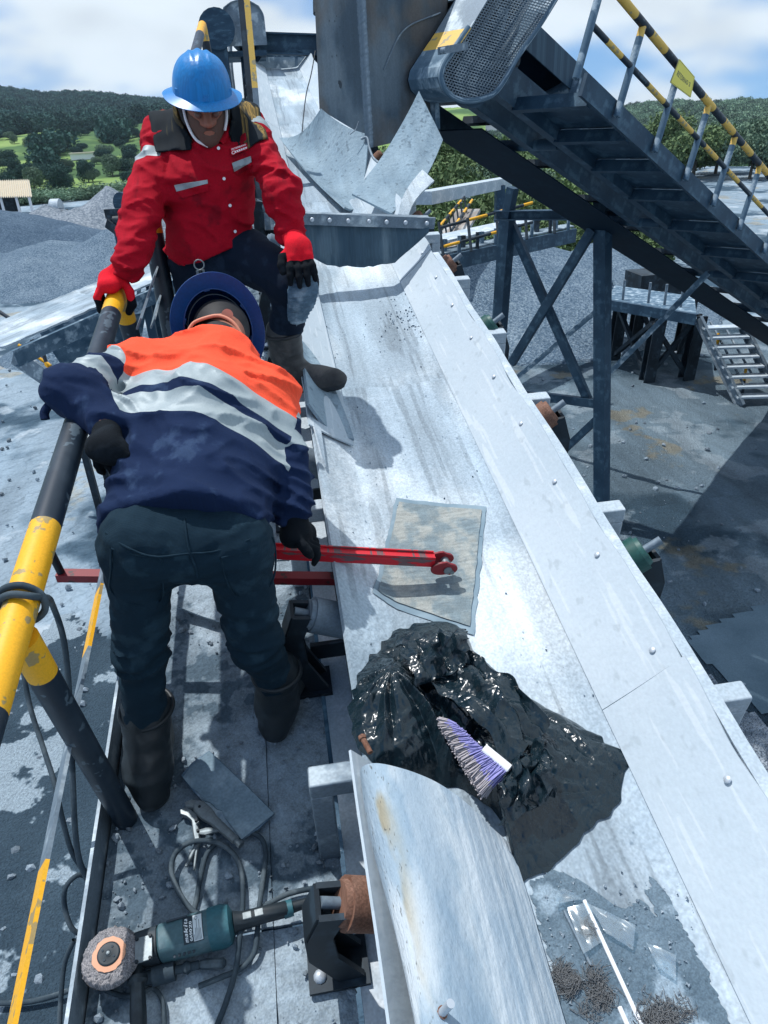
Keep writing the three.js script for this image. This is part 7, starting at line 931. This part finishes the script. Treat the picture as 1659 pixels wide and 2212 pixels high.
  const g = withUV(skin(shF, 0.0068), (p) => [p.x, p.y + p.z * 0.4]), cutL = slices(g, (p) => tor(p.x, p.y, p.z) - aL(p.x, p.y, p.z), [0.004]), cutR = slices(cutL[0], (p) => tor(p.x, p.y, p.z) - aR(p.x, p.y, p.z), [0.004]);
  const parts = { L: cutL[1], T: cutR[0], R: cutR[1] }, shirt = new THREE.Group(); shirt.name = 'shirt'; t.add(shirt); const add = (gg, m, name) => { if (gg) { gg.applyMatrix4(inv); mesh(name, gg, m, shirt); } };
  add(parts.T, M.red, 'shirt_body'); for (const [k, a, b] of [['L', shL, elL], ['R', shR, elR]]) { if (!parts[k]) continue; const d = b.clone().sub(a).normalize(), s = slices(parts[k], (p) => p.clone().sub(a).dot(d), k === 'L' ? [0.115, 0.162] : [0.045, 0.092]); add(s[0], M.red, 'sleeve'); add(s[1], M.reflect, 'reflective_band'); add(s[2], M.red, 'sleeve'); }
  const surf = (x, y, fn = shF, d0 = 1.9) => { let d = d0; for (let i = 0; i < 80; i++) { const p = J(x, y, d), v = fn(p.x, p.y, p.z); if (v < 0.001) return p; d += Math.max(v * 0.75, 0.001); if (d > 3.2) return null; } return J(x, y, d); };
  const ribbon = (name, q, m, lift = 0.003, nu = 10, nv = 5, uvf) => { const ok = q.every(([x, y]) => surf(x, y)); if (!ok) return; const g2 = shell(nu, nv, (u, v) => { const x = lerp(lerp(q[0][0], q[1][0], u), lerp(q[3][0], q[2][0], u), v), y = lerp(lerp(q[0][1], q[1][1], u), lerp(q[3][1], q[2][1], u), v), p = surf(x, y) ?? J(x, y, 2.4); return p.addScaledVector(camRay(x, y).normalize(), -lift); }, 0.002, uvf); g2.applyMatrix4(inv); return mesh(name, g2, m, shirt); };
  ribbon('pocket_strip', [[376, 400], [448, 388], [449, 396], [381, 414]], M.reflect, 0.006); ribbon('pocket_flap', [[378, 412], [450, 397], [450, 412], [395, 428]], M.red, 0.005); ribbon('pocket_strip', [[501, 352], [541, 337], [543, 350], [507, 371]], M.reflect, 0.006); ribbon('pocket_flap', [[507, 371], [543, 351], [543, 362], [515, 378]], M.red, 0.005);
  ribbon('placket', [[470, 300], [482, 300], [518, 545], [502, 548]], M.red, 0.006, 4, 40);
  for (const [x, y] of [[472, 320], [484, 386], [497, 444], [508, 500]]) { const p = surf(x, y); if (p) meshW('button', cyl(p.clone().addScaledVector(camRay(x, y).normalize(), -0.006), p.clone().addScaledVector(camRay(x, y).normalize(), -0.010), 0.0055, 0.005, 10), M.white, t); }
  // embroidered badge: small lettering over a chain bar
  { const cv = document.createElement('canvas'); cv.width = 256; cv.height = 128; const c = cv.getContext('2d'); c.fillStyle = '#b01428'; c.fillRect(0, 0, 256, 128); c.fillStyle = '#eef2f4'; c.strokeStyle = '#eef2f4'; c.font = 'bold 40px sans-serif'; c.fillText('INTERBAND', 14, 44); c.lineWidth = 9; c.beginPath(); c.arc(38, 90, 24, 0, 6.3); c.stroke(); c.fillRect(62, 74, 180, 34); c.fillStyle = '#b01428'; for (let i = 0; i < 5; i++) c.fillRect(74 + i * 33, 82, 15, 18); const ct = new THREE.CanvasTexture(cv); ct.colorSpace = THREE.SRGBColorSpace; ribbon('badge', [[497, 320], [533, 308], [536, 322], [500, 336]], mat({ map: ct, roughness: 0.8, side: THREE.DoubleSide }), 0.007, 10, 6, (u, v) => [u, 1 - v]); }
  // collar and open neck
  meshW('collar', [tube([J(398, 262, 2.52), J(412, 286, 2.48), J(436, 300, 2.46), J(466, 312, 2.455)], 0.012, 6, 30), tube([J(500, 258, 2.52), J(492, 286, 2.48), J(476, 312, 2.455)], 0.012, 6, 30)], M.red, t);
  // patterned neck cover hanging over both shoulders
  const nf0 = union([s0, cap(neck, H(0, -0.02, -0.06), 0.072, 0.084)], 0.03), fwd = face.clone().setY(0).normalize();
  const nf = (x, y, z) => { const q = V(x, y, z).sub(neck), a = q.dot(hx), d = nf0(x, y, z) - 0.006 * PN.noise(x * 16, y * 16, z * 16); const side = Math.abs(a - 0.005), lim = 0.19; const low = -(q.y + 0.075 + 0.03 * PN.noise(x * 10, 3, z * 10) + (a > 0 ? 0.035 : 0) * sst(0.16, 0.06, side)); const gap = q.dot(fwd) > -0.01 ? 0.050 + Math.max(0, -q.y) * 0.25 - side : -1; return Math.max(d - 0.015, -(d - 0.004), side - lim, low, gap, headF(x, y, z) < 0.012 ? 0.01 : -1); }; nf.lo = nf0.lo.clone(); nf.hi = nf0.hi.clone();
  meshW('neck_cover', withUV(skin(nf, 0.006), (p) => [p.x, p.y + p.z]), M.camo, t);
  // gloves: left hand round the rail, right hand on the knee
  const rS = INC(256, 645, 0.80).s, railP = CI(-0.523, 0.80, rS), AXr = DI, top = NI, sd = V(1, 0, 0), ring = (k, a, r) => railP.clone().addScaledVector(AXr, k).addScaledVector(sd, Math.cos(a) * r).addScaledVector(top, Math.sin(a) * r);
  const pc = railP.clone().addScaledVector(top, 0.055); const fing = [-0.034, -0.012, 0.010, 0.030].map((k, i) => { const f = [ring(k, 1.9, 0.062), ring(k - 0.004, 2.7, 0.056), ring(k - 0.006, 3.5, 0.052), ring(k - 0.006, 4.2, 0.049)]; f.r = 0.0115; return f; }); const th = [ring(0.02, 1.0, 0.062), ring(-0.012, 0.45, 0.056), ring(-0.026, -0.25, 0.053), ring(-0.030, -0.8, 0.051)]; th.r = 0.0145;
  glove(t, [[wrL, pc.clone().addScaledVector(AXr, 0.035), 0.036, 0.036], [pc.clone().addScaledVector(AXr, 0.036).addScaledVector(sd, 0.012), pc.clone().addScaledVector(AXr, -0.028).addScaledVector(sd, 0.004), 0.028, 0.024], [pc.clone().addScaledVector(AXr, 0.036).addScaledVector(sd, -0.022), pc.clone().addScaledVector(AXr, -0.024).addScaledVector(sd, -0.022), 0.025, 0.022]], [...fing, th], M.redGlove, M.gloveDark, (p) => p.clone().sub(railP).dot(top) - 0.012 + 0.01 * Math.sin(p.x * 90));
  const hp = J(648, 555, 2.38), fd = J(655, 610, 2.36).sub(J(648, 560, 2.38)).normalize(), fs = V(1, 0, 0).addScaledVector(fd, -fd.x).normalize(), fo = fs.clone().cross(fd).normalize(); const toward = fo.dot(face) > 0 ? fo : fo.clone().negate();
  const f2 = [-0.032, -0.010, 0.012, 0.032].map((k, i) => { const b = hp.clone().addScaledVector(fs, k).addScaledVector(fd, 0.012), l = [0.062, 0.074, 0.070, 0.055][i]; const f = [b, b.clone().addScaledVector(fd, l * 0.45).addScaledVector(toward, 0.004).addScaledVector(fs, k * 0.15), b.clone().addScaledVector(fd, l * 0.8).addScaledVector(toward, -0.006).addScaledVector(fs, k * 0.25), b.clone().addScaledVector(fd, l * 1.1).addScaledVector(toward, -0.024).addScaledVector(fs, k * 0.3)]; f.r = 0.0112; return f; }); const t2 = [hp.clone().addScaledVector(fs, -0.034).addScaledVector(fd, -0.03), hp.clone().addScaledVector(fs, -0.058).addScaledVector(fd, -0.004), hp.clone().addScaledVector(fs, -0.064).addScaledVector(fd, 0.024), hp.clone().addScaledVector(fs, -0.062).addScaledVector(fd, 0.046).addScaledVector(toward, -0.008)]; t2.r = 0.0135;
  glove(t, [[wrR, hp.clone().addScaledVector(fd, -0.035), 0.036, 0.036], [hp.clone().addScaledVector(fd, -0.038).addScaledVector(fs, -0.016), hp.clone().addScaledVector(fs, -0.022), 0.028, 0.023], [hp.clone().addScaledVector(fd, -0.038).addScaledVector(fs, 0.014), hp.clone().addScaledVector(fs, 0.022), 0.028, 0.023]], [...f2, t2], M.redGlove, M.gloveDark, (p) => { const q = p.clone().sub(hp); return 0.022 - q.dot(fd) - Math.abs(q.dot(fs)) * 0.1 + (q.dot(fs) < -0.045 ? -0.03 : 0); });
  // bunch of keys on the waistband
  const k = thing('key_ring', 'ring of keys hanging from the waist of the man in red', 'keys', J(430, 590, 2.36)); const kp = J(430, 572, 2.42).addScaledVector(camRay(430, 572).normalize(), -0.03); const ring2 = new THREE.TorusGeometry(0.016, 0.0022, 8, 24); ring2.translate(kp.x, kp.y, kp.z); meshW('ring', ring2.toNonIndexed(), M.chrome, k); for (const [dx, a] of [[-0.006, -0.1], [0.002, 0.02], [0.008, 0.12]]) meshW('key', [box(0.014, 0.016, 0.002, kp.x + dx, kp.y - 0.024, kp.z + 0.004, 0.0008), box(0.005, 0.036, 0.002, kp.x + dx + a * 0.03, kp.y - 0.048, kp.z + 0.004)], M.chrome, k);
}
renderer.render(scene, camera);
